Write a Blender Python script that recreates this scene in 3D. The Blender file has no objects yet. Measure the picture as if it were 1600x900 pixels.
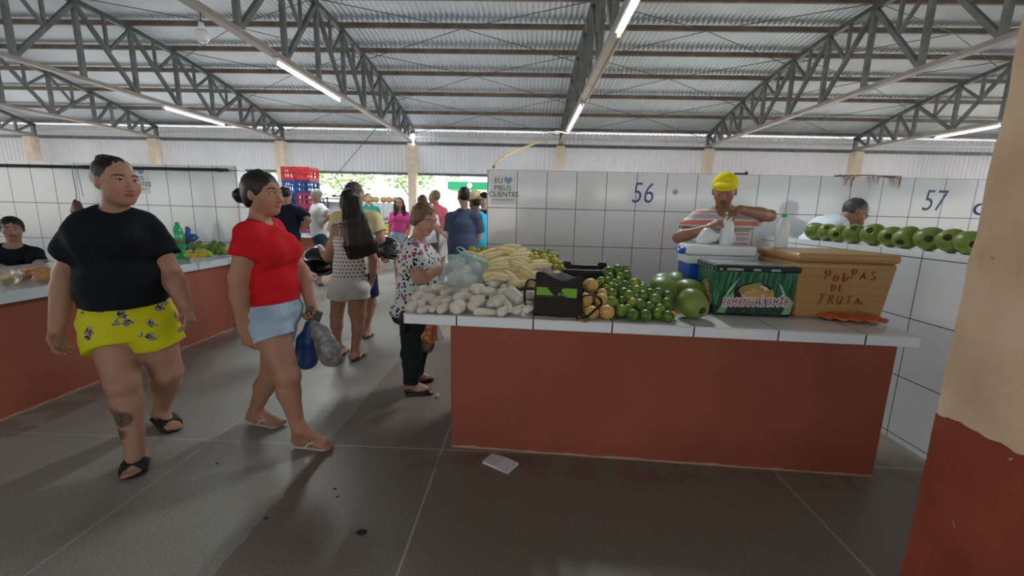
import bpy, math, random
import numpy as np
from mathutils import Vector, Matrix
random.seed(7)
rng = np.random.default_rng(7)
scn = bpy.context.scene
COL = scn.collection
PI = math.pi

# ------------------------------------------------------------------ camera
FOC = 650.24                      # focal length in pixels of the 1600 px wide frame
CAMZ = 1.42
CAMR = np.array([[0.99914007, 0.03456361, 0.02290168],
                 [-0.02873704, 0.17910699, 0.98340982],
                 [-0.02988834, 0.98322227, -0.17994623]])   # rows: right, up, forward
cam_d = bpy.data.cameras.new('camera')
cam = bpy.data.objects.new('camera', cam_d); COL.objects.link(cam)
cam_d.sensor_width = 36; cam_d.lens = FOC / 1600 * 36
cam_d.clip_start = 0.05; cam_d.clip_end = 300
mw = Matrix.Identity(4)
for i in range(3):
    mw[i][0] = CAMR[0][i]; mw[i][1] = CAMR[1][i]; mw[i][2] = -CAMR[2][i]
mw[2][3] = CAMZ
cam.matrix_world = mw
scn.camera = cam

# ------------------------------------------------------------------ view, daylight
vs = scn.view_settings
vs.view_transform = 'Standard'; vs.look = 'None'; vs.gamma = 1; vs.use_curve_mapping = False
vs.exposure = 0.55
WORLD_STRENGTH = 2.9
w = bpy.data.worlds.new('sky'); scn.world = w; w.use_nodes = True
nt = w.node_tree; nt.nodes.clear()
wo = nt.nodes.new('ShaderNodeOutputWorld'); bg = nt.nodes.new('ShaderNodeBackground')
tc = nt.nodes.new('ShaderNodeTexCoord'); sx = nt.nodes.new('ShaderNodeSeparateXYZ')
rp = nt.nodes.new('ShaderNodeValToRGB')
rp.color_ramp.elements[0].position = 0.0; rp.color_ramp.elements[0].color = (1.0, .99, .96, 1)
rp.color_ramp.elements[1].position = 0.7; rp.color_ramp.elements[1].color = (.80, .90, 1.0, 1)
nt.links.new(tc.outputs['Generated'], sx.inputs[0]); nt.links.new(sx.outputs['Z'], rp.inputs[0])
nt.links.new(rp.outputs[0], bg.inputs[0]); nt.links.new(bg.outputs[0], wo.inputs[0])
bg.inputs[1].default_value = WORLD_STRENGTH

def sun_lamp(energy, rot):
    d = bpy.data.lights.new('sun', 'SUN'); d.energy = energy; d.angle = math.radians(1.0)
    d.color = (1.0, .96, .9)
    o = bpy.data.objects.new('sun', d); COL.objects.link(o)
    o.rotation_euler = rot
    return o
sun_lamp(4.5, (math.radians(-18), math.radians(12), 0))      # high midday sun, falls on the roof and the yard

# ------------------------------------------------------------------ photograph pixel -> point in the hall
def ray(px, py):
    return CAMR.T @ np.array([(px - 800) / FOC, -(py - 450) / FOC, 1.0])
def at_y(px, py, Y):
    d = ray(px, py); return Vector(d * (Y / d[1])) + Vector((0, 0, CAMZ))
def at_z(px, py, z):
    d = ray(px, py); return Vector(d * ((z - CAMZ) / d[2])) + Vector((0, 0, CAMZ))
def at_x(px, py, X):
    d = ray(px, py); return Vector(d * (X / d[0])) + Vector((0, 0, CAMZ))
def at_pile(px, py, Y0, z0, slope):
    d = ray(px, py)                 # point where the ray meets the sloping surface z = z0 + slope*(Y-Y0)
    t = (z0 - slope * Y0 - CAMZ) / (d[2] - slope * d[1])
    return Vector(d * t) + Vector((0, 0, CAMZ))

# ------------------------------------------------------------------ tags
def tag(o, label=None, cat=None, group=None, kind=None):
    if label: o['label'] = label
    if cat: o['category'] = cat
    if group: o['group'] = group
    if kind: o['kind'] = kind
    return o
def empty(name, loc=(0, 0, 0), rz=0, rot=None):
    o = bpy.data.objects.new(name, None); COL.objects.link(o)
    o.location = loc; o.rotation_euler = rot if rot else (0, 0, rz); o.empty_display_size = .05
    return o
def copy_tree(o, parent=None):
    c = o.copy(); COL.objects.link(c); c.parent = parent
    for ch in [x for x in COL.objects if x.parent is o]:
        copy_tree(ch, c)
    return c

ORD = ['first', 'second', 'third', 'fourth', 'fifth', 'sixth', 'seventh', 'eighth', 'ninth', 'tenth', 'eleventh', 'twelfth', 'thirteenth', 'fourteenth']
def rank(pix, rows):
    """names the place of each thing of a heap: its row counted upwards and its place from the left"""
    ys = [p[1] for p in pix]; y0, y1 = max(ys) + 1e-3, min(ys) - 1e-3
    band = [min(rows - 1, int((y0 - y) / (y0 - y1) * rows)) for y in ys]; out = [''] * len(pix)
    for b in range(rows):
        ids = sorted([i for i in range(len(pix)) if band[i] == b], key=lambda i: pix[i][0])
        rn = 'bottom row' if b == 0 else ('top row' if b == rows - 1 else '%s row up' % ORD[b])
        for k, i in enumerate(ids): out[i] = '%s from the left in the %s' % (ORD[k], rn)
    return out

# ------------------------------------------------------------------ materials
def mat(name, col, rough=.6, spec=.5, metal=0, noise=0, nscale=8, bump=0, bscale=60, alpha=None,
        trans=0, emit=None, coat=0, sss=0, bdist=.01):
    m = bpy.data.materials.new(name); m.use_nodes = True
    t = m.node_tree; b = t.nodes['Principled BSDF']
    b.inputs['Base Color'].default_value = (*col, 1); b.inputs['Roughness'].default_value = rough
    b.inputs['Specular IOR Level'].default_value = spec; b.inputs['Metallic'].default_value = metal
    b.inputs['Transmission Weight'].default_value = trans
    b.inputs['Coat Weight'].default_value = coat
    if alpha is not None: b.inputs['Alpha'].default_value = alpha
    if emit:
        b.inputs['Emission Color'].default_value = (*emit[0], 1); b.inputs['Emission Strength'].default_value = emit[1]
    if noise or bump:
        tcn = t.nodes.new('ShaderNodeTexCoord')
    if noise:
        n = t.nodes.new('ShaderNodeTexNoise'); n.inputs['Scale'].default_value = nscale; n.inputs['Detail'].default_value = 6
        t.links.new(tcn.outputs['Object'], n.inputs['Vector'])
        r = t.nodes.new('ShaderNodeValToRGB')
        lo = tuple(max(0, c * (1 - noise)) for c in col); hi = tuple(min(1, c * (1 + noise)) for c in col)
        r.color_ramp.elements[0].position = .3; r.color_ramp.elements[0].color = (*lo, 1)
        r.color_ramp.elements[1].position = .7; r.color_ramp.elements[1].color = (*hi, 1)
        t.links.new(n.outputs['Fac'], r.inputs[0]); t.links.new(r.outputs[0], b.inputs['Base Color'])
    if bump:
        n2 = t.nodes.new('ShaderNodeTexNoise'); n2.inputs['Scale'].default_value = bscale; n2.inputs['Detail'].default_value = 5
        t.links.new(tcn.outputs['Object'], n2.inputs['Vector'])
        bp = t.nodes.new('ShaderNodeBump'); bp.inputs['Strength'].default_value = bump; bp.inputs['Distance'].default_value = bdist
        t.links.new(n2.outputs['Fac'], bp.inputs['Height']); t.links.new(bp.outputs[0], b.inputs['Normal'])
    return m
class NT:
    """small node-graph writer for the patterned materials"""
    def __init__(s, name, rough=.6, spec=.5, coord='Object'):
        s.m = bpy.data.materials.new(name); s.m.use_nodes = True
        s.t = s.m.node_tree; s.b = s.t.nodes['Principled BSDF']
        s.b.inputs['Roughness'].default_value = rough; s.b.inputs['Specular IOR Level'].default_value = spec
        s.co = s.t.nodes.new('ShaderNodeTexCoord').outputs[coord]
    def link(s, a, b): s.t.links.new(a, b)
    def math(s, op, a, b=None, c=None):
        n = s.t.nodes.new('ShaderNodeMath'); n.operation = op
        for i, v in enumerate((a, b, c)):
            if v is None: continue
            if isinstance(v, (int, float)): n.inputs[i].default_value = v
            else: s.link(v, n.inputs[i])
        return n.outputs[0]
    def xyz(s, v=None):
        n = s.t.nodes.new('ShaderNodeSeparateXYZ'); s.link(v or s.co, n.inputs[0]); return n.outputs
    def comb(s, x, y, z):
        n = s.t.nodes.new('ShaderNodeCombineXYZ')
        for i, v in enumerate((x, y, z)):
            if isinstance(v, (int, float)): n.inputs[i].default_value = v
            else: s.link(v, n.inputs[i])
        return n.outputs[0]
    def noise(s, scale, detail=4, vec=None, rough=.5):
        n = s.t.nodes.new('ShaderNodeTexNoise'); n.inputs['Scale'].default_value = scale; n.inputs['Detail'].default_value = detail
        n.inputs['Roughness'].default_value = rough
        s.link(vec or s.co, n.inputs['Vector']); return n.outputs['Fac']
    def voro(s, scale, feature='F1', vec=None, out='Distance', rnd=1.0):
        n = s.t.nodes.new('ShaderNodeTexVoronoi'); n.feature = feature; n.inputs['Scale'].default_value = scale
        n.inputs['Randomness'].default_value = rnd
        s.link(vec or s.co, n.inputs['Vector']); return n.outputs[out]
    def ramp(s, f, *stops, const=False):
        n = s.t.nodes.new('ShaderNodeValToRGB'); cr = n.color_ramp
        if const: cr.interpolation = 'CONSTANT'
        while len(cr.elements) < len(stops): cr.elements.new(.5)
        for e, (p, c) in zip(cr.elements, stops):
            e.position = p; e.color = (*c, 1)
        s.link(f, n.inputs[0]); return n.outputs[0]
    def mix(s, f, a, b, mode='MIX'):
        n = s.t.nodes.new('ShaderNodeMix'); n.data_type = 'RGBA'; n.blend_type = mode
        for i, v in ((0, f), (6, a), (7, b)):
            if isinstance(v, (int, float)): n.inputs[i].default_value = v
            elif isinstance(v, tuple): n.inputs[i].default_value = (*v, 1)
            else: s.link(v, n.inputs[i])
        return n.outputs[2]
    def bump(s, h, strength=.3, dist=.01):
        n = s.t.nodes.new('ShaderNodeBump'); n.inputs['Strength'].default_value = strength; n.inputs['Distance'].default_value = dist
        s.link(h, n.inputs['Height']); s.link(n.outputs[0], s.b.inputs['Normal'])
    def color(s, c): s.link(c, s.b.inputs['Base Color']); return s.m

def tile_mat(name, tw, th, ax, ox=0., oz=0., col=(.78, .80, .82), grout=(.055, .06, .065), g=.006, rough=.10):
    """glazed ceramic tiles: grid on a horizontal axis and the vertical one"""
    q = NT(name, rough, .5)
    v = q.xyz()
    def line(c, off, size):
        f = q.math('FRACT', q.math('DIVIDE', q.math('SUBTRACT', c, off), size))
        return q.math('LESS_THAN', q.math('ABSOLUTE', q.math('SUBTRACT', f, .5)), .5 - g / size / 2)
    inside = q.math('MULTIPLY', line(v[ax[0]], ox, tw), line(v[ax[1]], oz, th))
    n = q.noise(1.7, 3)
    tint = q.mix(n, tuple(c * .94 for c in col), tuple(min(1, c * 1.04) for c in col))
    c = q.mix(inside, grout, tint)
    q.link(q.math('SUBTRACT', .75, q.math('MULTIPLY', inside, .75 - rough)), q.b.inputs['Roughness'])
    q.bump(inside, .5, .002)
    return q.color(c)

# ------------------------------------------------------------------ mesh builders
class MB:
    def __init__(s): s.v = []; s.f = []; s.mi = []
    def add(s, vs, fs, mi=0):
        o = len(s.v); s.v += [tuple(p) for p in vs]; s.f += [tuple(i + o for i in f) for f in fs]; s.mi += [mi] * len(fs)
        return s
    def box(s, lo, hi, mi=0, M=None, taper=None):
        (x0, y0, z0), (x1, y1, z1) = lo, hi
        vs = [Vector(p) for p in ((x0, y0, z0), (x1, y0, z0), (x1, y1, z0), (x0, y1, z0), (x0, y0, z1), (x1, y0, z1), (x1, y1, z1), (x0, y1, z1))]
        if taper:
            cx, cy = (x0 + x1) / 2, (y0 + y1) / 2
            for i in range(4): vs[i].x = cx + (vs[i].x - cx) * taper; vs[i].y = cy + (vs[i].y - cy) * taper
        if M: vs = [M @ p for p in vs]
        return s.add(vs, [(3, 2, 1, 0), (4, 5, 6, 7), (0, 1, 5, 4), (1, 2, 6, 5), (2, 3, 7, 6), (3, 0, 4, 7)], mi)
    def bar(s, a, b, w, h, up=(0, 0, 1), mi=0):
        a, b = Vector(a), Vector(b); d = (b - a).normalized(); u = Vector(up)
        r = d.cross(u)
        if r.length < 1e-4: r = d.cross(Vector((0, 1, 0)))
        r.normalize(); u = r.cross(d)
        vs = [p + r * sx_ * w / 2 + u * sz_ * h / 2 for p in (a, b) for sx_, sz_ in ((-1, -1), (1, -1), (1, 1), (-1, 1))]
        return s.add(vs, [(0, 1, 2, 3), (7, 6, 5, 4), (0, 4, 5, 1), (1, 5, 6, 2), (2, 6, 7, 3), (3, 7, 4, 0)], mi)
    def tube(s, pts, r, n=8, mi=0, cap=True, closed=False, flat=None):
        pts = [Vector(p) for p in pts]; N = len(pts)
        rs = r if isinstance(r, (list, tuple)) else [r] * N
        vs = []; prev = None
        for i, p in enumerate(pts):
            if closed: d = pts[(i + 1) % N] - pts[i - 1]
            else: d = pts[min(i + 1, N - 1)] - pts[max(i - 1, 0)]
            d.normalize()
            if prev is None:
                u = d.cross(Vector((0, 0, 1)))
                if u.length < 1e-3: u = d.cross(Vector((0, 1, 0)))
            else: u = prev - d * prev.dot(d)
            u.normalize(); prev = u; vv = d.cross(u)
            for k in range(n):
                a = 2 * PI * k / n
                vs.append(p + (u * math.cos(a) + vv * math.sin(a) * (flat or 1)) * rs[i])
        fs = []
        for i in range(N if closed else N - 1):
            j = (i + 1) % N
            for k in range(n):
                fs.append((i * n + k, i * n + (k + 1) % n, j * n + (k + 1) % n, j * n + k))
        if cap and not closed:
            fs.append(tuple(range(n - 1, -1, -1))); fs.append(tuple((N - 1) * n + k for k in range(n)))
        return s.add(vs, fs, mi)
    def lathe(s, prof, n=20, M=None, mi=0):
        """prof: list of (radius, z); poles closed with fans where radius is 0"""
        vs = []; fs = []; rings = []
        for r, z in prof:
            if r < 1e-6: rings.append([len(vs)]); vs.append(Vector((0, 0, z)))
            else:
                rings.append(list(range(len(vs), len(vs) + n)))
                vs += [Vector((r * math.cos(2 * PI * k / n), r * math.sin(2 * PI * k / n), z)) for k in range(n)]
        for a, b in zip(rings, rings[1:]):
            for k in range(n):
                if len(a) == 1: fs.append((a[0], b[(k + 1) % n], b[k]))
                elif len(b) == 1: fs.append((a[k], a[(k + 1) % n], b[0]))
                else: fs.append((a[k], a[(k + 1) % n], b[(k + 1) % n], b[k]))
        if len(rings[0]) > 1: fs.append(tuple(reversed(rings[0])))
        if len(rings[-1]) > 1: fs.append(tuple(rings[-1]))
        if M: vs = [M @ p for p in vs]
        return s.add(vs, fs, mi)
    def ball(s, c, r, n=12, m=8, mi=0, M=None):
        r = r if isinstance(r, (tuple, list)) else (r, r, r)
        prof = [(math.sin(PI * i / m), -math.cos(PI * i / m)) for i in range(m + 1)]
        prof[0] = (0, -1); prof[-1] = (0, 1)
        T = Matrix.Translation(c) @ (M or Matrix.Identity(4)) @ Matrix.Diagonal((*r, 1))
        return s.lathe(prof, n, T, mi)
    def prism(s, poly, h, M=None, mi=0):
        """poly: (x,z) outline extruded along +y by h"""
        n = len(poly)
        vs = [Vector((x, 0, z)) for x, z in poly] + [Vector((x, h, z)) for x, z in poly]
        if M: vs = [M @ p for p in vs]
        fs = [tuple(range(n)), tuple(range(2 * n - 1, n - 1, -1))] + [(i, i + n, (i + 1) % n + n, (i + 1) % n) for i in range(n)]
        return s.add(vs, fs, mi)
    def obj(s, name, mats, parent=None, smooth=False, bevel=0, seg=2, loc=None):
        me = bpy.data.meshes.new(name); me.from_pydata([tuple(v) for v in s.v], [], s.f)
        ms = mats if isinstance(mats, (list, tuple)) else [mats]
        for m in ms: me.materials.append(m)
        if len(ms) > 1: me.polygons.foreach_set('material_index', s.mi)
        if smooth: me.polygons.foreach_set('use_smooth', [True] * len(me.polygons))
        me.update()
        import bmesh
        bm = bmesh.new(); bm.from_mesh(me); bmesh.ops.recalc_face_normals(bm, faces=bm.faces); bm.to_mesh(me); bm.free()
        o = bpy.data.objects.new(name, me); COL.objects.link(o)
        if parent: o.parent = parent
        if loc: o.location = loc
        if bevel:
            b = o.modifiers.new('bevel', 'BEVEL'); b.width = bevel; b.segments = seg; b.limit_method = 'ANGLE'; b.angle_limit = math.radians(40)
        return o
def struct(o, **k):
    o['kind'] = 'structure'
    for a, b in k.items(): o[a] = b
    return o
def recenter(o):
    """move a top-level mesh's origin to its bottom centre"""
    me = o.data; co = np.empty(len(me.vertices) * 3); me.vertices.foreach_get('co', co); co = co.reshape(-1, 3)
    c = (co.min(0) + co.max(0)) / 2; c[2] = co[:, 2].min()
    me.vertices.foreach_set('co', (co - c).ravel()); me.update()
    o.location = Vector(c) + o.location
    return o
def text(name, body, size, m, parent=None, M=None, ext=.0008, shear=0, offset=0, sx_=1, align='CENTER', space=1):
    c = bpy.data.curves.new(name, 'FONT'); c.body = body; c.size = size; c.extrude = ext; c.shear = shear; c.offset = offset
    c.align_x = align; c.align_y = 'CENTER'; c.space_character = space
    c.resolution_u = 3
    c.materials.append(m)
    tmp = bpy.data.objects.new(name, c); COL.objects.link(tmp)
    me = bpy.data.meshes.new_from_object(tmp.evaluated_get(bpy.context.evaluated_depsgraph_get()))
    bpy.data.objects.remove(tmp); bpy.data.curves.remove(c)
    me.name = name
    if not me.materials: me.materials.append(m)
    o = bpy.data.objects.new(name, me); COL.objects.link(o)
    if parent: o.parent = parent
    o.matrix_local = (M or Matrix.Identity(4)) @ Matrix.Diagonal((sx_, 1, 1, 1))
    return o
FACE_CAM = Matrix.Rotation(PI / 2, 4, 'X')        # letters that stand upright and face -Y
def smooth_pts(pts, n=6):
    """Catmull-Rom through the points"""
    P = [Vector(p) for p in pts]; out = []
    for i in range(len(P) - 1):
        p0, p1, p2, p3 = P[max(i - 1, 0)], P[i], P[i + 1], P[min(i + 2, len(P) - 1)]
        for k in range(n):
            t = k / n
            out.append(.5 * ((2 * p1) + (p2 - p0) * t + (2 * p0 - 5 * p1 + 4 * p2 - p3) * t * t + (3 * p1 - p0 - 3 * p2 + p3) * t ** 3))
    out.append(P[-1]); return out

M = {}
M['steel'] = mat('grey_steel', (.19, .20, .205), .55, .4, .2, .25, 4)
M['steel_dark'] = mat('dark_steel', (.13, .14, .14), .55, .4, .2, .25, 5)
M['purlin'] = mat('rust_primer_steel', (.22, .17, .14), .6, .4, 0, .3, 3)
M['roof'] = mat('galvanised_roof_sheet', (.58, .63, .71), .42, .5, .2, .08, .7)
M['plaster'] = mat('peach_plaster', (.76, .63, .51), .85, .2, 0, .10, 5, .25, 40)
M['white_paint'] = mat('white_enamel', (.8, .8, .8), .4)
M['tube'] = mat('lit_tube', (1, 1, 1), .5, .5, emit=((.86, .97, 1.0), 14))
M['black'] = mat('black_plastic', (.012, .012, .013), .4)
M['blackcloth'] = mat('black_cloth', (.016, .015, .018), .85, .2, 0, .3, 20, .2, 120)
M['white_plastic'] = mat('white_plastic', (.80, .81, .83), .35)
M['milk'] = mat('milky_plastic', (.74, .78, .80), .35)
M['green_cap'] = mat('green_cap', (.03, .42, .09), .35)
M['paper'] = mat('white_paper', (.72, .73, .78), .7)
M['cardboard'] = mat('cardboard', (.48, .33, .20), .8, .2, 0, .1, 9)
M['navy'] = mat('navy_ink', (.045, .10, .24), .5)
M['ink'] = mat('dark_ink', (.05, .055, .075), .5)
M['heartblue'] = mat('heart_blue', (.30, .52, .78), .5)
M['redpaint'] = mat('red_marker', (.30, .02, .012), .5)
def film(name, col, body, gloss=.30, rough=.14):
    """thin plastic: mostly see-through, a share of pale film colour and crumpled highlights"""
    m = bpy.data.materials.new(name); m.use_nodes = True; t = m.node_tree; t.nodes.clear()
    N = t.nodes.new; L = t.links.new
    o = N('ShaderNodeOutputMaterial'); tr = N('ShaderNodeBsdfTransparent'); gl = N('ShaderNodeBsdfGlossy'); tl = N('ShaderNodeBsdfTranslucent'); df = N('ShaderNodeBsdfDiffuse')
    for x in (tl, df): x.inputs[0].default_value = (*col, 1)
    gl.inputs[0].default_value = (1, 1, 1, 1); gl.inputs[1].default_value = rough
    tc_ = N('ShaderNodeTexCoord'); n = N('ShaderNodeTexNoise'); n.inputs['Scale'].default_value = 26; n.inputs['Detail'].default_value = 3; n.inputs['Distortion'].default_value = 1.5
    bp = N('ShaderNodeBump'); bp.inputs['Strength'].default_value = .8; bp.inputs['Distance'].default_value = .02
    L(tc_.outputs['Object'], n.inputs['Vector']); L(n.outputs['Fac'], bp.inputs['Height']); L(bp.outputs[0], gl.inputs['Normal'])
    m1 = N('ShaderNodeMixShader'); m1.inputs[0].default_value = .5; L(df.outputs[0], m1.inputs[1]); L(tl.outputs[0], m1.inputs[2])
    m2 = N('ShaderNodeMixShader'); m2.inputs[0].default_value = body; L(tr.outputs[0], m2.inputs[1]); L(m1.outputs[0], m2.inputs[2])
    fr = N('ShaderNodeFresnel'); fr.inputs[0].default_value = 1.4; mu = N('ShaderNodeMath'); mu.operation = 'MULTIPLY'; mu.inputs[1].default_value = gloss * 2.2; mu.use_clamp = True
    L(fr.outputs[0], mu.inputs[0])
    m3 = N('ShaderNodeMixShader'); L(mu.outputs[0], m3.inputs[0]); L(m2.outputs[0], m3.inputs[1]); L(gl.outputs[0], m3.inputs[2]); L(m3.outputs[0], o.inputs[0]); return m
M['clear_film'] = film('clear_plastic_film', (.97, .97, .97), .03, .20)
M['blue_film'] = film('pale_blue_plastic_film', (.50, .74, .82), .34, .16)
# ================================================================== the setting
# floor: polished granilite slabs with pale joint strips
q = NT('granilite_floor', .38, .4)
v = q.xyz()
grain = q.noise(150, 3); blot = q.noise(1.1, 5, rough=.6); dirt = q.noise(.55, 4)
base = q.ramp(grain, (.33, (.23, .225, .195)), (.67, (.45, .445, .395)))
# floor shadow painted into the colour: darker and browner in front of the stall
floor_shadow = q.math('GREATER_THAN', q.math('ADD', v[0], q.math('MULTIPLY', q.math('SUBTRACT', q.noise(9, 5), .5), .05)), -1.18)
base = q.mix(floor_shadow, base, q.mix(1.0, base, (.66, .575, .50), 'MULTIPLY'))
base = q.mix(q.ramp(blot, (.35, (0, 0, 0)), (.75, (1, 1, 1))), base, q.mix(.5, base, (.22, .17, .12)))
def stripe(c, pos, wd): return q.math('LESS_THAN', q.math('ABSOLUTE', q.math('SUBTRACT', c, pos)), wd)
jl = None
for xx in (-1.89, -.47, 1.45, 3.2, -5.2, -7):
    k = stripe(v[0], xx, .005); jl = k if jl is None else q.math('MAXIMUM', jl, k)
for yy in (-2.6, -.1, 2.28, 4.62, 7.0, 9.4, 11.8):
    jl = q.math('MAXIMUM', jl, stripe(v[1], yy, .005))
base = q.mix(q.math('MULTIPLY', jl, .75), base, (.50, .48, .42))
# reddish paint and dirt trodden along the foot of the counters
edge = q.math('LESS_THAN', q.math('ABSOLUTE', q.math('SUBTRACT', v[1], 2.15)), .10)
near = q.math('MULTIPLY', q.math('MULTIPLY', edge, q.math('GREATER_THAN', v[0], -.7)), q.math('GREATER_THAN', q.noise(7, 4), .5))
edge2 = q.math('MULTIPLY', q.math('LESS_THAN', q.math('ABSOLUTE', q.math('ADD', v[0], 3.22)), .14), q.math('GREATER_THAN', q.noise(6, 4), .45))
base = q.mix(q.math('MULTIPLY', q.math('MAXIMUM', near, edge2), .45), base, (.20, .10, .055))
q.link(q.ramp(blot, (.3, (.30,) * 3), (.8, (.50,) * 3)), q.b.inputs['Roughness'])
q.bump(grain, .08, .002)
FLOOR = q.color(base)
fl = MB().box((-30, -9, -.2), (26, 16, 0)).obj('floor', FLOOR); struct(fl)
q = NT('pale_yard_paving', .9, .2)
YARD = q.color(q.ramp(q.noise(.6, 5), (.3, (.50, .46, .40)), (.7, (.66, .62, .55))))
struct(MB().box((-70, -60, -.4), (70, 70, -.21)).obj('ground', YARD))

# the roof: corrugated sheets bent over arched trusses, far eave at Y=15, the next bay behind the photographer
EAVE_Y, RIDGE_Y, NEAR_Y = 15.05, 8.38, .78
def roof_z(y):
    if y < NEAR_Y: y = 2 * NEAR_Y - y
    return 5.20 - 1.04 * ((y - RIDGE_Y) / 6.65) ** 2
def corrugated(x0, x1, per, amp, rows):
    n = int((x1 - x0) / per * 6); mb = MB()
    xs = np.linspace(x0, x1, n); hs = amp * np.sin(2 * PI * xs / per)
    vs = []; fs = []
    for f in rows:
        vs += [f(x, h) for x, h in zip(xs, hs)]
    for r in range(len(rows) - 1):
        fs += [(r * n + i, r * n + i + 1, (r + 1) * n + i + 1, (r + 1) * n + i) for i in range(n - 1)]
    return mb.add(vs, fs)
rows = [(lambda x, h, y=y: (x, y, roof_z(y) + h + .145)) for y in np.linspace(15.5, -13.6, 60)]
struct(corrugated(-26, 23, .11, .022, rows).obj('ceiling', M['roof'], smooth=True))

# corrugated cladding of the far side, with the light of the yard glowing through it a little
q = NT('pale_corrugated_cladding', .45, .4)
tr = q.t.nodes.new('ShaderNodeBsdfTranslucent'); tr.inputs[0].default_value = (.80, .78, .78, 1)
mx = q.t.nodes.new('ShaderNodeMixShader'); mx.inputs[0].default_value = .06
q.color(q.ramp(q.noise(.5, 4), (.3, (.56, .56, .60)), (.7, (.70, .70, .74))))
outn = [n for n in q.t.nodes if n.type == 'OUTPUT_MATERIAL'][0]
q.link(q.b.outputs[0], mx.inputs[1]); q.link(tr.outputs[0], mx.inputs[2]); q.link(mx.outputs[0], outn.inputs[0])
CLAD = q.m
rows = [(lambda x, h, z=z: (x, 15.34 + h, z)) for z in (2.66, 4.15)]
struct(corrugated(-26, 23, .15, .045, rows).obj('wall_far', CLAD, smooth=True))
COLX = [-17.7, -13.2, -8.65, -4.02, 1.10, 6.10, 11.0]
for x in (-17.7, -13.2, -8.65, -4.02, 6.10, 11.0): struct(MB().box((x - .14, .62, 0), (x + .14, .92, 3.68)).obj('column', M['plaster'], bevel=.01))
for i, x in enumerate(COLX):
    c = MB().box((x - .14, 14.78, 0), (x + .14, 15.06, 3.66)).obj('column', M['plaster'], bevel=.01)
    struct(c)
# steel rail and pale conduit along the cladding
g = MB().box((-22, 15.16, 3.66), (18, 15.24, 3.76)).obj('wall_rail', M['steel_dark']); struct(g)
g = MB().box((-22, 15.16, 2.62), (18, 15.24, 2.71)).obj('wall_rail', M['steel_dark']); struct(g)
g = MB().tube([(-22, 15.2, 3.93), (18, 15.2, 3.93)], .035).obj('trim_conduit', M['white_paint']); struct(g)

# tiled partition walls
WT = tile_mat('white_wall_tiles', .307, .385, (0, 2), -.105, 1.845 - .385 * 4)
w56 = MB().box((-.42, 4.44, 0), (7.0, 4.58, 1.845)).obj('wall_right', WT); struct(w56)
WTL = tile_mat('white_wall_tiles_left_stall', .2625, .40, (0, 2), -3.24, 1.80 - .40 * 4)
wl = MB().box((-9.5, 4.66, 0), (-3.22, 4.80, 1.85)).obj('wall_left', WTL); struct(wl)
WTX = tile_mat('white_wall_tiles_cross', .307, .385, (1, 2), .2, .04)
struct(MB().box((2.455, 1.15, 0), (2.57, 4.44, 1.24)).obj('wall_divider', WTX), label='low white tiled divider wall with green coconuts along its top')
struct(MB().box((-12, 11.4, 0), (-3.35, 11.55, 1.58)).obj('wall_back', tile_mat('white_wall_tiles_far_stall', .30, .40, (0, 2), 0, .0)))

# unseen hall behind: cladding and stall walls added for reflections and less front light
rows = [(lambda x, h, z=z: (x, -13.8 + h, z)) for z in (2.66, 4.06)]
struct(corrugated(-26, 23, .12, .026, rows).obj('wall_rear_added', CLAD, smooth=True))
struct(MB().box((-9.5, -4.6, 0), (-3.3, -4.46, 1.85)).obj('wall_stall_added', WTL)); struct(MB().box((-.3, -4.6, 0), (7.0, -4.46, 1.85)).obj('wall_stall_added', WT))
for x in COLX: struct(MB().box((x - .14, -13.7, 0), (x + .14, -13.4, 3.66)).obj('column', M['plaster'], bevel=.01))

# near plastered pillar with a red painted foot
PLR = NT('worn_plaster_red_dado', .85, .2)
v = PLR.xyz(); n1 = PLR.noise(6, 6); n2 = PLR.noise(28, 5)
peach = PLR.ramp(n1, (.25, (.50, .34, .22)), (.5, (.62, .45, .30)), (.75, (.68, .53, .37)))
peach = PLR.mix(PLR.math('GREATER_THAN', PLR.noise(3.2, 5), .66), peach, (.70, .60, .47))
spots = PLR.math('GREATER_THAN', PLR.noise(11, 5), .69)
peach = PLR.mix(PLR.math('MULTIPLY', spots, .55), peach, (.33, .23, .15))
red = PLR.ramp(n1, (.3, (.21, .045, .022)), (.7, (.28, .065, .033)))
red = PLR.mix(PLR.math('GREATER_THAN', n2, .74), red, (.45, .28, .2))
hz = PLR.math('ADD', v[2], PLR.math('MULTIPLY', PLR.math('SUBTRACT', n2, .5), .02))
PLR.bump(n2, .35, .008)
pm = PLR.color(PLR.mix(PLR.math('GREATER_THAN', hz, .990), red, peach))
pmb = MB()
ny = 40
pil = MB().box((.951, .615, -.0), (1.262, .928, 3.70)).obj('pillar', pm, bevel=.012); struct(pil)
sd = pil.modifiers.new('rough', 'SUBSURF'); sd.subdivision_type = 'SIMPLE'; sd.levels = sd.render_levels = 6
tx = bpy.data.textures.new('plaster_lumps', 'CLOUDS'); tx.noise_scale = .05
dm = pil.modifiers.new('lumps', 'DISPLACE'); dm.texture = tx; dm.strength = .009; dm.mid_level = .5

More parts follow.
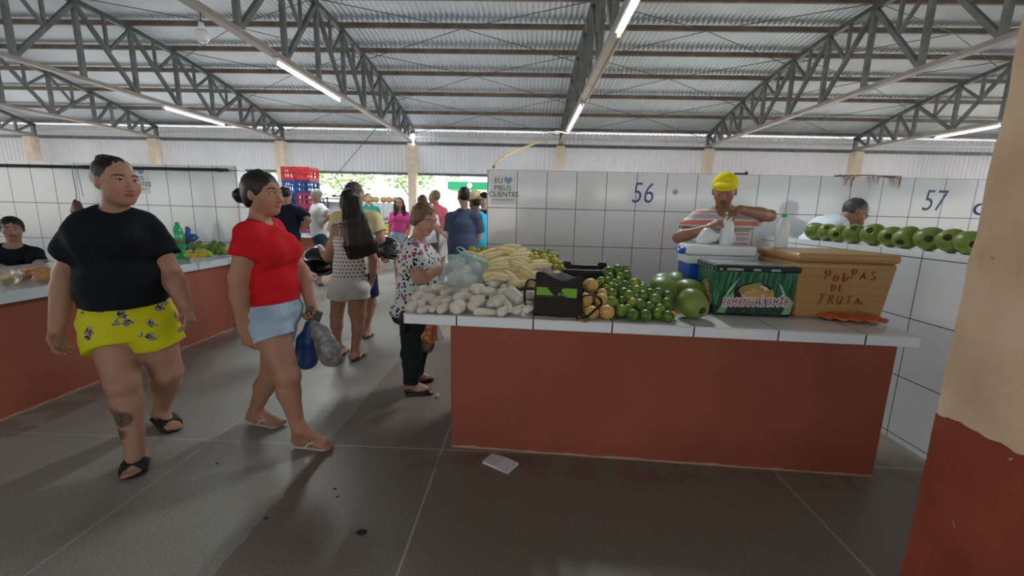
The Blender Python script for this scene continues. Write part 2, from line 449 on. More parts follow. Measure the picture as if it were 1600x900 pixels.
# ------------------------------------------------------------------ market counters: red plastered base, tiled slab
def red_paint(name):
    q = NT(name, .55, .35)
    n1 = q.noise(1.6, 6); n2 = q.noise(55, 4); v = q.xyz()
    c = q.ramp(n1, (.3, (.27, .066, .036)), (.7, (.35, .093, .052)))
    c = q.mix(q.math('GREATER_THAN', q.noise(23, 5, rough=.7), .745), c, (.46, .33, .26))
    low = q.math('LESS_THAN', v[2], q.math('ADD', .004, q.math('MULTIPLY', q.noise(12, 4), .028)))
    c = q.mix(low, c, (.45, .28, .20))
    q.bump(n2, .15, .004)
    return q.color(c)
REDP = red_paint('red_oxide_paint')
SLABT = tile_mat('slab_tiles', .437, .30, (0, 1), .476, -.02, (.82, .81, .78), (.06, .05, .045), .006, .16)
SLABE = tile_mat('slab_edge_tiles', .437, .30, (0, 2), .476, .7, (.88, .91, .95), (.02, .02, .02), .008, .16)
cr = empty('market_counter', (-.42, 2.305, 0), math.radians(-3.2))
tag(cr, 'red plastered counter with a white tiled slab carrying manioc, corn, limes and cooler boxes', 'counter', 'tiled market counters')
MB().box((0, 0, 0), (2.40, .66, .778)).obj('base', REDP, cr, bevel=.006)
MB().box((-.27, -.015, .772), (2.49, .80, .824)).obj('slab', SLABE, cr, bevel=.003)
MB().box((-.272, -.017, .824), (2.492, .802, .832)).obj('tile_top', SLABT, cr)
# left counter along the aisle
SLABTL = tile_mat('slab_tiles_left', .30, .30, (0, 1), 0, .1, (.74, .75, .74), (.06, .055, .05), .005, .16)
SLABEL = tile_mat('slab_edge_tiles_left', .437, .30, (1, 2), .166, .7, (.62, .70, .74), (.02, .02, .02), .007, .2)
cl = empty('market_counter', (-3.40, 0, 0), 0)
tag(cl, 'long red counter with tiled slab left of the aisle, by the seated woman', 'counter', 'tiled market counters')
MB().box((-1.05, 1.10, 0), (.02, 4.60, .775)).obj('base', REDP, cl, bevel=.006)
MB().box((-1.22, 1.0, .765), (.075, 4.655, .832)).obj('slab', SLABEL, cl, bevel=.003)
MB().box((-1.222, .998, .832), (.077, 4.655, .84)).obj('tile_top', SLABTL, cl)
cf = empty('market_counter', (-3.40, 4.86, 0), 0)
tag(cf, 'red counter beyond the left tiled wall, carrying cardboard and green leaves', 'counter', 'tiled market counters')
MB().box((-.62, 0, 0), (-.12, 1.0, .775)).obj('base', REDP, cf, bevel=.006)
MB().box((-.72, 0, .765), (.02, 1.1, .832)).obj('slab', SLABEL, cf, bevel=.003)
MB().box((-.722, -.002, .832), (.022, 1.102, .84)).obj('tile_top', SLABTL, cf)
cm = empty('market_counter', (-3.2, 8.95, 0), 0)
tag(cm, 'farthest tiled counter heaped with yellow mangoes in front of the wall with melons', 'counter', 'tiled market counters')
MB().box((-3.3, .1, 0), (-.2, .62, .775)).obj('base', REDP, cm, bevel=.006)
MB().box((-3.4, 0, .765), (0, .72, .832)).obj('slab', SLABE, cm, bevel=.003)
MB().box((-3.402, -.002, .832), (.002, .722, .84)).obj('tile_top', SLABTL, cm)

# ------------------------------------------------------------------ roof trusses, purlins, tie rods
PURY = [15.0, 14.05, 12.93, 11.79, 10.65, 9.51, 8.38, 7.25, 6.11, 4.97, 3.83, 2.71, 1.76]
BCZ = 3.76
def top_z(y): return roof_z(y) - .055
TLAB = {-17.7: 'grey steel roof truss at the far left edge of the hall', -13.2: 'second grey steel roof truss from the left, above the left tiled wall',
        -8.65: 'grey steel roof truss carrying the fluorescent tube above the woman in black', -4.02: 'grey steel roof truss with the hanging bulb, over the left part of the aisle',
        1.10: 'grey steel roof truss in the middle of the hall, seen nearly end on', 6.10: 'grey steel roof truss over the right stalls, first to the right of the middle one',
        11.0: 'rightmost grey steel roof truss, with a fluorescent tube by the pillar'}
def truss(x):
    r = empty('roof_truss', (x, EAVE_Y, BCZ)); tag(r, TLAB[x], 'truss', 'steel roof trusses')
    def L(y, z): return Vector((0, y - EAVE_Y, z - BCZ))
    ys = PURY; near = .70
    MB().bar(L(15.1, BCZ), L(near, BCZ), .13, .07).obj('bottom_chord', M['steel_b'], r)
    tcm = MB(); yy = [15.1] + ys[1:] + [near]
    for a, b in zip(yy, yy[1:]): tcm.bar(L(a, top_z(a)), L(b, top_z(b)), .10, .09)
    tcm.obj('top_chord', M['steel_dark'], r)
    MB().bar(L(15.05, BCZ - .05), L(15.05, top_z(15.05)), .10, .09, (0, 1, 0)).obj('end_post', M['steel'], r)
    def T(y): return L(y, top_z(y) - .03)
    def B(y): return L(y, BCZ + .02)
    def vert(y, w=.075): MB().bar(B(y), T(y), w, w, (0, 1, 0)).obj('vertical', M['steel'], r)
    def dia(a, b, w=.07): MB().bar(a, b, w, w).obj('diagonal', M['steel'], r)
    for k in range(1, 12): vert(ys[k])
    h0, h1 = (ys[0] + ys[1]) / 2, (ys[1] + ys[2]) / 2
    vert(h0, .06); vert(h1, .06)
    for a, b in ((ys[2], h1), (h1, ys[1]), (ys[1], h0), (h0, ys[0])): dia(B(a), T(b), .06)
    h2, h3 = (ys[10] + ys[11]) / 2, (ys[11] + ys[12]) / 2
    vert(h2, .06); vert(h3, .06); vert(ys[12], .06)
    for a, b in ((ys[10], h2), (h2, ys[11]), (ys[11], h3), (h3, ys[12])): dia(B(a), T(b), .06)
    for k in range(2, 10):                          # panel between purlin k (far) and k+1 (near)
        yf, yn = ys[k], ys[k + 1]
        rising = k in (2, 6, 7, 8)
        if rising: a, b = B(yn), T(yf)
        else: a, b = T(yn), B(yf)
        dia(a, b)
        mid = (a + b) / 2; ym = (yf + yn) / 2
        MB().bar(mid, L(ym, top_z(ym) - .03), .05, .05, (0, 1, 0)).obj('sub_strut', M['steel'], r)
        MB().bar(mid, T(yn) if rising else T(yf), .05, .05).obj('sub_strut', M['steel'], r)
    return r
M['steel_b'] = mat('floor_lit_steel', (.34, .31, .29), .5, .4, .1, .2, 3)  # bottom chords: pinkish bounce light from the floor put into the colour
for x in COLX: truss(x)
for k in range(13):
    y = PURY[k]
    p = MB().box((-22, -.03, 0), (18, .03, .10)).obj('purlin', M['purlin'], loc=(0, y, roof_z(y) - .005))
    p.name = 'purlin'
    tag(p, 'rust-brown steel purlin under the roof sheets, %s from the far eave' % ['first', 'second', 'third', 'fourth', 'fifth', 'sixth', 'seventh', 'eighth', 'ninth', 'tenth', 'eleventh', 'twelfth', 'thirteenth', 'fourteenth', 'fifteenth', 'sixteenth', 'seventeenth', 'eighteenth', 'nineteenth', 'twentieth', 'twenty-first', 'twenty-second'][k], 'purlin', 'roof purlins')
# crossing wind-bracing rods between the middle trusses
def rod(a, b, lab):
    o = MB().tube([a, b], .008, 6).obj('bracing_rod', M['steel_dark']); recenter(o); tag(o, lab, 'rod', 'thin roof bracing rods')
names3 = ['bay left of middle truss', 'bay right of middle truss', 'rightmost bay', 'bay above the woman in red']
for bi, (xa, xb) in enumerate(((-4.02, 1.10), (1.10, 6.10), (6.10, 11.0), (-8.65, -4.02))):
    xm = (xa + xb) / 2
    for k in (0, 2, 4):
        for s, (p, t) in enumerate((((xa + .05), xm), ((xb - .05), xm))):
            rod((p, PURY[k] + .3, roof_z(PURY[k] + .3) + .0), (t, PURY[k + 1], roof_z(PURY[k + 1]) - .0), 'thin roof rod, %s half, rising to %s, %s' % (['left', 'right'][s], ['second purlin', '', 'fourth purlin', '', 'sixth purlin'][k], names3[bi]))
            rod((t, PURY[k + 1], roof_z(PURY[k + 1])), (p, PURY[k + 2], roof_z(PURY[k + 2])), 'thin roof rod, %s half, above %s, %s' % (['left', 'right'][s], ['second purlin', '', 'fourth purlin', '', 'sixth purlin'][k], names3[bi]))
# long guy wire across the cladding
a, b = at_y(588, 200, 14.97), at_y(524, 275, 15.2)
o = MB().tube([a, b], .012, 6).obj('guy_wire', M['steel_dark']); recenter(o); tag(o, 'thin guy wire slanting down in front of the corrugated cladding', 'wire')

# ------------------------------------------------------------------ fluorescent tubes under the chords
def fluoro(px0, py0, px1, py1, x, lab, power=60):
    a, b = at_x(px0, py0, x), at_x(px1, py1, x)
    z = BCZ - .035
    y0, y1 = a.y, b.y
    if abs(y1 - y0) < .8: y1 = y0 + 1.2
    r = empty('fluorescent_light', (x, (y0 + y1) / 2, z)); tag(r, lab, 'light', 'lit fluorescent lights')
    h = (y1 - y0) / 2
    MB().box((-.05, -h, -.05), (.05, h, 0)).obj('fixture', M['white_paint'], r, bevel=.006)
    MB().tube([(0, -h + .04, -.075), (0, h - .04, -.075)], .021, 12).obj('tube', M['tube'], r)
    for s in (-1, 1): MB().box((-.02, s * h - .02, -.10), (.02, s * h + .02, -.048)).obj('lamp_holder', M['white_paint'], r)
    ld = bpy.data.lights.new('tube_glow', 'AREA'); ld.shape = 'RECTANGLE'; ld.size = .06; ld.size_y = 2 * h; ld.energy = power; ld.color = (.9, .97, 1)
    lo = bpy.data.objects.new('tube_glow', ld); COL.objects.link(lo); lo.parent = r; lo.location = (0, 0, -.105)
fluoro(430, 87, 530, 150, -4.02, 'lit fluorescent tube under the truss left of the middle')
fluoro(255, 165, 350, 197, -8.65, 'lit fluorescent tube above the woman in black, seen small below the roof')
fluoro(1006, 0, 978, 42, 1.10, 'lit fluorescent tube under the middle truss, nearest the camera')
fluoro(909, 175, 888, 207, 1.10, 'lit fluorescent tube under the middle truss near the corrugated cladding')
fluoro(1463, 219, 1562, 199, 11.0, 'lit fluorescent tube beside the peach pillar, at upper right')
# energy-saving bulb hanging from the chord
p = at_x(316, 5, -4.02); r = empty('hanging_bulb', (p.x - .04, p.y, BCZ - .02)); tag(r, 'unlit white energy saving bulb hanging from the left truss', 'light')
MB().tube([(0, 0, 0), (0, 0, -.12)], .006, 6).obj('cord', M['black'], r)
MB().lathe([(0, -.12), (.03, -.12), (.035, -.2), (.02, -.21)], 14).obj('socket', M['white_plastic'], r, smooth=True)
MB().lathe([(.02, -.20), (.055, -.21), (.072, -.25), (.072, -.31), (.045, -.345), (0, -.35)], 16).obj('bulb', M['white_plastic'], r, smooth=True)
p = at_y(607, 206, 14.7); o = MB().lathe([(0, -.09), (.05, -.07), (.06, -.02), (.03, .04), (.02, .08), (.006, .08), (.006, .62)], 12, Matrix.Translation(p)).obj('bulb', M['white_plastic'], smooth=True)
recenter(o); tag(o, 'small white bulb hanging by the far cladding, right of the guy wire', 'light')
p = at_y(652, 212, 14.72); p = Vector((-3.93, 14.72, 3.80)); o = MB().lathe([(0, .15), (.06, .13), (.07, .04), (.03, -.06), (.02, -.14), (0, -.14)], 12, Matrix.Translation(p)).obj('bulb', M['tube'], smooth=True)
recenter(o); tag(o, 'small lit bulb on top of the far column at the aisle', 'light')
# drooping yellow cable from the middle truss to the right wall
pts = [at_x(975, 46, 1.16), at_x(945, 95, 1.16), at_x(905, 165, 1.16), at_x(889, 190, 1.14)]
pts = [Vector((1.1 + .075, q_.y, BCZ - .05)) for q_ in pts]
tail = [at_y(868, 206, 8.6), at_y(840, 222, 7.2), at_y(806, 236, 5.8), at_y(782, 250, 4.8), at_y(771, 261, 4.52)]
o = MB().tube(smooth_pts(pts + tail, 8), .016, 8).obj('cable', mat('tan_cable', (.34, .25, .10), .5), smooth=True); recenter(o)
tag(o, 'tan cable drooping from the middle truss to the top of the right tiled wall', 'cable')

# ------------------------------------------------------------------ signs and numbers on the walls
def sign(px, py, Y, s, lab, body_only=False):
    p = at_y(px, py, Y); r = empty('wall_sign', (p.x, Y - .002, p.z)); tag(r, lab, 'sign', 'customer slogan signs')
    MB().box((-.135 * s, -.002, -.17 * s), (.135 * s, .0005, .15 * s)).obj('backing', mat('sign_sheet', (.72, .74, .75), .3), r)
    def tx(b, size, x, z, off=.0, name='lettering'): text(name, b, size * s, M['ink'], r, Matrix.Translation((x * s, -.003, z * s)) @ FACE_CAM, offset=off)
    tx('EU', .074, -.055, .075, .0); tx('MEUS', .074, -.01, .0, .0); tx('CLIENTES', .074, -.0, -.065, .0)
    tx('#EUCOMPROCOMPEQUENOS', .017, 0, -.12, name='small_lettering')
    hp = []
    for k in range(40):
        t = 2 * PI * k / 40
        hp.append((16 * math.sin(t) ** 3 / 16 * .042, (13 * math.cos(t) - 5 * math.cos(2 * t) - 2 * math.cos(3 * t) - math.cos(4 * t)) / 16 * .042))
    Tm = Matrix.Translation((.048 * s, -.0045, .08 * s)) @ Matrix.Scale(s, 4)
    MB().prism(hp, .002, Tm).obj('heart', M['navy'], r)
    MB().prism([(x * .86, z * .86 - .0003) for x, z in hp], .002, Matrix.Translation((0, -.001, 0)) @ Tm).obj('heart_fill', M['heartblue'], r)
    MB().tube([Tm @ Vector(c) for c in ((-.022, -.002, .012), (-.006, -.002, .004), (.006, -.002, .012), (.016, -.002, -.002), (.002, -.002, -.014), (-.004, -.002, -.006))], .003 * s, 6).obj('heart_line', M['navy'], r)
    return r
sign(787, 294, 4.44, .98, 'white sign reading EU MEUS CLIENTES with a blue heart on the right tiled wall')
sign(215, 279, 4.66, .95, 'slogan sign on the left tiled wall, half hidden by the woman in black')
def number(px, py, Y, body, lab):
    p = at_y(px, py, Y); o = text('stall_number', body, .30, M['navy'], None, Matrix.Translation((p.x, Y - .001, p.z)) @ FACE_CAM, shear=.12, offset=-.002, sx_=.78)
    tag(o, lab, 'number', 'painted stall numbers')
number(1004, 303, 4.44, '56', 'painted blue number 56 on the right tiled wall')
number(1459, 315, 4.44, '57', 'painted blue number 57 on the right tiled wall above the coconuts')
p = at_y(1532, 327, 4.44); MBo = MB().tube([(p.x + .06 * math.cos(a), 4.437, p.z + .05 * math.sin(a)) for a in np.linspace(.9, 5.4, 16)], .010, 6).obj('painted_mark', M['navy'])
recenter(MBo); tag(MBo, 'curved blue painted mark on the right wall beside the pillar', 'mark')
p = at_y(1055, 300, 4.44); o = MB().lathe([(0, 0), (.028, 0), (.03, .004), (0, .006)], 14, Matrix.Translation((p.x, 4.44, p.z)) @ Matrix.Rotation(PI / 2, 4, 'X')).obj('wall_plug', mat('bare_plaster_patch', (.50, .46, .40), .8))
recenter(o); tag(o, 'round bare patch in the right tiled wall between the number 56 and the vendor', 'patch')
# black pipe along the top of the left wall, on brackets
r = empty('pipe_rail', (-3.4, 4.60, 1.80)); tag(r, 'dark pipe rail along the top of the left tiled wall', 'rail')
MB().tube([(.12, 0, 0), (-6, 0, 0)], .016, 10).obj('pipe', M['black'], r, smooth=True)
for x in (0, -1.5, -3.0, -4.5): MB().box((x - .02, -.01, -.02), (x + .02, .06, .02)).obj('bracket', M['steel_dark'], r)

# ------------------------------------------------------------------ the yard beyond
LEAF = mat('tree_leaves', (.16, .30, .05), .6, .3, 0, .5, 1.5)
def leaf_cloud(c, rad, n, seed, size=.22):
    rg = np.random.default_rng(seed); mb = MB()
    for i in range(n):
        d = rg.normal(size=3); d /= np.linalg.norm(d); rr = rg.random() ** .35
        p = Vector(c) + Vector(d * rr * np.array(rad))
        R = Matrix.Rotation(rg.random() * 6.28, 3, 'Z') @ Matrix.Rotation(rg.random() * 3, 3, 'X')
        s = size * (.6 + .8 * rg.random())
        mb.add([p + R @ Vector(q_) * s for q_ in ((-.5, 0, 0), (0, -.22, .05), (.5, 0, 0), (0, .22, .05))], [(0, 1, 2, 3)])
    return mb
tid = 0
for (x, y, z, rx, lab) in ((-10.2, 24, 3.4, 1.6, 'sunlit leafy tree in the yard, behind the red crates'), (-6.9, 25, 3.6, 1.6, 'sunlit leafy tree in the yard, above the man in yellow'),
                           (-3.6, 27, 3.5, 1.6, 'sunlit leafy tree in the yard, beside the far aisle column'), (-14, 26, 3.6, 1.9, 'sunlit leafy tree in the yard, farthest to the left')):
    r = empty('yard_tree', (x, y, -.21)); tag(r, lab, 'tree', 'trees beyond the market hall')
    leaf_cloud((0, 0, z), (rx, 1.6, 1.0), 900, tid).obj('crown', LEAF, r)
    MB().tube(smooth_pts([(0, 0, 0), (.1, 0, 1.2), (.05, .1, 2.4), (.2, 0, 3.2)], 4), .11, 8).tube([(.05, .1, 2.2), (-.8, 0, 3.4)], .05, 6).obj('trunk', mat('tree_bark', (.20, .15, .11), .9), r); tid += 1
# market tent with a green valance
r = empty('market_tent', (-1.6, 18.5, -.21)); tag(r, 'white market tent with a green valance in the yard behind the navy shirt man', 'tent')
MB().add([(-1.6, -1.5, 2.75), (3, -1.5, 2.75), (3, 1.5, 2.75), (-1.6, 1.5, 2.75), (.7, 0, 3.6)], [(0, 1, 4), (1, 2, 4), (2, 3, 4), (3, 0, 4)]).obj('canopy', mat('tent_canvas', (.75, .78, .80), .7), r)
gm = mat('green_canvas', (.03, .36, .16), .7)
vb = MB()
for (a, b) in (((-1.6, -1.5), (3, -1.5)), ((3, -1.5), (3, 1.5)), ((-1.6, -1.5), (-1.6, 1.5))): vb.bar((a[0], a[1], 2.62), (b[0], b[1], 2.62), .02, .30)
vb.obj('valance', gm, r)
for (x, y) in ((-1.6, -1.5), (3, -1.5), (3, 1.5), (-1.6, 1.5)): MB().tube([(x, y, 0), (x, y, 2.75)], .03, 8).obj('pole', M['white_paint'], r)
d = 0
for x in (-.7, .9, 2.3): MB().lathe([(0, 0), (.11, 0), (.11, .01), (0, .01)], 16, Matrix.Translation((x, -1.53, 2.62)) @ Matrix.Rotation(PI / 2, 4, 'X')).obj('valance_mark', M['white_paint'], r)
struct(MB().box((-40, 33, -.3), (30, 33.3, 2.2)).obj('wall_yard', mat('yard_wall', (.75, .72, .68), .9)))
# ================================================================== rounded solids: distance fields meshed by surface nets
def V(*a): return np.array(a, float)
def unit(v): v = np.asarray(v, float); return v / (np.linalg.norm(v) + 1e-9)
class Field:
    def __init__(s, lo, hi, h):
        s.lo = np.asarray(lo, float); s.h = h
        s.n = np.ceil((np.asarray(hi, float) - s.lo) / h).astype(int) + 1
        s.d = np.full(s.n, .5, np.float32)
    def _sub(s, lo, hi):
        a = np.clip(np.floor((np.asarray(lo) - s.lo) / s.h).astype(int), 0, s.n - 1)
        b = np.clip(np.ceil((np.asarray(hi) - s.lo) / s.h).astype(int) + 1, 1, s.n)
        b = np.maximum(b, a + 1)
        sl = tuple(slice(i, j) for i, j in zip(a, b))
        ax = [(s.lo[k] + s.h * np.arange(a[k], b[k])).astype(np.float32) for k in range(3)]
        return sl, ax[0][:, None, None], ax[1][None, :, None], ax[2][None, None, :]
    def _mix(s, sl, nd, k, sub):
        o = s.d[sl]
        if sub:
            nd = -nd; hh = np.maximum(k - np.abs(o - nd), 0) / max(k, 1e-6); s.d[sl] = np.maximum(o, nd) + hh * hh * k * .25
        else:
            hh = np.maximum(k - np.abs(o - nd), 0) / max(k, 1e-6); s.d[sl] = np.minimum(o, nd) - hh * hh * k * .25
    def cone(s, a, b, ra, rb, k=.02, sub=False, flat=None):
        """tapered limb from a to b; flat=True cuts it square at b"""
        a = np.asarray(a, float); b = np.asarray(b, float); m = max(ra, rb) + k + .03
        sl, X, Y, Z = s._sub(np.minimum(a, b) - m, np.maximum(a, b) + m)
        ab = b - a; L2 = ab @ ab + 1e-9
        t = ((X - a[0]) * ab[0] + (Y - a[1]) * ab[1] + (Z - a[2]) * ab[2]) / L2
        tc_ = np.clip(t, 0, 1)
        d = np.sqrt((X - a[0] - tc_ * ab[0]) ** 2 + (Y - a[1] - tc_ * ab[1]) ** 2 + (Z - a[2] - tc_ * ab[2]) ** 2) - (ra + (rb - ra) * tc_)
        if flat: d = np.maximum(d, (t - 1) * math.sqrt(L2))
        s._mix(sl, d, k, sub); return s
    def egg(s, a, b, ra, rb, lat, k=.03, sub=False, flat=None):
        """tapered limb with elliptical section: ra, rb = (half width along lat, half depth)"""
        a = np.asarray(a, float); b = np.asarray(b, float); ab = b - a; L = np.linalg.norm(ab) + 1e-9; ax = ab / L
        u = unit(np.asarray(lat, float) - ax * (np.asarray(lat, float) @ ax)); w_ = np.cross(ax, u)
        m = max(*ra, *rb) + k + .03
        sl, X, Y, Z = s._sub(np.minimum(a, b) - m, np.maximum(a, b) + m)
        dx, dy, dz = X - a[0], Y - a[1], Z - a[2]
        t = dx * ax[0] + dy * ax[1] + dz * ax[2]; tc_ = np.clip(t, 0, L); f = tc_ / L
        rw = ra[0] + (rb[0] - ra[0]) * f; rd = ra[1] + (rb[1] - ra[1]) * f; rm = np.minimum(rw, rd)
        p = dx * u[0] + dy * u[1] + dz * u[2]; q_ = dx * w_[0] + dy * w_[1] + dz * w_[2]; r_ = t - tc_
        k0 = np.sqrt((p / rw) ** 2 + (q_ / rd) ** 2 + (r_ / rm) ** 2); k1 = np.sqrt((p / rw ** 2) ** 2 + (q_ / rd ** 2) ** 2 + (r_ / rm ** 2) ** 2) + 1e-6
        d = np.where(k0 < .05, -rm, k0 * (k0 - 1) / k1)
        if flat: d = np.maximum(d, t - L)
        s._mix(sl, d.astype(np.float32), k, sub); return s
    def ell(s, c, r, axes=None, k=.02, sub=False):
        """ellipsoid: r = radii along the three axes"""
        c = np.asarray(c, float); r = np.asarray(r, float); A = np.eye(3) if axes is None else np.asarray(axes)
        m = r.max() + k + .03
        sl, X, Y, Z = s._sub(c - m, c + m)
        dx, dy, dz = X - c[0], Y - c[1], Z - c[2]
        pq = [dx * A[i][0] + dy * A[i][1] + dz * A[i][2] for i in range(3)]
        k0 = np.sqrt(sum((pq[i] / r[i]) ** 2 for i in range(3))); k1 = np.sqrt(sum((pq[i] / r[i] ** 2) ** 2 for i in range(3))) + 1e-6
        d = np.where(k0 < .05, -r.min(), k0 * (k0 - 1) / k1)
        s._mix(sl, d.astype(np.float32), k, sub); return s
    def cut(s, p, n, k=0.0):
        """remove everything on the side of the plane the normal n points to"""
        p = np.asarray(p, float); n = unit(n)
        sl, X, Y, Z = s._sub(s.lo, s.lo + s.h * s.n)
        s.d = np.maximum(s.d, ((X - p[0]) * n[0] + (Y - p[1]) * n[1] + (Z - p[2]) * n[2]).astype(np.float32)); return s
    def lumps(s, amp, freq, seed=0, stretch=(1, 1, 1)):
        rg = np.random.default_rng(seed)
        sl, X, Y, Z = s._sub(s.lo, s.lo + s.h * s.n)
        acc = 0
        for i in range(6):
            kv = rg.normal(size=3) * freq * np.array(stretch); ph = rg.random() * 6.28
            acc = acc + np.sin(X * kv[0] + Y * kv[1] + Z * kv[2] + ph)
        s.d = s.d + (acc * amp / 2.4).astype(np.float32); return s
    def at(s, p):
        i = np.clip(((np.asarray(p) - s.lo) / s.h).round().astype(int), 0, s.n - 1); return float(s.d[tuple(i)])
    def hit(s, p, d, L=.2):
        """walk from p along d until the surface is entered"""
        p = np.asarray(p, float); d = unit(d); t = 0; last = s.at(p)
        while t < L:
            t += s.h * .5; v_ = s.at(p + d * t)
            if v_ <= 0: return p + d * (t - s.h * .5 * (0 if last <= 0 else -v_ / (last - v_ + 1e-9)))
            last = v_
        return p + d * L
    def mesh(s, name, mats, parent=None, colfn=None, smooth=2):
        d = s.d; d[0] = d[-1] = .5; d[:, 0] = d[:, -1] = .5; d[:, :, 0] = d[:, :, -1] = .5
        ins = d < 0
        nx, ny, nz = (k - 1 for k in d.shape)
        cnt = np.zeros((nx, ny, nz), np.int8)
        for i in (0, 1):
            for j in (0, 1):
                for k in (0, 1): cnt += ins[i:i + nx, j:j + ny, k:k + nz]
        act = (cnt > 0) & (cnt < 8)
        I = np.argwhere(act); idx = np.full(act.shape, -1, np.int32); idx[act] = np.arange(len(I))
        acc = np.zeros((len(I), 3)); num = np.zeros(len(I))
        cor = [(i, j, k) for i in (0, 1) for j in (0, 1) for k in (0, 1)]
        val = {c: d[I[:, 0] + c[0], I[:, 1] + c[1], I[:, 2] + c[2]].astype(float) for c in cor}
        for a in cor:
            for ax in range(3):
                if a[ax] == 0:
                    b = list(a); b[ax] = 1; b = tuple(b)
                    va, vb = val[a], val[b]; x = (va < 0) != (vb < 0)
                    t = np.where(x, va / np.where(x, va - vb, 1), 0)
                    p = np.zeros((len(I), 3)); p[:] = a; p[:, ax] = t
                    acc += p * x[:, None]; num += x
        P = s.lo + s.h * (I + acc / num[:, None])
        F = []
        for ax in range(3):
            o1, o2 = [(1, 2), (2, 0), (0, 1)][ax]
            sl0 = [slice(None)] * 3; sl1 = [slice(None)] * 3; sl0[ax] = slice(0, -1); sl1[ax] = slice(1, None)
            A, B = ins[tuple(sl0)], ins[tuple(sl1)]
            E = np.argwhere(A != B)
            E = E[(E[:, o1] > 0) & (E[:, o2] > 0)]
            dirn = A[E[:, 0], E[:, 1], E[:, 2]]
            def g(da, db):
                q_ = E.copy(); q_[:, o1] += da; q_[:, o2] += db
                q_ = np.minimum(q_, np.array(act.shape) - 1)
                return idx[q_[:, 0], q_[:, 1], q_[:, 2]]
            Q = np.stack([g(-1, -1), g(0, -1), g(0, 0), g(-1, 0)], 1)
            Q[~dirn] = Q[~dirn][:, ::-1]
            F.append(Q[(Q >= 0).all(1)])
        F = np.concatenate(F)
        if smooth:
            ed = np.concatenate([F[:, [0, 1]], F[:, [1, 2]], F[:, [2, 3]], F[:, [3, 0]]])
            for _ in range(smooth):
                sm = np.zeros_like(P); c = np.zeros(len(P))
                np.add.at(sm, ed[:, 0], P[ed[:, 1]]); np.add.at(c, ed[:, 0], 1)
                P = P * .5 + .5 * sm / np.maximum(c, 1)[:, None]
        me = bpy.data.meshes.new(name)
        me.vertices.add(len(P)); me.vertices.foreach_set('co', P.astype(np.float32).ravel())
        me.loops.add(F.size); me.loops.foreach_set('vertex_index', F.ravel().astype(np.int32))
        me.polygons.add(len(F)); me.polygons.foreach_set('loop_start', np.arange(0, F.size, 4, dtype=np.int32)); me.polygons.foreach_set('loop_total', np.full(len(F), 4, np.int32))
        me.polygons.foreach_set('use_smooth', np.ones(len(F), bool))
        me.update(calc_edges=True); me.validate()
        for m_ in (mats if isinstance(mats, (list, tuple)) else [mats]): me.materials.append(m_)
        if colfn is not None:
            c = colfn(P); at = me.color_attributes.new('Col', 'FLOAT_COLOR', 'POINT')
            at.data.foreach_set('color', np.concatenate([c, np.ones((len(c), 1))], 1).astype(np.float32).ravel())
        o = bpy.data.objects.new(name, me); COL.objects.link(o)
        if parent: 
            o.parent = parent; o.location = -Vector(parent.location)
        return o
# ================================================================== goods on the market counter
TOP = .832
def up_z(d):
    """rotation that turns +Z into direction d"""
    return Vector((0, 0, 1)).rotation_difference(Vector(d)).to_matrix().to_4x4()
LIMEM = [NT('lime_%d' % i, .32, .5) for i in range(3)]
for q, (c0, c1) in zip(LIMEM, (((.045, .105, .014), (.15, .25, .030)), ((.10, .19, .02), (.26, .36, .05)), ((.22, .26, .03), (.46, .40, .05)))):
    q.bump(q.noise(45, 2), .12, .02); q.color(q.ramp(q.noise(1.6, 3), (.3, c0), (.7, c1)))
def lime_mesh(name, mats, n=16):
    prof = [(0, -1.02), (.12, -1.0)] + [(math.sin(a), -math.cos(a)) for a in np.linspace(.25, PI - .35, 10)] + [(.16, .98), (.10, 1.06), (0, 1.08)]
    return MB().lathe(prof, n).obj(name, mats, smooth=True)
proto = {}
def fruit(kind, c, r, mats, rot=None, sq=(1, 1, 1), name=None):
    key = (kind, mats.name)
    if key not in proto:
        o = lime_mesh(kind, mats); proto[key] = o
    else:
        o = proto[key].copy(); COL.objects.link(o)
    o.location = c; o.scale = (r * sq[0], r * sq[1], r * sq[2])
    o.rotation_euler = rot if rot else (rng.random() * 6, rng.random() * 6, rng.random() * 6)
    return o
ZL = lambda zx, zy: (900 + .1375 * zx, 400 + .1375 * zy)
limes = [(520, 620, 75), (645, 680, 72), (790, 685, 72), (925, 655, 62), (1050, 695, 70), (590, 610, 66), (640, 535, 65), (730, 560, 78), (835, 585, 70), (955, 605, 68), (1035, 540, 72),
         (520, 505, 50), (600, 460, 75), (545, 425, 72), (760, 455, 70), (900, 500, 75), (1045, 460, 68), (930, 450, 50), (690, 400, 72), (840, 425, 60), (940, 420, 62),
         (405, 430, 65), (335, 395, 45), (455, 370, 55), (400, 345, 48), (555, 335, 60), (655, 315, 62), (755, 370, 55), (690, 290, 40), (760, 340, 45), (285, 285, 52), (250, 320, 45),
         (355, 290, 55), (485, 285, 52), (385, 240, 52), (575, 220, 60), (500, 235, 52), (360, 180, 62), (470, 155, 62), (560, 140, 45), (610, 380, 45), (500, 345, 42), (430, 300, 40), (860, 480, 45), (690, 480, 50)]
pts = []; RL = rank([(a, b) for a, b, c in limes], 8)
for i, (zx, zy, zr) in enumerate(limes):
    px, py = ZL(zx, zy)
    p = at_pile(px, py, 2.30, TOP + .033, .56)
    r = zr * .1375 * p.y / FOC
    p.z = max(p.z, TOP + r * .98)
    pts.append((p, r))
    yel = (zx, zy) in ((640, 535), (655, 315))
    m = LIMEM[2] if yel else LIMEM[0 if (i * 7) % 3 else 1]
    o = fruit('lime', p, r, m.m)
    lab = '%s lime, %s of the big heap' % ('yellowing' if yel else 'green', RL[i])
    tag(o, lab, 'lime', 'limes heaped on the market counter')
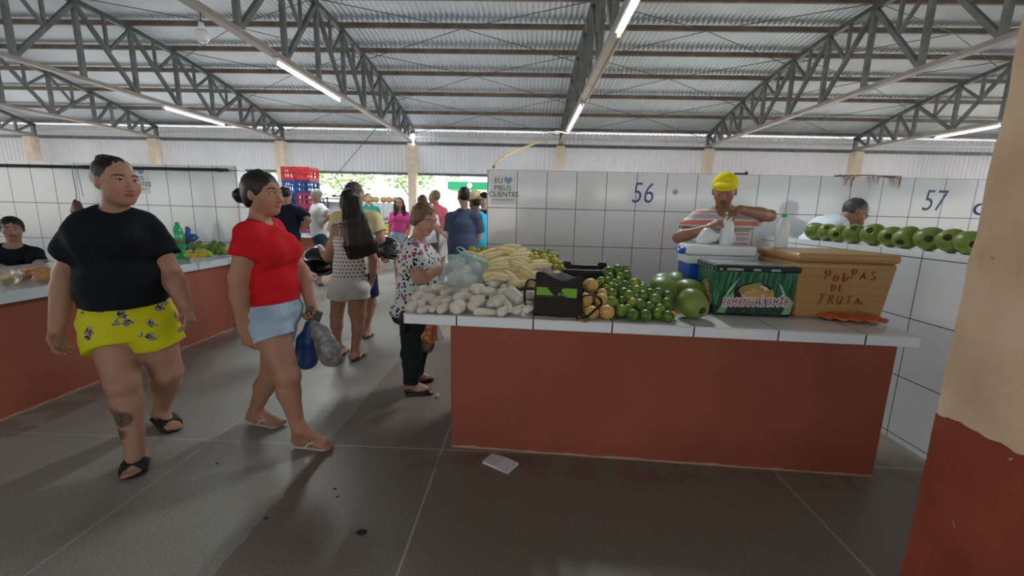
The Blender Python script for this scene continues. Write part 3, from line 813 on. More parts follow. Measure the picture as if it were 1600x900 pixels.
# limes lower in the heap that carry the visible ones
for p, r in list(pts):
    z = p.z - r * 1.75; x, y = p.x, p.y
    while z > TOP + r * .6:
        zz = max(z, TOP + r * .95)
        o = fruit('lime', (x + rng.normal() * .003, y + .012, zz), r * .95, LIMEM[0].m)
        tag(o, 'green lime buried inside the big heap, under the visible ones', 'lime', 'limes heaped on the market counter')
        z -= r * 1.75
# yellow passion fruit and one larger green fruit beside the lunch bag
PF = NT('passion_fruit', .45, .4); PF.bump(PF.noise(300, 2), .1, .001)
PFM = PF.color(PF.mix(PF.math('GREATER_THAN', PF.noise(9, 4), .60), PF.ramp(PF.noise(3, 3), (.3, (.68, .38, .10)), (.7, (.78, .54, .20))), (.34, .22, .05)))
for zx, zy, zr, lab in ((180, 640, 78, 'orange-yellow passion fruit at the counter edge, left of the pair in front'), (350, 635, 85, 'spotted yellow passion fruit at the counter edge, right of the pair in front'),
                        (290, 500, 80, 'yellow passion fruit resting on the pair in front, under the bag strap'), (165, 335, 85, 'topmost yellow passion fruit of the heap beside the lunch bag'),
                        (110, 500, 80, 'yellow passion fruit half hidden behind the lunch bag strap'), (300, 425, 60, 'yellow passion fruit touching the limes, above the strap')):
    px, py = ZL(zx, zy); p = at_pile(px, py, 2.30, TOP + .036, .62); r = zr * .1375 * p.y / FOC; p.z = max(p.z, TOP + r)
    if zy < 560:
        q_ = p + Vector((0, .02, 0)); zz = q_.z - r * 1.7
        while zz > TOP + r * .5:
            o = fruit('passion_fruit', (q_.x, q_.y, max(zz, TOP + r)), r, PFM); tag(o, 'yellow passion fruit buried under the visible ones', 'passion fruit', 'passion fruit in an orange net'); zz -= r * 1.7
    tag(fruit('passion_fruit', p, r, PFM, sq=(1, 1, 1.08)), lab, 'passion fruit', 'passion fruit in an orange net')
px, py = ZL(400, 550); p = at_pile(px, py, 2.33, TOP + .045, .4); tag(fruit('green_guava', p, .046, LIMEM[1].m, (0, 0, 0), (1, 1, 1.1)), 'large pale green fruit between the passion fruit and the limes', 'fruit')
o = MB()
NETM = mat('orange_net', (.60, .28, .04), .6)
pn = [at_z(*ZL(a, b), TOP + .006) for a, b in ((60, 745), (110, 735), (150, 715), (110, 755), (50, 735))]
o.tube(smooth_pts(pn, 5), .0025, 6)
for a in ((20, 640), (30, 690)): o.tube(smooth_pts([at_z(*ZL(*a), TOP + .03), at_z(*ZL(60, 720), TOP + .01), at_z(*ZL(110, 745), TOP + .004)], 5), .002, 6)
tag(recenter(o.obj('net_tail', NETM, smooth=True)), 'loose tail of an orange plastic net on the counter edge by the passion fruit', 'net')
for i, (a, b, lab) in enumerate((((310, 345), (375, 360), 'curled yellow wrapper scrap on the left side of the lime heap'), ((1085, 645), (1140, 690), 'curled yellow wrapper scrap between limes and front coconut'))):
    p0, p1 = [at_pile(*ZL(*k), 2.27, TOP + .045, .56) for k in (a, b)]
    o = MB().tube(smooth_pts([p0, (p0 + p1) / 2 + Vector((0, 0, .014)), p1], 5), .014, 10, flat=.25).obj('wrapper_scrap', mat('yellow_wrapper', (.75, .42, .02), .4), smooth=True); tag(recenter(o), lab, 'scrap')

# green coconuts
CN = NT('green_coconut_husk', .38, .45); v = CN.xyz()
c = CN.ramp(CN.noise(2.2, 4), (.3, (.12, .19, .03)), (.55, (.19, .27, .05)), (.8, (.28, .35, .09)))
c = CN.mix(CN.math('GREATER_THAN', CN.noise(7, 5, rough=.7), .66), c, (.12, .10, .03))
CNM = CN.color(c); CN.bump(CN.noise(20, 3), .15, .01)
CAPM = mat('coconut_stem_cap', (.085, .06, .02), .9, .2, 0, .5, 40, .6, 60)
CN2 = NT('pale_coconut_husk', .4, .45)
c = CN2.ramp(CN2.noise(2.2, 4), (.3, (.17, .27, .09)), (.55, (.24, .35, .12)), (.8, (.32, .42, .17)))
CNM2 = CN2.color(CN2.mix(CN2.math('GREATER_THAN', CN2.noise(6, 5, rough=.7), .65), c, (.16, .15, .05)))
def coconut(p, r, d, lab, group, m=CNM, ln=1.12, tri=.05):
    root = empty('green_coconut', p); tag(root, lab, 'coconut', group)
    R = up_z(d); mb = MB()
    prof = [(0, -1.0), (.30, -.97)] + [(math.sin(a) ** .85, -math.cos(a)) for a in np.linspace(.45, PI - .55, 14)] + [(.36, .93), (.29, .935), (.25, .85), (0, .83)]
    mb.lathe([(a * r, b * r * ln) for a, b in prof], 30)
    vs = []
    for q_ in mb.v:
        q_ = Vector(q_); a = math.atan2(q_.y, q_.x); k = 1 + tri * math.cos(3 * a)
        vs.append(R @ Vector((q_.x * k, q_.y * k, q_.z)))
    mb.v = [tuple(x) for x in vs]
    o = mb.obj('husk', m, root, smooth=True)
    cp = MB().lathe([(r * .29, .90 * r * ln), (r * .27, .925 * r * ln), (r * .20, .905 * r * ln), (r * .10, .90 * r * ln), (r * .06, .94 * r * ln), (0, .945 * r * ln)], 16, R).obj('stem_cap', CAPM, root, smooth=True)
    return root
p = at_z(*ZL(1330, 690), TOP); r = .092
for zx, zy, rr, Y, d, lab, m in ((1325, 545, .084, 2.40, (.30, -.9, -.28), 'large green coconut at the counter edge with its stem scar facing out', CNM),
                                 (985, 345, .095, 2.72, (.9, -.42, -.08), 'green coconut lying sideways behind the limes, stem scar to the right', CNM),
                                 (1290, 385, .094, 2.68, (-.5, .8, .2), 'green coconut behind the large front one, against the printed box', CNM),
                                 (1150, 285, .098, 2.90, (.2, .9, .3), 'pale coconut at the back of the group beside the blue cooler', CNM2),
                                 (1000, 300, .092, 2.92, (-.5, .7, .5), 'pale coconut at the back of the group, mostly behind the sideways one', CNM2)):
    px, py = ZL(zx, zy); p = at_y(px, py, Y); p.z = TOP + rr * (1.04)
    coconut(p, rr, Vector(d).normalized(), lab, 'green coconuts on the market counter', m)
ordn = ['first (farthest)', 'second', 'third', 'fourth', 'fifth', 'sixth', 'seventh', 'eighth', 'ninth', 'tenth (nearest the pillar)']
dirs = [(-.5, .6, .3), (-.55, -.6, .5), (-.75, -.6, -.1), (-.55, -.6, .55), (-.75, -.5, .4), (-.75, -.6, .0), (-.85, -.4, -.45), (-.7, -.7, .0), (-.8, -.5, .25), (-.5, -.85, -.1)]
cps = [(275, 408, 70), (365, 415, 68), (455, 425, 68), (575, 425, 77), (725, 435, 85), (862, 450, 83), (985, 465, 88), (1160, 470, 96), (1330, 495, 96), (1470, 505, 96)]
px_prev = None
for i, (zx, zy, zr) in enumerate(cps):
    p = at_x(1220 + .2 * zx, 280 + .2 * zy, 2.53); r = zr * .2 * p.y / FOC * .93
    p.z = 1.24 + r * 1.0; p.x = 2.53
    coconut(p, r, Vector(dirs[i]).normalized(), 'green coconut on the tiled divider wall, %s in the row' % ordn[i], 'green coconuts along the divider wall', CNM, 1.14, .04)

# corn ears
CO = NT('corn_kernels', .45, .4); v = CO.xyz()
ang_ = CO.math('ARCTAN2', v[1], v[0])
kern = CO.math('MULTIPLY', CO.math('ABSOLUTE', CO.math('SINE', CO.math('MULTIPLY', ang_, 7))), CO.math('ABSOLUTE', CO.math('SINE', CO.math('MULTIPLY', v[2], 95))))
CO.bump(kern, .4, .005)
c = CO.ramp(kern, (.02, (.72, .50, .17)), (.30, (.88, .72, .34)))
c = CO.mix(CO.ramp(CO.noise(1.3, 3), (.4, (0, 0, 0)), (.7, (1, 1, 1))), c, CO.mix(.6, c, (.84, .74, .46)))
COM = CO.color(c)
HUSK = mat('corn_husk', (.56, .52, .26), .7, .3, 0, .2, 30)
corn_proto = None
def corn(a, b, r, lab, tilt=0):
    global corn_proto
    a, b = Vector(a), Vector(b); L = (b - a).length
    if corn_proto is None:
        prof = [(0, 0), (.45, .0), (.80, .06), (.97, .20), (1.0, .45), (.90, .72), (.68, .90), (.34, .985), (0, 1.0)]
        root = empty('corn_ear')
        MB().lathe([(x, z) for x, z in prof], 18).obj('kernels', COM, root, smooth=True)
        MB().lathe([(0, -.04), (.38, -.045), (.50, -.01), (.72, .03), (.66, .06), (.3, .05)], 14).obj('stalk_end', HUSK, root, smooth=True)
        corn_proto = root
    else: root = copy_tree(corn_proto)
    root.location = a; root.rotation_mode = 'QUATERNION'; root.rotation_quaternion = Vector((0, 0, 1)).rotation_difference(b - a); root.scale = (r, r, L)
    return tag(root, lab, 'corn', 'peeled corn ears heaped on the counter')
ZC = lambda zx, zy: (690 + .13125 * zx, 375 + .13125 * zy)
ears = [(420, 190, 700, 95), (700, 100, 940, 105), (370, 215, 560, 145), (500, 225, 740, 160), (470, 265, 760, 175), (720, 135, 860, 150), (820, 145, 970, 140), (850, 195, 960, 150), (940, 120, 1015, 150), (870, 210, 1005, 185),
        (590, 240, 830, 205), (530, 300, 850, 225), (770, 230, 965, 215), (850, 240, 1005, 250), (630, 315, 885, 260), (930, 275, 1060, 350), (1000, 290, 1200, 270), (1050, 330, 1300, 310), (1080, 275, 1210, 255), (540, 345, 815, 310),
        (820, 360, 1000, 335), (870, 300, 1015, 335), (560, 410, 670, 385), (540, 440, 720, 430), (870, 420, 1000, 400), (740, 370, 940, 560), (730, 430, 870, 480), (850, 545, 985, 520), (890, 470, 1015, 450), (1000, 380, 1080, 430), (990, 440, 1060, 500),
        (630, 455, 770, 465), (555, 475, 720, 485), (330, 180, 420, 200), (640, 395, 800, 400)]
RC = rank([((e[0] + e[2]) / 2, (e[1] + e[3]) / 2) for e in ears], 6)
for i, (a0, a1, b0, b1) in enumerate(ears):
    A = at_pile(*ZC(a0, a1), 2.55, .985, .62); B = at_pile(*ZC(b0, b1), 2.55, .985, .62)
    d = B - A
    L = max(d.length, .15); L = min(L, .24)
    mid = (A + B) / 2 + Vector((0, -.012, .006)) * (1 if i % 2 else -1); u = d.normalized()
    if i % 3 == 1: u = -u
    r = .0235 + .003 * rng.random()
    lab = 'yellow corn ear, %s of the corn heap' % RC[i]
    corn(mid - u * L / 2, mid + u * L / 2, r, lab)
for k in range(4):                               # the layers inside the heap that carry the visible ears
    for y in np.arange(2.56 + k * .06, 2.86, .055):
        zz = TOP + .026 + k * .048
        if zz + .05 > .985 + .62 * (y - 2.55) - .02: continue
        for x in (-.30, -.07, .16):
            corn((x + rng.normal() * .01, y, zz), (x + .21, y + rng.normal() * .01, zz), .025, 'peeled corn ear inside the heap, under the visible layers')
# bananas
BAN = [NT('banana_skin_%d' % i, .45, .4) for i in range(2)]
BANM = [BAN[0].color(BAN[0].ramp(BAN[0].noise(14, 3), (.3, (.30, .34, .03)), (.7, (.52, .47, .05)))), BAN[1].color(BAN[1].ramp(BAN[1].noise(14, 3), (.3, (.10, .20, .02)), (.7, (.30, .36, .04))))]
def bananas(name, lab, fingers, Y0, z0, slope, conv, ref):
    c0 = at_pile(*conv(*ref), Y0, z0, slope)
    root = empty(name, c0); tag(root, lab, 'bananas', 'banana bunches behind the corn')
    for i, (a0, a1, b0, b1, g) in enumerate(fingers):
        A = at_pile(*conv(a0, a1), Y0, z0, slope) - c0; B = at_pile(*conv(b0, b1), Y0, z0, slope) - c0
        m = (A + B) / 2 + Vector((0, -.012, .014))
        MB().tube(smooth_pts([A, (A + m) / 2 + Vector((0, -.002, .003)), m, (B + m) / 2 + Vector((0, -.002, .003)), B], 3), [.006] + [.010, .015, .018, .0195, .0205, .021, .0205, .0195, .018, .014, .010] + [.005], 10).obj('banana', BANM[g], root, smooth=True)
    MB().tube([Vector((0, .02, -.01)), Vector((.03, .06, .02))], .016, 8).obj('crown', mat('banana_crown', (.10, .11, .03), .8), root, smooth=True)
bananas('banana_bunch', 'bunch of green-yellow bananas right of the corn heap, left half', [(1035, 200, 1170, 195, 0), (1060, 165, 1165, 150, 1), (1040, 250, 1090, 265, 0), (1065, 240, 1175, 235, 0), (1170, 215, 1255, 215, 0), (1160, 190, 1240, 175, 1), (1200, 260, 1285, 262, 0), (1010, 225, 1065, 250, 0)], 2.72, 1.05, .5, ZC, (1110, 210))
bananas('banana_bunch', 'bunch of green-yellow bananas above the black lunch bag', [(1250, 190, 1345, 190, 0), (1250, 160, 1330, 150, 1), (1285, 225, 1380, 228, 0), (1250, 240, 1300, 215, 0), (1290, 260, 1385, 262, 0), (1320, 285, 1400, 280, 0), (1370, 300, 1440, 315, 0), (1310, 345, 1390, 345, 0), (1400, 350, 1450, 360, 0), (1345, 200, 1380, 215, 1)], 2.72, 1.03, .5, ZC, (1320, 240))
bananas('banana_bunch', 'small bunch of bananas at the left end of the corn heap', [(325, 130, 410, 125, 0), (340, 160, 420, 145, 0), (400, 165, 460, 145, 1), (470, 125, 520, 120, 1)], 2.75, 1.09, .5, ZC, (400, 140))

# peeled manioc pieces in clear bags
MA = NT('peeled_manioc', .6, .3)
MAM = MA.color(MA.ramp(MA.noise(9, 4), (.3, (.80, .73, .60)), (.7, (.88, .83, .73)))); MA.bump(MA.noise(45, 3), .2, .004)
ZM = lambda zx, zy: (630 + .13125 * zx, 440 + .13125 * zy)
man = [(60, 330, 165, 255, 58), (110, 205, 225, 160, 50), (230, 200, 385, 200, 62), (215, 262, 245, 240, 46), (170, 340, 300, 332, 45), (320, 335, 405, 290, 45), (350, 235, 425, 250, 45), (360, 60, 445, 85, 48), (440, 140, 570, 115, 62), (390, 352, 535, 305, 55), (465, 250, 570, 215, 52),
       (580, 200, 730, 190, 62), (600, 345, 680, 300, 82), (670, 112, 800, 120, 38), (830, 100, 930, 90, 78), (930, 95, 1085, 120, 58), (800, 225, 970, 215, 62), (765, 300, 905, 270, 52), (850, 372, 1100, 368, 50), (1035, 275, 1055, 240, 48), (720, 150, 770, 190, 45),
       (1075, 245, 1180, 235, 72), (1215, 235, 1290, 350, 56), (1150, 375, 1205, 355, 52), (1255, 120, 1400, 225, 78), (1320, 345, 1400, 330, 46), (1440, 325, 1525, 325, 60), (1010, 40, 1140, 35, 52), (1135, 115, 1235, 130, 52), (410, 195, 500, 205, 40), (1190, 60, 1260, 90, 40)]
bag_of = lambda zx: 0 if zx < 560 else (1 if zx < 1060 else 2)
bagf = [[], [], []]
BL = ['left end of the counter', 'middle of the heap', 'lunch bag']
def manioc(a, b, r, lab, seed, group='peeled manioc pieces in clear bags', parent=None):
    a, b = Vector(a), Vector(b); ax = (b - a); L = ax.length; R = up_z(ax.normalized())
    rg = np.random.default_rng(seed); mb = MB()
    r0, r1 = r * (1.02 + .1 * rg.normal()), r * (.9 + .12 * rg.normal())
    prof = [(0, -.01), (r0 * .82, 0), (r0 * .97, .008), (r0, L * .2), ((r0 + r1) / 2 * 1.04, L * .5), (r1, L * .8), (r1 * .93, L - .008), (r1 * .78, L), (0, L + .004)]
    mb.lathe(prof, 14, Matrix.Translation(a) @ R @ Matrix.Diagonal((1, .88 + .2 * rg.random(), 1, 1)))
    o = mb.obj('manioc_piece', MAM, parent, smooth=True)
    b_ = o.modifiers.new('edge', 'BEVEL'); b_.width = .003; b_.limit_method = 'ANGLE'; b_.angle_limit = .9
    if not parent: recenter(o)
    tag(o, lab, 'manioc', group); return o
RM = rank([((e[0] + e[2]) / 2, (e[1] + e[3]) / 2) for e in man], 4)
for i, (a0, a1, b0, b1, r) in enumerate(man):
    p0, s0 = 2.33, .50
    rr = r * .13125 * 2.42 / FOC
    A = at_pile(*ZM(a0, a1), p0, TOP + .036, s0); B = at_pile(*ZM(b0, b1), p0, TOP + .036, s0)
    if (B - A).length < .075:
        dd = (B - A).normalized(); mid = (A + B) / 2; dd = (dd + Vector((0, .8, .1))).normalized(); A, B = mid - dd * .03, mid + dd * .05
    A.z = max(A.z, TOP + rr * .95); B.z = max(B.z, TOP + rr * .95)
    k = bag_of((a0 + b0) / 2)
    lab = 'manioc piece, %s of the bagged heap' % RM[i]
    if i == 12: lab = 'thick manioc piece with its round cut end facing the camera at the counter edge'
    if i == 18: lab = 'long manioc piece lying along the counter edge'
    if i == 24: lab = 'large manioc piece with a shiny film highlight beside the lunch bag'
    manioc(A, B, rr, lab, i); bagf[k].append((A, B, rr))
for k in range(3):                              # pieces below that carry the upper ones
    for x0 in np.arange(0, .27, .075):
        xs = (-.60, -.32, -.04)[k] + x0
        for y, z in ((2.47, .036), (2.55, .036), (2.52, .09)):
            a = Vector((xs, y - (xs + .42) * .055, TOP + z)); manioc(a - Vector((.05, .01, 0)), a + Vector((.04, .01, 0)), .030, 'manioc piece inside the bag at the %s, under the visible ones' % BL[k], int(900 + k * 50 + x0 * 100 + z * 1000))
for k, fl_ in enumerate(bagf):
    arr = np.array([list(x) for a, b, r in fl_ for x in (a, b)]); lo, hi = arr.min(0) - .09, arr.max(0) + .09
    F = Field(lo, hi, .006)
    for a, b, r in fl_: F.cone(a, b, r + .006, r + .006, .035)
    if k == 2:
        t0 = np.array(at_pile(*ZM(1190, 100), 2.36, TOP + .05, .5)); F.cone(t0, t0 + V(.03, .01, .05), .02, .012, .03); F.cone(t0 + V(.03, .01, .05), t0 + V(.05, -.01, .085), .006, .022, .01)
    F.cut((0, 0, TOP + .002), (0, 0, -1))
    F.lumps(.002, 90, k)
    o = F.mesh('plastic_bag', M['clear_film']); recenter(o)
    tag(o, 'clear plastic bag round the manioc pieces at the %s' % BL[k], 'plastic bag', 'clear manioc bags')
# knotted pale blue bag of manioc
c = at_y(722, 432, 2.66); c.z = TOP
KB = c
def kb(px, py, Y=2.62): return np.array(at_y(px, py, Y))
F = Field(np.array(c) - [.24, .20, .02], np.array(c) + [.26, .2, .46], .006)
inner = []
for i, (px, py, Y) in enumerate(((705, 446, 2.62), (722, 425, 2.62), (738, 437, 2.60), (728, 452, 2.60), (712, 432, 2.66), (740, 420, 2.66), (748, 447, 2.62), (716, 410, 2.68))):
    p = kb(px, py, Y); p[2] = max(p[2], TOP + .045); inner.append(p)
    d = V(*[(.045, .02, .02), (.03, -.03, .03), (.04, .03, -.02), (.05, 0, .01), (.02, .03, .03), (.04, -.01, .02), (.03, .02, -.03), (.04, 0, .0)][i])
    manioc(p - d, p + d, .042, 'peeled manioc piece inside the knotted blue-tinted bag, seen dimly through the film', 70 + i, 'manioc pieces in the knotted blue bag')
    F.cone(p - d * 1.1, p + d * 1.1, .053, .053, .07)
F.ell(np.array(KB) + [0, 0, .10], (.15, .10, .11), k=.06)
kn = kb(738, 402, 2.64); F.cone(kb(726, 415, 2.64), kn, .05, .012, .05)
F.cut((0, 0, TOP + .002), (0, 0, -1)).lumps(.0025, 70, 9)
bag = F.mesh('plastic_bag', M['blue_film']); tag(recenter(bag), 'knotted pale blue plastic bag of manioc pieces in front of the corn', 'plastic bag')
lp = smooth_pts([Vector(kb(*ZC(*k), 2.64)) for k in ((330, 250), (275, 190), (185, 110), (205, 85), (265, 110), (315, 190), (325, 245))], 5)
BF2 = mat('blue_bag_handle', (.25, .55, .66), .3, alpha=.75)
o = MB().tube(lp, .015, 8, flat=.3).obj('handle_loop', BF2, bag, smooth=True); o.location = -bag.location
o = MB().tube(smooth_pts([Vector(kb(*ZC(*k), 2.60)) for k in ((330, 240), (380, 330), (430, 470), (470, 480))], 5), .012, 8, flat=.3).obj('bag_tail', BF2, bag, smooth=True); o.location = -bag.location

# black lunch bag with a green band
lb = at_z(832, 493, TOP); lbr = at_z(901, 497, TOP)
ang = math.atan2(lbr.y - lb.y, lbr.x - lb.x) - .03; Wd = (lbr - lb).length + .03
r = empty('lunch_bag', lb, ang); tag(r, 'black insulated lunch bag with a bright green band and shoulder strap', 'bag')
BC = mat('dark_brown_nylon', (.028, .021, .021), .75, .3, 0, .25, 18, .35, 60)
g = MB(); nx, nz = 10, 10
F = Field((-.03, -.03, -.01), (Wd + .03, .24, .30), .006)
F.egg((Wd / 2, .09, .04), (Wd / 2, .09, .17), (Wd / 2 + .003, .10), (Wd / 2 - .006, .095), (1, 0, 0), .02)
F.d[:] = .5
sl, X, Y_, Z = F._sub(F.lo, F.lo + F.h * F.n)
tap = 1 - .08 * np.clip((Z - .02) / .2, 0, 1)
bx = np.abs(X - Wd / 2) - (Wd / 2 - .014) * tap; by = np.abs(Y_ - .09) - .078 * tap; topz = .242 + .020 * np.sin(X * 26 + .6) * np.cos(Y_ * 22) - .02 * (X / Wd) - .35 * np.maximum(Y_ - .10, 0)
bz = np.abs(Z - topz / 2) - (topz / 2 - .014)
F.d = (np.sqrt(np.maximum(bx, 0) ** 2 + np.maximum(by, 0) ** 2 + np.maximum(bz, 0) ** 2) + np.minimum(np.maximum(np.maximum(bx, by), bz), 0) - .014).astype(np.float32)
F.lumps(.0022, 45, 3)
o = F.mesh('body', BC); o.parent = r
GB = mat('lime_green_fabric', (.20, .46, .05), .7)
MB().box((.02, -.012, .118), (Wd - .035, -.001, .172)).obj('green_band', GB, r, bevel=.003)
MB().box((.02, -.014, .121), (Wd - .09, -.0115, .127)).obj('band_slit', BC, r)
MB().prism([(.08, .172), (.17, .172), (.145, .14), (.12, .128), (.10, .15)], .004, Matrix.Translation((0, -.017, 0))).obj('zip_flap', BC, r)
MB().tube(smooth_pts([(.13, -.02, .14), (.15, -.022, .12), (.165, -.022, .145), (.15, -.02, .155)], 4), .004, 6, closed=False).obj('zip_pull', M['black'], r)
ST = M['blackcloth']
MB().tube(smooth_pts([(.01, .05, .20), (-.035, .03, .20), (-.05, .01, .14), (-.045, .0, .07), (-.02, .0, .04), (-.005, .02, .03)], 6), .013, 8, flat=.35).obj('side_strap', ST, r, smooth=True)
MB().tube(smooth_pts([(Wd - .02, -.005, .125), (Wd + .04, -.02, .145), (Wd + .085, -.045, .135), (Wd + .10, -.05, .105), (Wd + .07, -.055, .07), (Wd + .02, -.045, .022), (Wd - .03, -.035, .008)], 8), .014, 8, flat=.3).obj('shoulder_strap', ST, r, smooth=True)

# black plastic crate at the back
a, b = at_y(880, 413, 2.86), at_y(953, 416, 2.86)
r = empty('plastic_crate', (a.x, 2.70, TOP)); tag(r, 'open black plastic crate on the counter behind the lunch bag and limes', 'crate')
Wc = b.x - a.x; Hc = a.z - TOP
g = MB(); t = .012
g.box((0, 0, 0), (Wc, .26, .012)); 
for lo, hi in (((0, 0, 0), (Wc, t, Hc - .03)), ((0, .26 - t, 0), (Wc, .26, Hc - .03)), ((0, 0, 0), (t, .26, Hc - .03)), ((Wc - t, 0, 0), (Wc, .26, Hc - .03))): g.box(lo, hi)
g.obj('body', M['black'], r, bevel=.003)
g = MB()
for lo, hi in (((-.012, -.012, Hc - .04), (Wc + .012, .008, Hc - .012)), ((-.012, .252, Hc - .04), (Wc + .012, .272, Hc - .012)), ((-.012, 0, Hc - .04), (.008, .26, Hc - .012)), ((Wc - .008, 0, Hc - .04), (Wc + .012, .26, Hc - .012))): g.box(lo, hi)
for x in (.0, Wc - .07):
    g.prism([(x, Hc - .012), (x + .012, Hc + .012), (x + .058, Hc + .012), (x + .07, Hc - .012)], .02, Matrix.Translation((0, .252, 0)))
g.obj('rim', M['black'], r, bevel=.002)
px = [at_y(p_, q_, 2.66) for p_, q_ in ((897, 428), (902, 434), (908, 440))]

# printed pamonha box
fl_, fr_ = at_z(1112, 492, TOP), at_z(1236, 497, TOP)
ang = math.atan2(fr_.y - fl_.y, fr_.x - fl_.x); W0 = (fr_ - fl_).length; H0, D0 = .312, .28
r = empty('printed_cooler_box', fl_, ang); tag(r, 'green printed box lettered PAMONHA 2 IRMAO with a dark lid', 'box')
q = NT('printed_corn_leaves', .35, .5); v = q.xyz()
warp = q.noise(6, 3); sxx = q.math('ADD', q.math('ADD', v[0], v[1]), q.math('MULTIPLY', warp, .07))
nv = q.noise(1, 5, q.comb(q.math('MULTIPLY', sxx, 60), 0.0, q.math('MULTIPLY', v[2], 5)), .6)
c = q.ramp(nv, (.30, (.004, .018, .010)), (.48, (.012, .10, .045)), (.60, (.05, .24, .11)), (.76, (.38, .58, .40)))
dk = q.noise(1, 5, q.comb(q.math('MULTIPLY', sxx, 30), 0.0, q.math('MULTIPLY', v[2], 34)), .7)
c2 = q.ramp(dk, (.42, (.004, .012, .008)), (.66, (.03, .10, .07)), (.78, (.40, .46, .44)))
lowmask = q.math('LESS_THAN', q.math('ADD', v[2], q.math('MULTIPLY', warp, .02)), .075)
PRN = q.color(q.mix(lowmask, c, c2))
tp = 1.045
def tbox(W, D, H, tap, z0=0):
    e = (tap - 1) / 2
    lo = [(0, 0, z0), (W, 0, z0), (W, D, z0), (0, D, z0)]; hi = [(-W * e, -D * e, H), (W + W * e, -D * e, H), (W + W * e, D + D * e, H), (-W * e, D + D * e, H)]
    return MB().add(lo + hi, [(3, 2, 1, 0), (4, 5, 6, 7), (0, 1, 5, 4), (1, 2, 6, 5), (2, 3, 7, 6), (3, 0, 4, 7)])
tbox(W0, D0, H0 - .03, tp).obj('body', PRN, r, bevel=.018, seg=3)
LID = mat('dark_green_lid', (.008, .022, .016), .3)
e = W0 * (tp - 1) / 2 + .006
lid_o = MB().box((-e, -.014, H0 - .042), (W0 + e, D0 + .014, H0 - .004)).obj('lid', LID, r, bevel=.008, seg=2)
MB().box((-e + .02, .006, H0 - .006), (W0 + e - .02, D0 - .006, H0 + .002)).obj('lid_top', mat('frosted_lid_film', (.42, .44, .42), .25, .5, 0, .4, 14), r, bevel=.002)
sil = mat('lid_silver_print', (.42, .46, .46), .4)
for x0, x1 in ((.01, .03), (.05, .15), (.20, .25), (.30, .36)): MB().prism([(x0, H0 - .034), (x1, H0 - .034), (x1 - .006, H0 - .022), (x0 + .008, H0 - .02)], .002, Matrix.Translation((0, -.0155, 0))).obj('lid_print', sil, lid_o)
for k in range(6): MB().box((-e - .0015, .02 + k * .05, H0 - .032), (-e + .001, .035 + k * .05, H0 - .022)).obj('lid_print', sil, lid_o)
slope = Matrix.Rotation(math.atan2(D0 * (tp - 1) / 2, H0), 4, 'X')
FR = Matrix.Translation((0, -.0012, 0)) @ slope              # the front face plane of the box
PALE = mat('printed_pale_leaf', (.24, .46, .22), .4); PALE2 = mat('printed_light_leaf', (.40, .60, .38), .4)
def poly(pts_, m, name, y=0, T=FR): return MB().prism(pts_, .0012, T @ Matrix.Translation((0, -y, 0))).obj(name, m, r)
poly([(.03, .02), (.07, .015), (.10, .09), (.15, .20), (.10, .14), (.075, .12), (.06, .10)], PALE, 'printed_leaf', .0005)
poly([(.055, .10), (.08, .13), (.14, .24), (.085, .17)], PALE2, 'printed_leaf', .001)
poly([(W0 - .06, .02), (W0 - .015, .02), (W0 - .0, .10), (W0 - .03, .12)], PALE, 'printed_leaf', .0005)
poly([(W0 - .03, .10), (W0 - .08, .19), (W0 - .10, .21), (W0 - .06, .12)], PALE2, 'printed_leaf', .001)
def oval(cx, cz, rx, rz, rot=0, n=18, sq=1.0):
    out = []
    for k in range(n):
        a = 2 * PI * k / n; x, z = rx * math.copysign(abs(math.cos(a)) ** sq, math.cos(a)), rz * math.copysign(abs(math.sin(a)) ** sq, math.sin(a))
        out.append((cx + x * math.cos(rot) - z * math.sin(rot), cz + x * math.sin(rot) + z * math.cos(rot)))
    return out
TAN = mat('printed_tamale', (.60, .36, .10), .4); TAN2 = mat('printed_husk_brown', (.36, .22, .07), .4); OLV = mat('printed_husk_olive', (.36, .30, .10), .4); DKP = mat('printed_black', (.006, .008, .008), .4)
WHP = mat('printed_plate_white', (.62, .60, .58), .4); STG = mat('printed_string', (.22, .10, .04), .5)
def picture(T, k=1.0):
    P = lambda pts_, m, n_, y: poly(pts_, m, n_, y, T)
    P(oval(.225, .145, .115, .062), DKP, 'printed_picture_ground', .0015)
    P(oval(.235, .145, .085, .052), WHP, 'printed_plate', .002)
    P(oval(.175, .165, .040, .026, .35), TAN2, 'printed_husk', .003); P(oval(.215, .185, .055, .016, .28), OLV, 'printed_husk', .0035)
    P(oval(.255, .158, .028, .024), OLV, 'printed_husk', .003); P(oval(.225, .142, .052, .021, .10, sq=.6), TAN, 'printed_tamale', .004)
    P(oval(.255, .113, .03, .014, 0, sq=.6), TAN, 'printed_tamale', .0038); P(oval(.312, .138, .028, .030, .05, sq=.5), TAN, 'printed_tamale', .004)
    P([(.308, .108), (.311, .108), (.315, .168), (.312, .168)], STG, 'printed_string', .0048); P([(.286, .150), (.34, .158), (.34, .162), (.286, .154)], STG, 'printed_string', .0048)
picture(FR)
WHI = mat('printed_white', (.85, .83, .84), .4); CRIM = mat('printed_crimson', (.34, .012, .05), .4)
tilt = Matrix.Rotation(-.035, 4, 'Y')
for b, mm, off, y in (('PAMONHA 2 IRMÃO', WHI, .0075, .0055), ('PAMONHA 2 IRMÃO', CRIM, .0, .0065)):
    text('lettering', b, .068, mm, r, FR @ Matrix.Translation((W0 / 2 + .012, -y, .088)) @ tilt @ FACE_CAM, .0004, .10, off, .615)
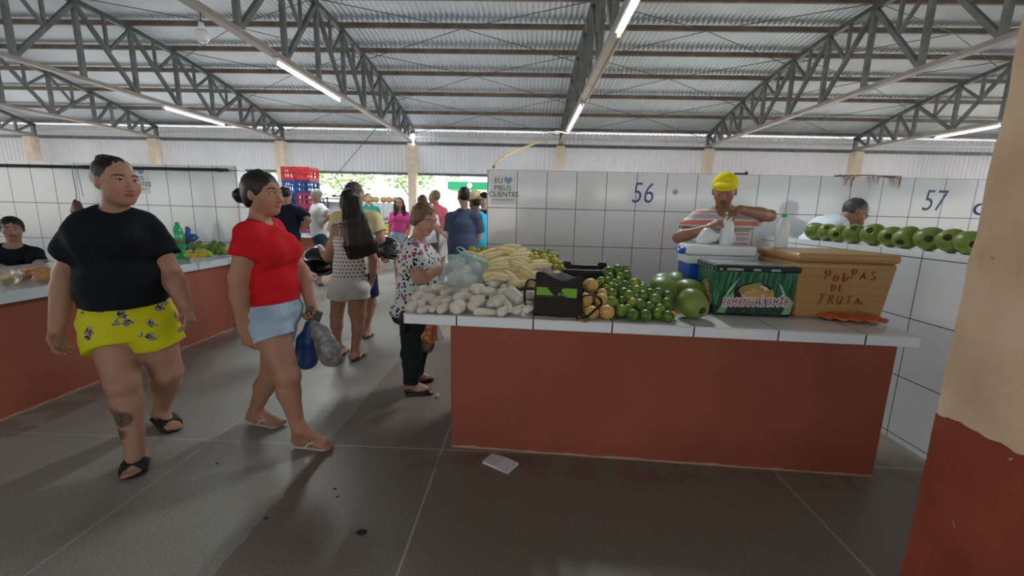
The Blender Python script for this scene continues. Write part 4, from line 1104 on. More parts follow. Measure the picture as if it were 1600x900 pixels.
# the same print runs round the left side
LS = Matrix.Translation((-.0012, 0, 0)) @ Matrix.Rotation(-math.atan2(W0 * (tp - 1) / 2, H0), 4, 'Y') @ Matrix.Translation((0, D0, 0)) @ Matrix.Rotation(-PI / 2, 4, 'Z')
LSk = LS @ Matrix.Diagonal((.70, 1, 1, 1)) @ Matrix.Translation((-.01, 0, 0)); picture(LSk)
for mm, off, y in ((WHI, .0075, .0055), (CRIM, .0012, .0065)):
    text('lettering', 'PAMONHA 2 IRMÃO', .068, mm, r, LS @ Matrix.Translation((D0 / 2, -y, .088)) @ FACE_CAM, .0004, .10, off, .42)

# taped fruit pulp box
a = at_z(1237, 497, TOP); bq = at_z(1377, 503, TOP)
ang = math.atan2(bq.y - a.y, bq.x - a.x) + .01; W1 = (bq - a).length; H1, D1 = .392, .44
r = empty('pulp_box', a + Vector((.012, .01, 0)), ang); tag(r, 'brown taped foam box hand-lettered POLPAS DE FRUTA', 'box')
q = NT('brown_packing_tape', .28, .5); v = q.xyz()
band = q.math('FRACT', q.math('ADD', q.math('MULTIPLY', v[2], 19), q.math('MULTIPLY', q.noise(2, 2), .5)))
st = q.noise(1, 2, q.comb(0.0, 0.0, q.math('FLOOR', q.math('MULTIPLY', v[2], 19))))
c = q.ramp(band, (.0, (.30, .155, .05)), (.07, (.46, .25, .085)), (.9, (.50, .28, .10)))
c = q.mix(q.math('MULTIPLY', q.ramp(q.noise(3, 3), (.4, (0, 0, 0)), (.6, (1, 1, 1))), .35), c, (.40, .23, .08))
q.bump(q.noise(60, 4), .25, .004); TAPE = q.color(c)
tp1 = 1.12
tbox(W1, D1, H1 - .05, tp1).obj('body', TAPE, r, bevel=.03, seg=3)
e = W1 * (tp1 - 1) / 2 + .004; e2 = D1 * (tp1 - 1) / 2 + .004
MB().box((-e, -e2, H1 - .052), (W1 + e, D1 + e2, H1)).obj('lid', TAPE, r, bevel=.022, seg=3)
fa = math.atan2(D1 * (tp1 - 1) / 2, H1 - .05); FR1 = Matrix.Translation((0, -.002, 0)) @ Matrix.Rotation(fa, 4, 'X')
strokes = {  # handwriting drawn as brush strokes, unit = 1 letter height
 'P': [[(.15, 0), (.22, .5), (.25, .92)], [(.0, .75), (.2, 1.0), (.5, 1.0), (.62, .78), (.45, .55), (.22, .5)]],
 'o': [[(.3, .55), (.08, .35), (.1, .08), (.35, .0), (.55, .2), (.5, .45), (.25, .52)]],
 'L': [[(.1, .8), (.12, .1), (.2, .0), (.4, .05), (.6, .3), (.62, .45)]],
 'A': [[(.0, .0), (.2, .4), (.32, .72), (.45, .4), (.58, .05)], [(.12, .28), (.5, .3)]],
 'S': [[(.55, .75), (.3, .85), (.1, .7), (.2, .5), (.45, .4), (.5, .15), (.3, .0), (.02, .08)]],
 'D': [[(.12, .0), (.12, .78)], [(.0, .72), (.4, .75), (.6, .45), (.45, .1), (.1, .02)]],
 'E': [[(.5, .75), (.1, .75), (.1, .4), (.1, .0), (.55, .02)], [(.1, .4), (.45, .42)]],
 'F': [[(.0, -.2), (.2, .3), (.22, .85)], [(.05, .88), (.55, .95)], [(.2, .45), (.5, .5)]],
 'R': [[(.1, .0), (.12, .75)], [(.05, .72), (.4, .78), (.5, .55), (.3, .4), (.12, .38)], [(.25, .4), (.6, .0)]],
 'U': [[(.1, .75), (.1, .2), (.3, .0), (.5, .2), (.52, .75)]],
 'T': [[(.0, .75), (.6, .8)], [(.32, .78), (.3, .0)]],
 'a': [[(.1, .0), (.3, .6), (.42, .3), (.5, .05), (.7, .08), (.85, .2)]]}
def write(word, x, z, s, dx):
    for ch in word:
        if ch != ' ':
            g = MB()
            for stq in strokes[ch]:
                ptsq = smooth_pts([FR1 @ Vector((x + u * s * .85, -.001, z + w_ * s)) for u, w_ in stq], 4)
                g.tube(ptsq, .0042, 6, flat=.35)
            g.obj('handwritten_letter', M['redpaint'], r)
        x += dx
write('PoL', .125, .235, .062, .052); write('PAS', .270, .248, .058, .055); write('DE', .178, .175, .047, .043); write('FRUTa', .125, .100, .060, .050)
# orange pulp packets in front
PUL = mat('orange_pulp_packet', (.52, .11, .02), .3, .5, 0, .25, 20, .3, 60)
for i, (px, py) in enumerate(((1290, 500), (1312, 503), (1334, 505), (1356, 507), (1372, 508))):
    p = at_z(px, py, TOP); F = Field((-.10, -.06, -.02), (.10, .06, .05), .004)
    F.egg((-.042, 0, .013), (.042, 0, .013), (.036, .013), (.034, .012), (0, 1, 0), .01); F.lumps(.0015, 90, i)
    F.cut((0, 0, .001), (0, 0, -1))
    o = F.mesh('pulp_packet', PUL); o.location = (p.x, p.y + .020, TOP + .014 + .002 * i); o.rotation_euler = (.12, .17, -1.15 + .05 * i)
    tag(o, 'flat orange pulp packet in front of the taped box, %s' % ['leftmost of the row', 'second from the left', 'middle of the row', 'fourth from the left', 'rightmost of the row'][i], 'packet', 'orange pulp packets')

# blue and white cooler
a, b = at_y(1064, 395, 2.84), at_y(1180, 390, 2.84)
ct = at_y(1090, 391, 2.80).z + .032; Wq = .415
r = empty('cooler', (a.x + .058, 2.845, TOP), math.radians(-3)); tag(r, 'blue cooler with a white lid behind the printed box, a bottle on top', 'cooler')
BLU = mat('blue_plastic', (.01, .10, .50), .35); WPL = M['white_plastic']
hq = ct - TOP; Dq = .20
tbox(Wq, Dq, hq - .10, 1.04).obj('body', BLU, r, bevel=.015, seg=3)
MB().box((-.012, -.012, hq - .125), (Wq + .012, Dq + .012, hq - .07)).obj('rim', WPL, r, bevel=.006)
MB().box((-.016, -.016, hq - .068), (Wq + .016, Dq + .016, hq)).obj('lid', WPL, r, bevel=.016, seg=3)
MB().tube(smooth_pts([(-.024, .03, hq - .03), (-.03, .06, hq - .05), (-.03, .10, hq - .06), (-.03, .14, hq - .05), (-.024, .175, hq - .03)], 5), .012, 8).ball((-.03, .06, hq - .045), .022).obj('handle', BLU, r, smooth=True)
# bottles
def bottle(p, h, rad, lab, mname='milk'):
    r = empty('bottle', p); tag(r, lab, 'bottle', 'milky bottles with green caps')
    MB().lathe([(0, 0), (rad * .92, 0), (rad, .01), (rad, h * .55), (rad * .95, h * .66), (rad * .62, h * .80), (rad * .36, h * .88), (rad * .34, h * .93), (0, h * .93)], 20).obj('body', M[mname], r, smooth=True)
    MB().lathe([(rad * .42, h * .90), (rad * .44, h * .91), (rad * .44, h * .99), (rad * .38, h), (0, h)], 16).obj('cap', M['green_cap'], r, smooth=True)
LIDZ = TOP + hq
pb = at_y(1135, 381, 2.98); bottle((pb.x - .02, 2.95, LIDZ), .215, .042, 'milky white bottle with a green cap held by the vendor on the cooler lid')
pb = at_y(1210, 383, 2.93); bottle((pb.x, 2.86, TOP + H1), .225, .038, 'milky white bottle with a green cap standing on the taped box')
def cloth_lump(c, parts, lab, name, m, h=.006, cat='cloth'):
    lo = np.min([np.array(p) - r_ for p, r_ in parts], 0) - .05; hi = np.max([np.array(p) + r_ for p, r_ in parts], 0) + .05
    F = Field(lo, hi, h)
    for p, r_ in parts: F.cone(p, np.array(p) + [0, .01, .005], r_, r_ * .9, .04)
    F.lumps(.003, 60, 4); F.cut((0, 0, c), (0, 0, -1))
    o = F.mesh(name, m); recenter(o); return tag(o, lab, cat)
WCL = mat('white_film_cloth', (.74, .74, .76), .5)
cl1 = [(np.array(at_y(px, py, 2.96)), rr) for px, py, rr in ((1097, 375, .035), (1103, 368, .035), (1112, 372, .032), (1106, 362, .025))]
cloth_lump(LIDZ + .001, cl1, 'crumpled white plastic on the cooler lid under the vendor\'s right hand', 'crumpled_bag', WCL, cat='plastic bag')
cl2 = [(np.array(at_y(px, py, 3.02)), rr) for px, py, rr in ((1119, 371, .028), (1135, 368, .03), (1143, 370, .03), (1128, 376, .025), (1140, 376, .03))]
cloth_lump(LIDZ + .001, cl2, 'puffed white plastic bag behind the bottle on the cooler lid', 'crumpled_bag', WCL, cat='plastic bag')
# ================================================================== things on the left counter and further back
LT = .84
# green soda bottle
p = at_z(283, 404, LT); hh = (at_y(276, 347, p.y).z - LT)
r = empty('soda_bottle', p); tag(r, 'green plastic soda bottle on the left counter beside the limes', 'bottle')
GP = mat('green_pet', (.05, .62, .22), .12, .5, trans=.35)
R_ = .052
MB().lathe([(0, 0), (R_ * .8, 0), (R_, .02), (R_, hh * .22), (R_ * .93, hh * .30), (R_, hh * .38), (R_ * 1.02, hh * .66), (R_ * .8, hh * .80), (R_ * .4, hh * .92), (R_ * .32, hh * .95), (0, hh * .95)], 24).obj('body', GP, r, smooth=True)
MB().lathe([(R_ * .36, hh * .94), (R_ * .38, hh * .95), (R_ * .38, hh), (0, hh)], 16).obj('cap', M['green_cap'], r, smooth=True)
MB().lathe([(R_ * 1.0, hh * .40), (R_ * 1.03, hh * .405), (R_ * 1.03, hh * .57), (R_ * 1.0, hh * .575)], 24).obj('label', mat('bottle_label', (.05, .30, .14), .4), r, smooth=True)
MB().lathe([(R_ * 1.0, hh * .46), (R_ * 1.045, hh * .465), (R_ * 1.045, hh * .50), (R_ * 1.0, hh * .505)], 24).obj('label_band', mat('label_red', (.45, .05, .04), .4), r, smooth=True)
# blue carrier bag
p = at_y(296, 375, 4.45)
bm_ = mat('blue_carrier_bag', (.06, .14, .46), .35, alpha=.9)
F = Field((p.x - .15, p.y - .13, LT - .02), (p.x + .22, p.y + .13, p.z + .22), .006)
for a, b, ra, rb in (((288, 402), (293, 380), .055, .035), ((293, 382), (293, 368), .035, .03), ((293, 368), (294, 357), .03, .038), ((293, 380), (306, 369), .03, .035)):
    F.egg(np.array(at_y(*a, 4.45)), np.array(at_y(*b, 4.45)), (ra, ra * .5), (rb, rb * .5), (1, 0, 0), .03)
F.cone(np.array(at_y(303, 371, 4.40)), np.array(at_y(303, 371, 4.52)), .012, .012, .01, sub=True)
F.cut((0, 0, LT + .001), (0, 0, -1)).lumps(.004, 50, 2)
o = F.mesh('plastic_bag', bm_); tag(recenter(o), 'blue carrier bag with its handles up, behind the green soda bottle', 'plastic bag')
Z3 = lambda zx, zy: (250 + .1 * zx, 330 + .1 * zy)
LL = [(500, 520, 42), (520, 570, 48), (600, 530, 48), (615, 500, 40), (720, 560, 48), (700, 600, 45), (790, 540, 45), (850, 490, 42), (880, 530, 45), (860, 600, 62), (845, 645, 45), (950, 510, 42), (980, 590, 48), (990, 540, 45), (930, 645, 48), (445, 550, 40), (640, 570, 40), (760, 610, 45), (1010, 640, 45), (930, 580, 45)]
RLL = rank(LL, 4)
for i, (zx, zy, zr) in enumerate(LL):
    p = at_pile(*Z3(zx, zy), 4.15, LT + .035, .50); rr = zr * .1 * 4.25 / FOC; p.z = max(p.z, LT + rr)
    o = fruit('lime', p, rr, LIMEM[0 if i % 2 else 1].m)
    tag(o, 'dull lime, %s of the left counter heap' % RLL[i], 'lime', 'limes on the left counter')
YG = [mat('yellow_green_pepper', (.42, .50, .06), .35, noise=.2, nscale=12), mat('yellow_pepper', (.68, .50, .03), .35, noise=.15, nscale=12), mat('orange_pepper', (.58, .20, .03), .35, noise=.15)]
PPL = [(440, 640, 38, 0), (425, 695, 38, 0), (485, 690, 35, 0), (520, 642, 32, 2), (560, 690, 40, 1), (590, 640, 36, 0), (640, 625, 38, 0), (635, 695, 35, 1), (705, 690, 44, 1), (740, 645, 45, 0), (690, 620, 38, 0), (780, 680, 45, 0), (540, 730, 32, 1), (612, 640, 28, 2), (670, 650, 40, 0)]
RPP = rank(PPL, 3)
for i, (zx, zy, zr, k) in enumerate(PPL):
    p = at_pile(*Z3(zx, zy), 3.98, LT + .03, .35); rr = zr * .1 * 4.0 / FOC; p.z = max(p.z, LT + rr)
    o = fruit('small_pepper', p, rr, YG[k], sq=(1, 1, 1.15))
    tag(o, ['yellow-green', 'bright yellow', 'orange-red'][k] + ' pepper, %s beside the soda bottle' % RPP[i], 'pepper', 'small peppers on the left counter')
# clear bags on the left counter
def left_bag(px, py, lab, col, n, seed, w_=.11):
    p = at_z(px, py, LT); rg = np.random.default_rng(seed)
    F = Field((p.x - .25, p.y - .22, LT - .02), (p.x + .25, p.y + .22, LT + .25), .007)
    m = mat('bag_filling', col, .6, noise=.25, nscale=30)
    root_items = []
    for k in range(n):
        a = V(p.x + rg.normal() * w_ * .5, p.y + rg.normal() * w_ * .5, LT + .028 + .05 * rg.random()); d = unit(V(rg.normal(), rg.normal(), .2 * rg.normal())) * .05
        o = MB().tube(smooth_pts([Vector(a - d), Vector(a), Vector(a + d)], 4), [.012, .018, .021, .023, .024, .022, .020, .017, .010], 10).obj('carrot_piece', m, smooth=True)
        tag(recenter(o), lab[1], lab[2], lab[3]); F.cone(a - d, a + d, .03, .03, .05)
    F.ell((p.x - .05, p.y, LT + .10), (.05, .04, .05), k=.05)
    F.cut((0, 0, LT + .001), (0, 0, -1)).lumps(.004, 60, seed)
    o = F.mesh('plastic_bag', M['clear_film']); tag(recenter(o), lab[0], 'plastic bag')
left_bag(86, 437, ('clear bag of orange carrot pieces on the left counter', 'orange carrot piece inside the clear bag behind the woman in black', 'carrot', 'carrots in the clear bag'), (.66, .30, .08), 30, 3, .15)
left_bag(-2, 447, ('clear bag of pale yellow snacks at the left edge of the picture', 'pale yellow snack piece inside the clear bag at the left edge', 'snack', 'snacks in the clear bag'), (.62, .52, .28), 12, 4, .09)
p = at_z(126, 434, LT); r = empty('sauce_bottle', p); tag(r, 'slim orange bottle with a white cap on the left counter by the carrots', 'bottle')
MB().lathe([(0, 0), (.028, 0), (.03, .01), (.03, .09), (.012, .125), (.012, .135), (0, .135)], 16).obj('body', mat('orange_bottle', (.62, .16, .05), .35), r, smooth=True)
MB().lathe([(.014, .13), (.015, .165), (0, .167)], 12).obj('cap', M['white_plastic'], r, smooth=True)
a, b = at_z(30, 421.5, LT), at_z(58, 422, LT)
o = MB().box((-.10, -.012, 0), (.10, .012, .004)).obj('paper_strip', mat('green_strip', (.10, .32, .22), .6), loc=((a.x + b.x) / 2, (a.y + b.y) / 2, LT)); o.rotation_euler.z = math.atan2(b.y - a.y, b.x - a.x)
tag(o, 'green strip lying on the left counter in front of the seated woman', 'strip')
# small brown handbag hung from the pipe by a wire loop
hb = at_y(120, 322, 4.52); pt = at_y(117, 263, 4.56)
r = empty('hanging_pouch', (pt.x, pt.y, pt.z)); tag(r, 'brown pouch hanging by a wire loop from the pipe on the left wall', 'pouch')
loc = Vector(r.location)
MB().tube(smooth_pts([Vector((-.02, -.005, .02)) , Vector((-.035, 0, -.06)), at_y(119, 300, 4.52) - loc, hb + Vector((0, 0, .03)) - loc], 6), .004, 6).tube([Vector((.02, 0, .02)), Vector((.03, 0, -.12)), Vector((.045, 0, -.30))], .003, 6).obj('wire_loop', M['steel'], r)
F = Field(np.array(hb) - .16, np.array(hb) + .16, .006)
F.egg(np.array(hb) + [0, 0, .03], np.array(hb) - [.0, 0, .05], (.03, .025), (.085, .04), (1, 0, 0), .03); F.cone(np.array(hb) + [0, 0, .02], np.array(hb) + [-.01, 0, .07], .02, .008, .02); F.lumps(.006, 45, 5)
F.mesh('pouch', mat('brown_plastic_bag', (.16, .065, .05), .4, noise=.3), r)

# floor scraps
p = at_z(781, 724, .004); q4 = [at_z(*k, .004) for k in ((768, 709), (810, 725), (793, 740), (754, 723))]
g = MB(); c0 = sum(q4, Vector()) / 4
top = [a + Vector((0, 0, .003 + .006 * (i % 2))) for i, a in enumerate(q4)]; mids = [(q4[0] + q4[1]) / 2 + Vector((0, 0, .012)), (q4[2] + q4[3]) / 2 + Vector((0, 0, .010))]
g.add([top[0], mids[0], mids[1], top[3], top[1], top[2]] + [Vector((v_.x, v_.y, .0005)) for v_ in (q4[0], mids[0], mids[1], q4[3], q4[1], q4[2])], [(0, 1, 2, 3), (1, 4, 5, 2), (9, 8, 7, 6), (8, 11, 10, 7), (0, 6, 7, 1), (1, 7, 10, 4), (4, 10, 11, 5), (5, 11, 8, 2), (2, 8, 9, 3), (3, 9, 6, 0)])
tag(recenter(g.obj('paper_napkin', M['paper'])), 'folded white paper napkin on the floor in front of the counter', 'napkin')
p = at_z(684, 618, .016); o = MB().ball((0, 0, .016), (.016, .016, .02), 12, 8).obj('garlic_bulb', mat('pale_bulb', (.6, .55, .45), .6), smooth=True, loc=(p.x, p.y, 0)); tag(o, 'small pale round bulb on the floor beside the older woman\'s shoe', 'bulb')
DB = mat('dark_debris', (.03, .025, .02), .9)
for i, (px, py, s, lab) in enumerate(((565, 832, .020, 'largest dark scrap on the floor, in the foreground'), (523, 764, .008, 'small dark scrap on the floor, upper of a close pair'), (527, 776, .007, 'small dark scrap on the floor, lower of a close pair'), (416, 810, .009, 'tiny dark scrap near the shadow edge of the floor'), (339, 724, .007, 'tiny dark scrap on the floor between the two walking women'))):
    p = at_z(px, py, 0); g = MB(); rg = np.random.default_rng(i)
    g.lathe([(0, 0), (s, 0), (s * .7, s * .3), (0, s * .35)], 9); g.v = [(x * (1 + .5 * rg.random()), y * (.6 + .5 * rg.random()), z) for x, y, z in g.v]
    tag(g.obj('floor_scrap', DB, loc=p), lab, 'scrap', 'dark scraps on the floor')

# far counter: cardboard and leaves
for px, py, Y, sz, lab in ((474, 371, 5.9, (.30, .22, .06), 'flattened cardboard box on the far left counter, the smaller dark-edged one'), (488, 378, 5.45, (.45, .34, .05), 'wide flat cardboard box on the far left counter under the leaves')):
    p = at_y(px, py, Y); r = empty('cardboard_box', (min(p.x, -3.62), Y, .84), .1); tag(r, lab, 'box', 'cardboard boxes on the far counter')
    w_, d_, h_ = sz; MB().box((-w_ / 2, -d_ / 2, 0), (w_ / 2, d_ / 2, h_)).obj('body', M['cardboard'], r, bevel=.003)
    MB().box((-w_ / 2 - .01, -d_ / 2 - .01, h_), (-.003, d_ / 2, h_ + .006)).obj('flap', M['cardboard'], r); MB().box((.003, -d_ / 2, h_), (w_ / 2 + .01, d_ / 2 + .01, h_ + .006)).obj('flap', M['cardboard'], r)
LG = mat('dark_leaf', (.04, .16, .03), .5, noise=.4, nscale=20)
p = at_y(505, 363, 5.6); r = empty('leafy_greens', (min(p.x, -3.55), 5.6, .84)); tag(r, 'bunch of dark green leaves on the far left counter', 'greens')
rg = np.random.default_rng(3)
for k in range(26):
    a = rg.random() * 6.28; L = .10 + .12 * rg.random(); d = Vector((math.cos(a) * .9, math.sin(a) * .6, .35 + .5 * rg.random())).normalized(); s_ = d.cross(Vector((0, 0, 1))).normalized()
    b0 = Vector((rg.normal() * .06, rg.normal() * .05, .02))
    v_ = []
    for t, w_ in ((0, .006), (.25, .022), (.6, .034), (.85, .02), (1, .002)):
        c = b0 + d * L * t + Vector((0, 0, -.10 * t * t * L * 4)); c.z = max(c.z, .004); v_ += [c - s_ * w_, c + Vector((0, 0, .006)), c + s_ * w_]
    MB().add(v_, [(3 * i + j, 3 * i + j + 1, 3 * i + j + 4, 3 * i + j + 3) for i in range(4) for j in (0, 1)]).obj('leaf', LG, r, smooth=True)
# clear bag beside the leaves
F = Field((r.location.x - .42, 5.6, .82), (r.location.x - .05, 5.95, 1.05), .008); F.ell((r.location.x - .22, 5.76, .89), (.12, .10, .075)).lumps(.008, 40, 2).cut((0, 0, .841), (0, 0, -1))
tag(recenter(F.mesh('plastic_bag', film('greenish_film', (.62, .70, .66), .5))), 'crumpled clear bag left of the dark leaves on the far counter', 'plastic bag')

# stacked crates
CR = {'red': mat('crate_red', (.50, .02, .035), .45), 'blue': mat('crate_blue', (.02, .10, .40), .45), 'wine': mat('crate_wine', (.36, .02, .07), .45), 'navy': mat('crate_navy', (.012, .05, .20), .45)}
cproto = {}
def crate(c, color, lab):
    if color in cproto: r = copy_tree(cproto[color])
    else:
        r = empty('bottle_crate'); W, D, H = .34, .46, .285; g = MB(); m = CR[color]
        for x in (-W / 2, W / 2 - .02):
            for y in (-D / 2, D / 2 - .02): MB().box((x, y, 0), (x + .02, y + .02, H)).obj('corner_post', m, r)
        g = MB()
        for z0, z1 in ((0, .06), (H - .05, H)):
            g.box((-W / 2, -D / 2, z0), (W / 2, -D / 2 + .012, z1)).box((-W / 2, D / 2 - .012, z0), (W / 2, D / 2, z1)).box((-W / 2, -D / 2, z0), (-W / 2 + .012, D / 2, z1)).box((W / 2 - .012, -D / 2, z0), (W / 2, D / 2, z1))
        g.obj('side_bands', m, r)
        g = MB()
        for x in np.linspace(-W / 2 + .06, W / 2 - .06, 4): g.box((x - .012, -D / 2, .06), (x + .012, -D / 2 + .01, H - .05)).box((x - .012, D / 2 - .01, .06), (x + .012, D / 2, H - .05))
        g.box((-W / 2, -D / 2, .13), (W / 2, -D / 2 + .01, .17)).box((-W / 2, D / 2 - .01, .13), (W / 2, D / 2, .17))
        for y in np.linspace(-D / 2 + .07, D / 2 - .07, 5): g.box((-W / 2, y - .012, .06), (-W / 2 + .01, y + .012, H - .05)).box((W / 2 - .01, y - .012, .06), (W / 2, y + .012, H - .05))
        g.obj('side_lattice', m, r)
        MB().box((-W / 2 + .01, -D / 2 + .01, 0), (W / 2 - .01, D / 2 - .01, .012)).obj('bottom', m, r)
        cproto[color] = r
    r.location = c; tag(r, lab, 'crate', 'stacked bottle crates by the far stall'); return r
for cidx, px in enumerate((461, 481)):
    Y = 9.6; p = at_y(px, 300, Y)
    stack = (('blue', 'navy', 'blue', 'navy', 'blue', 'navy', 'blue', 'red') if cidx == 0 else ('blue', 'navy', 'blue', 'wine', 'wine', 'wine', 'navy', 'red'))
    for k, colr in enumerate(stack):
        crate((p.x + .01 * (k % 2), Y + (-.01 if k % 3 else .01), k * .287), colr, '%s crate, %s of the %s stack behind the navy shirt seller' % ({'red': 'red', 'blue': 'blue', 'wine': 'dark red', 'navy': 'dark blue'}[colr], ['bottom', 'second', 'third', 'fourth', 'fifth', 'sixth', 'seventh', 'topmost'][k], ['left', 'right'][cidx]))
for px in ((441),):
    p = at_y(px, 300, 9.6)
    for k in range(6): crate((p.x, 9.6, k * .287), 'blue' if k % 2 else 'navy', 'blue crate, %s of the lower stack beside the tall crates' % ['bottom', 'second', 'third', 'fourth', 'fifth', 'topmost'][k])
# melons on the far wall, mangoes and watermelons on the farthest counter
ML = NT('melon_skin', .5, .4); v = ML.xyz(); MLM = ML.color(ML.ramp(ML.noise(4, 4), (.3, (.56, .34, .12)), (.7, (.66, .48, .22))))
for i, px in enumerate((571, 581, 587.5, 599, 607.5, 618)):
    p = at_y(px, 305, 11.47); o = fruit('melon', (p.x, 11.47, 1.58 + .085), .085, MLM, sq=(1, 1, 1.25), rot=(PI / 2, 0, .3 * i)); tag(o, 'pale orange melon on top of the far stall wall, %s' % ['leftmost, behind the green shirt man', 'second from the left', 'third from the left', 'fourth from the left', 'fifth from the left', 'rightmost, above the pink blouse woman'][i], 'melon', 'melons on the far wall')
WM = NT('watermelon_skin', .35, .5); v = WM.xyz(); ang_ = WM.math('ARCTAN2', v[1], v[0])
WMM = WM.color(WM.ramp(WM.math('ADD', WM.math('SINE', WM.math('MULTIPLY', ang_, 12)), WM.noise(6, 3)), (.2, (.012, .06, .012)), (.8, (.10, .24, .05))))
for i, (px, py) in enumerate(((589, 343), (603, 344))):
    p = at_y(px, py, 9.5); o = fruit('watermelon', (p.x, 9.5, .84 + .14), .14, WMM, sq=(1, 1, 1.2), rot=(PI / 2, .2, 1.3)); tag(o, 'dark green watermelon on the farthest counter, %s of the pair' % ['left', 'right'][i], 'watermelon', 'watermelons on the farthest counter')
MG = mat('mango_yellow', (.66, .46, .08), .45, noise=.25, nscale=9); MG2 = mat('mango_green', (.34, .40, .07), .45, noise=.25, nscale=9)
for i in range(22):
    px, py = 592 + (i % 8) * 6 + rng.normal() * 1.5, 365 - (i // 8) * 5 + rng.normal()
    p = at_pile(px, py, 9.05, .90, .45); rr = .062; p.z = max(p.z, .84 + rr)
    o = fruit('mango', p, rr, MG if i % 4 else MG2, sq=(1, .85, 1.25)); tag(o, ('yellow mango' if i % 4 else 'greenish mango') + ' in the heap on the farthest counter below the watermelons', 'mango', 'mangoes on the farthest counter')
p = at_y(610, 338, 9.5); F = Field(np.array(p) - [.22, .2, .3], np.array(p) + [.22, .2, .25], .012); F.ell(np.array(p) - [0, 0, .03], (.14, .10, .13), k=.04).ell(np.array(p) + [.02, 0, .08], (.05, .04, .06), k=.06).lumps(.015, 30, 1).cut((0, 0, p.z - .15), (0, 0, -1))
o = F.mesh('plastic_bag', mat('far_blue_bag', (.06, .16, .42), .4)); recenter(o); o.location.z = .84; tag(o, 'blue plastic bag on the farthest counter behind the watermelons', 'plastic bag')
p = at_y(526, 304, 11.3); r = empty('wall_shelf', (p.x, 11.40, 1.60)); tag(r, 'small bracket shelf with leaves on the far tiled wall', 'shelf')
MB().box((-.42, -.30, .04), (.42, 0, .07)).obj('board', M['steel'], r, bevel=.004)
for x in (-.3, .3): MB().bar((x, -.02, -.35), (x, -.02, .04), .03, .03, (0, 1, 0)).bar((x, -.02, -.30), (x, -.28, .04), .03, .03).obj('bracket', M['steel'], r)
leaf_cloud((0, -.14, .14), (.36, .12, .07), 60, 77, .10).obj('leaves', LG, r)

# odds and ends on top of the right tiled wall
p = at_y(1158, 271, 4.50); r = empty('black_clip', (p.x, 4.50, 1.845)); tag(r, 'small black clip lying on top of the right wall beside the yellow cap', 'clip')
MB().box((-.07, -.015, 0), (.04, .015, .022)).ball((.05, 0, .02), .02).obj('jaw', M['black'], r, bevel=.003)
q = NT('dry_palm_leaf', .8, .2); DRY = q.color(q.ramp(q.noise(30, 3), (.3, (.20, .13, .08)), (.7, (.40, .28, .17))))
r = empty('dry_palm_leaf', (at_y(1355, 281, 4.48).x, 4.48, 1.845)); tag(r, 'dry brown palm leaf lying on the right wall, tips hanging over its edge', 'leaf')
rg = np.random.default_rng(12)
MB().tube([(-.32, .02, .012), (0, .0, .022), (.30, .02, .012)], .008, 6).obj('midrib', DRY, r)
for k in range(11):
    x = -.30 + .06 * k; L = .05 + .07 * rg.random(); sg = rg.normal() * .04
    MB().tube(smooth_pts([(x, .0, .018), (x + sg * .5, -.035, .018), (x + sg, -.052, -.01), (x + sg * 1.6, -.054, -.02 - L)], 4), [.009] * 9 + [.006, .005, .003, .001], 5, flat=.3).obj('leaflet', DRY, r, smooth=True)
# ================================================================== people
UP = V(0, 0, 1)
def skin_mat(name, rough=.5):
    q = NT(name, rough, .35)
    a = q.t.nodes.new('ShaderNodeAttribute'); a.attribute_name = 'Col'
    n = q.noise(14, 4); k = q.ramp(n, (.3, (.86, .84, .83)), (.7, (1.0, 1.0, 1.0)))
    q.b.inputs['Subsurface Weight'].default_value = .08; q.b.inputs['Subsurface Radius'].default_value = (.02, .008, .004)
    q.bump(q.noise(180, 3), .06, .002)
    return q.color(q.mix(1.0, a.outputs['Color'], k, 'MULTIPLY'))
SKIN = skin_mat('skin')
def cloth(name, col, noise=.08, rough=.85, bump=.35, bs=9, fine=None):
    q = NT(name, rough, .2)
    n = q.noise(6, 4)
    c = q.ramp(n, (.3, tuple(x * (1 - noise) for x in col)), (.7, tuple(min(1, x * (1 + noise)) for x in col)))
    h = q.math('ADD', q.noise(bs, 3), q.math('MULTIPLY', q.noise(90, 2), .08)); q.bump(h, bump, .03)
    q.colout = c; q.color(c); return q
SCL = mat('eye_white', (.70, .66, .62), .3); IRI = mat('iris_dark', (.03, .015, .008), .2); BROW = mat('brow_hair', (.02, .013, .010), .8)
HAIRM = {}
def hair_mat(key, col, rough=.45):
    if key not in HAIRM:
        q = NT('hair_' + key, rough, .4); v = q.xyz()
        n = q.noise(1, 3, q.comb(q.math('MULTIPLY', v[0], 160), q.math('MULTIPLY', v[1], 160), q.math('MULTIPLY', v[2], 9)))
        q.bump(n, .5, .006); HAIRM[key] = q.color(q.ramp(n, (.3, tuple(c * .6 for c in col)), (.7, tuple(c * 1.35 for c in col))))
    return HAIRM[key]
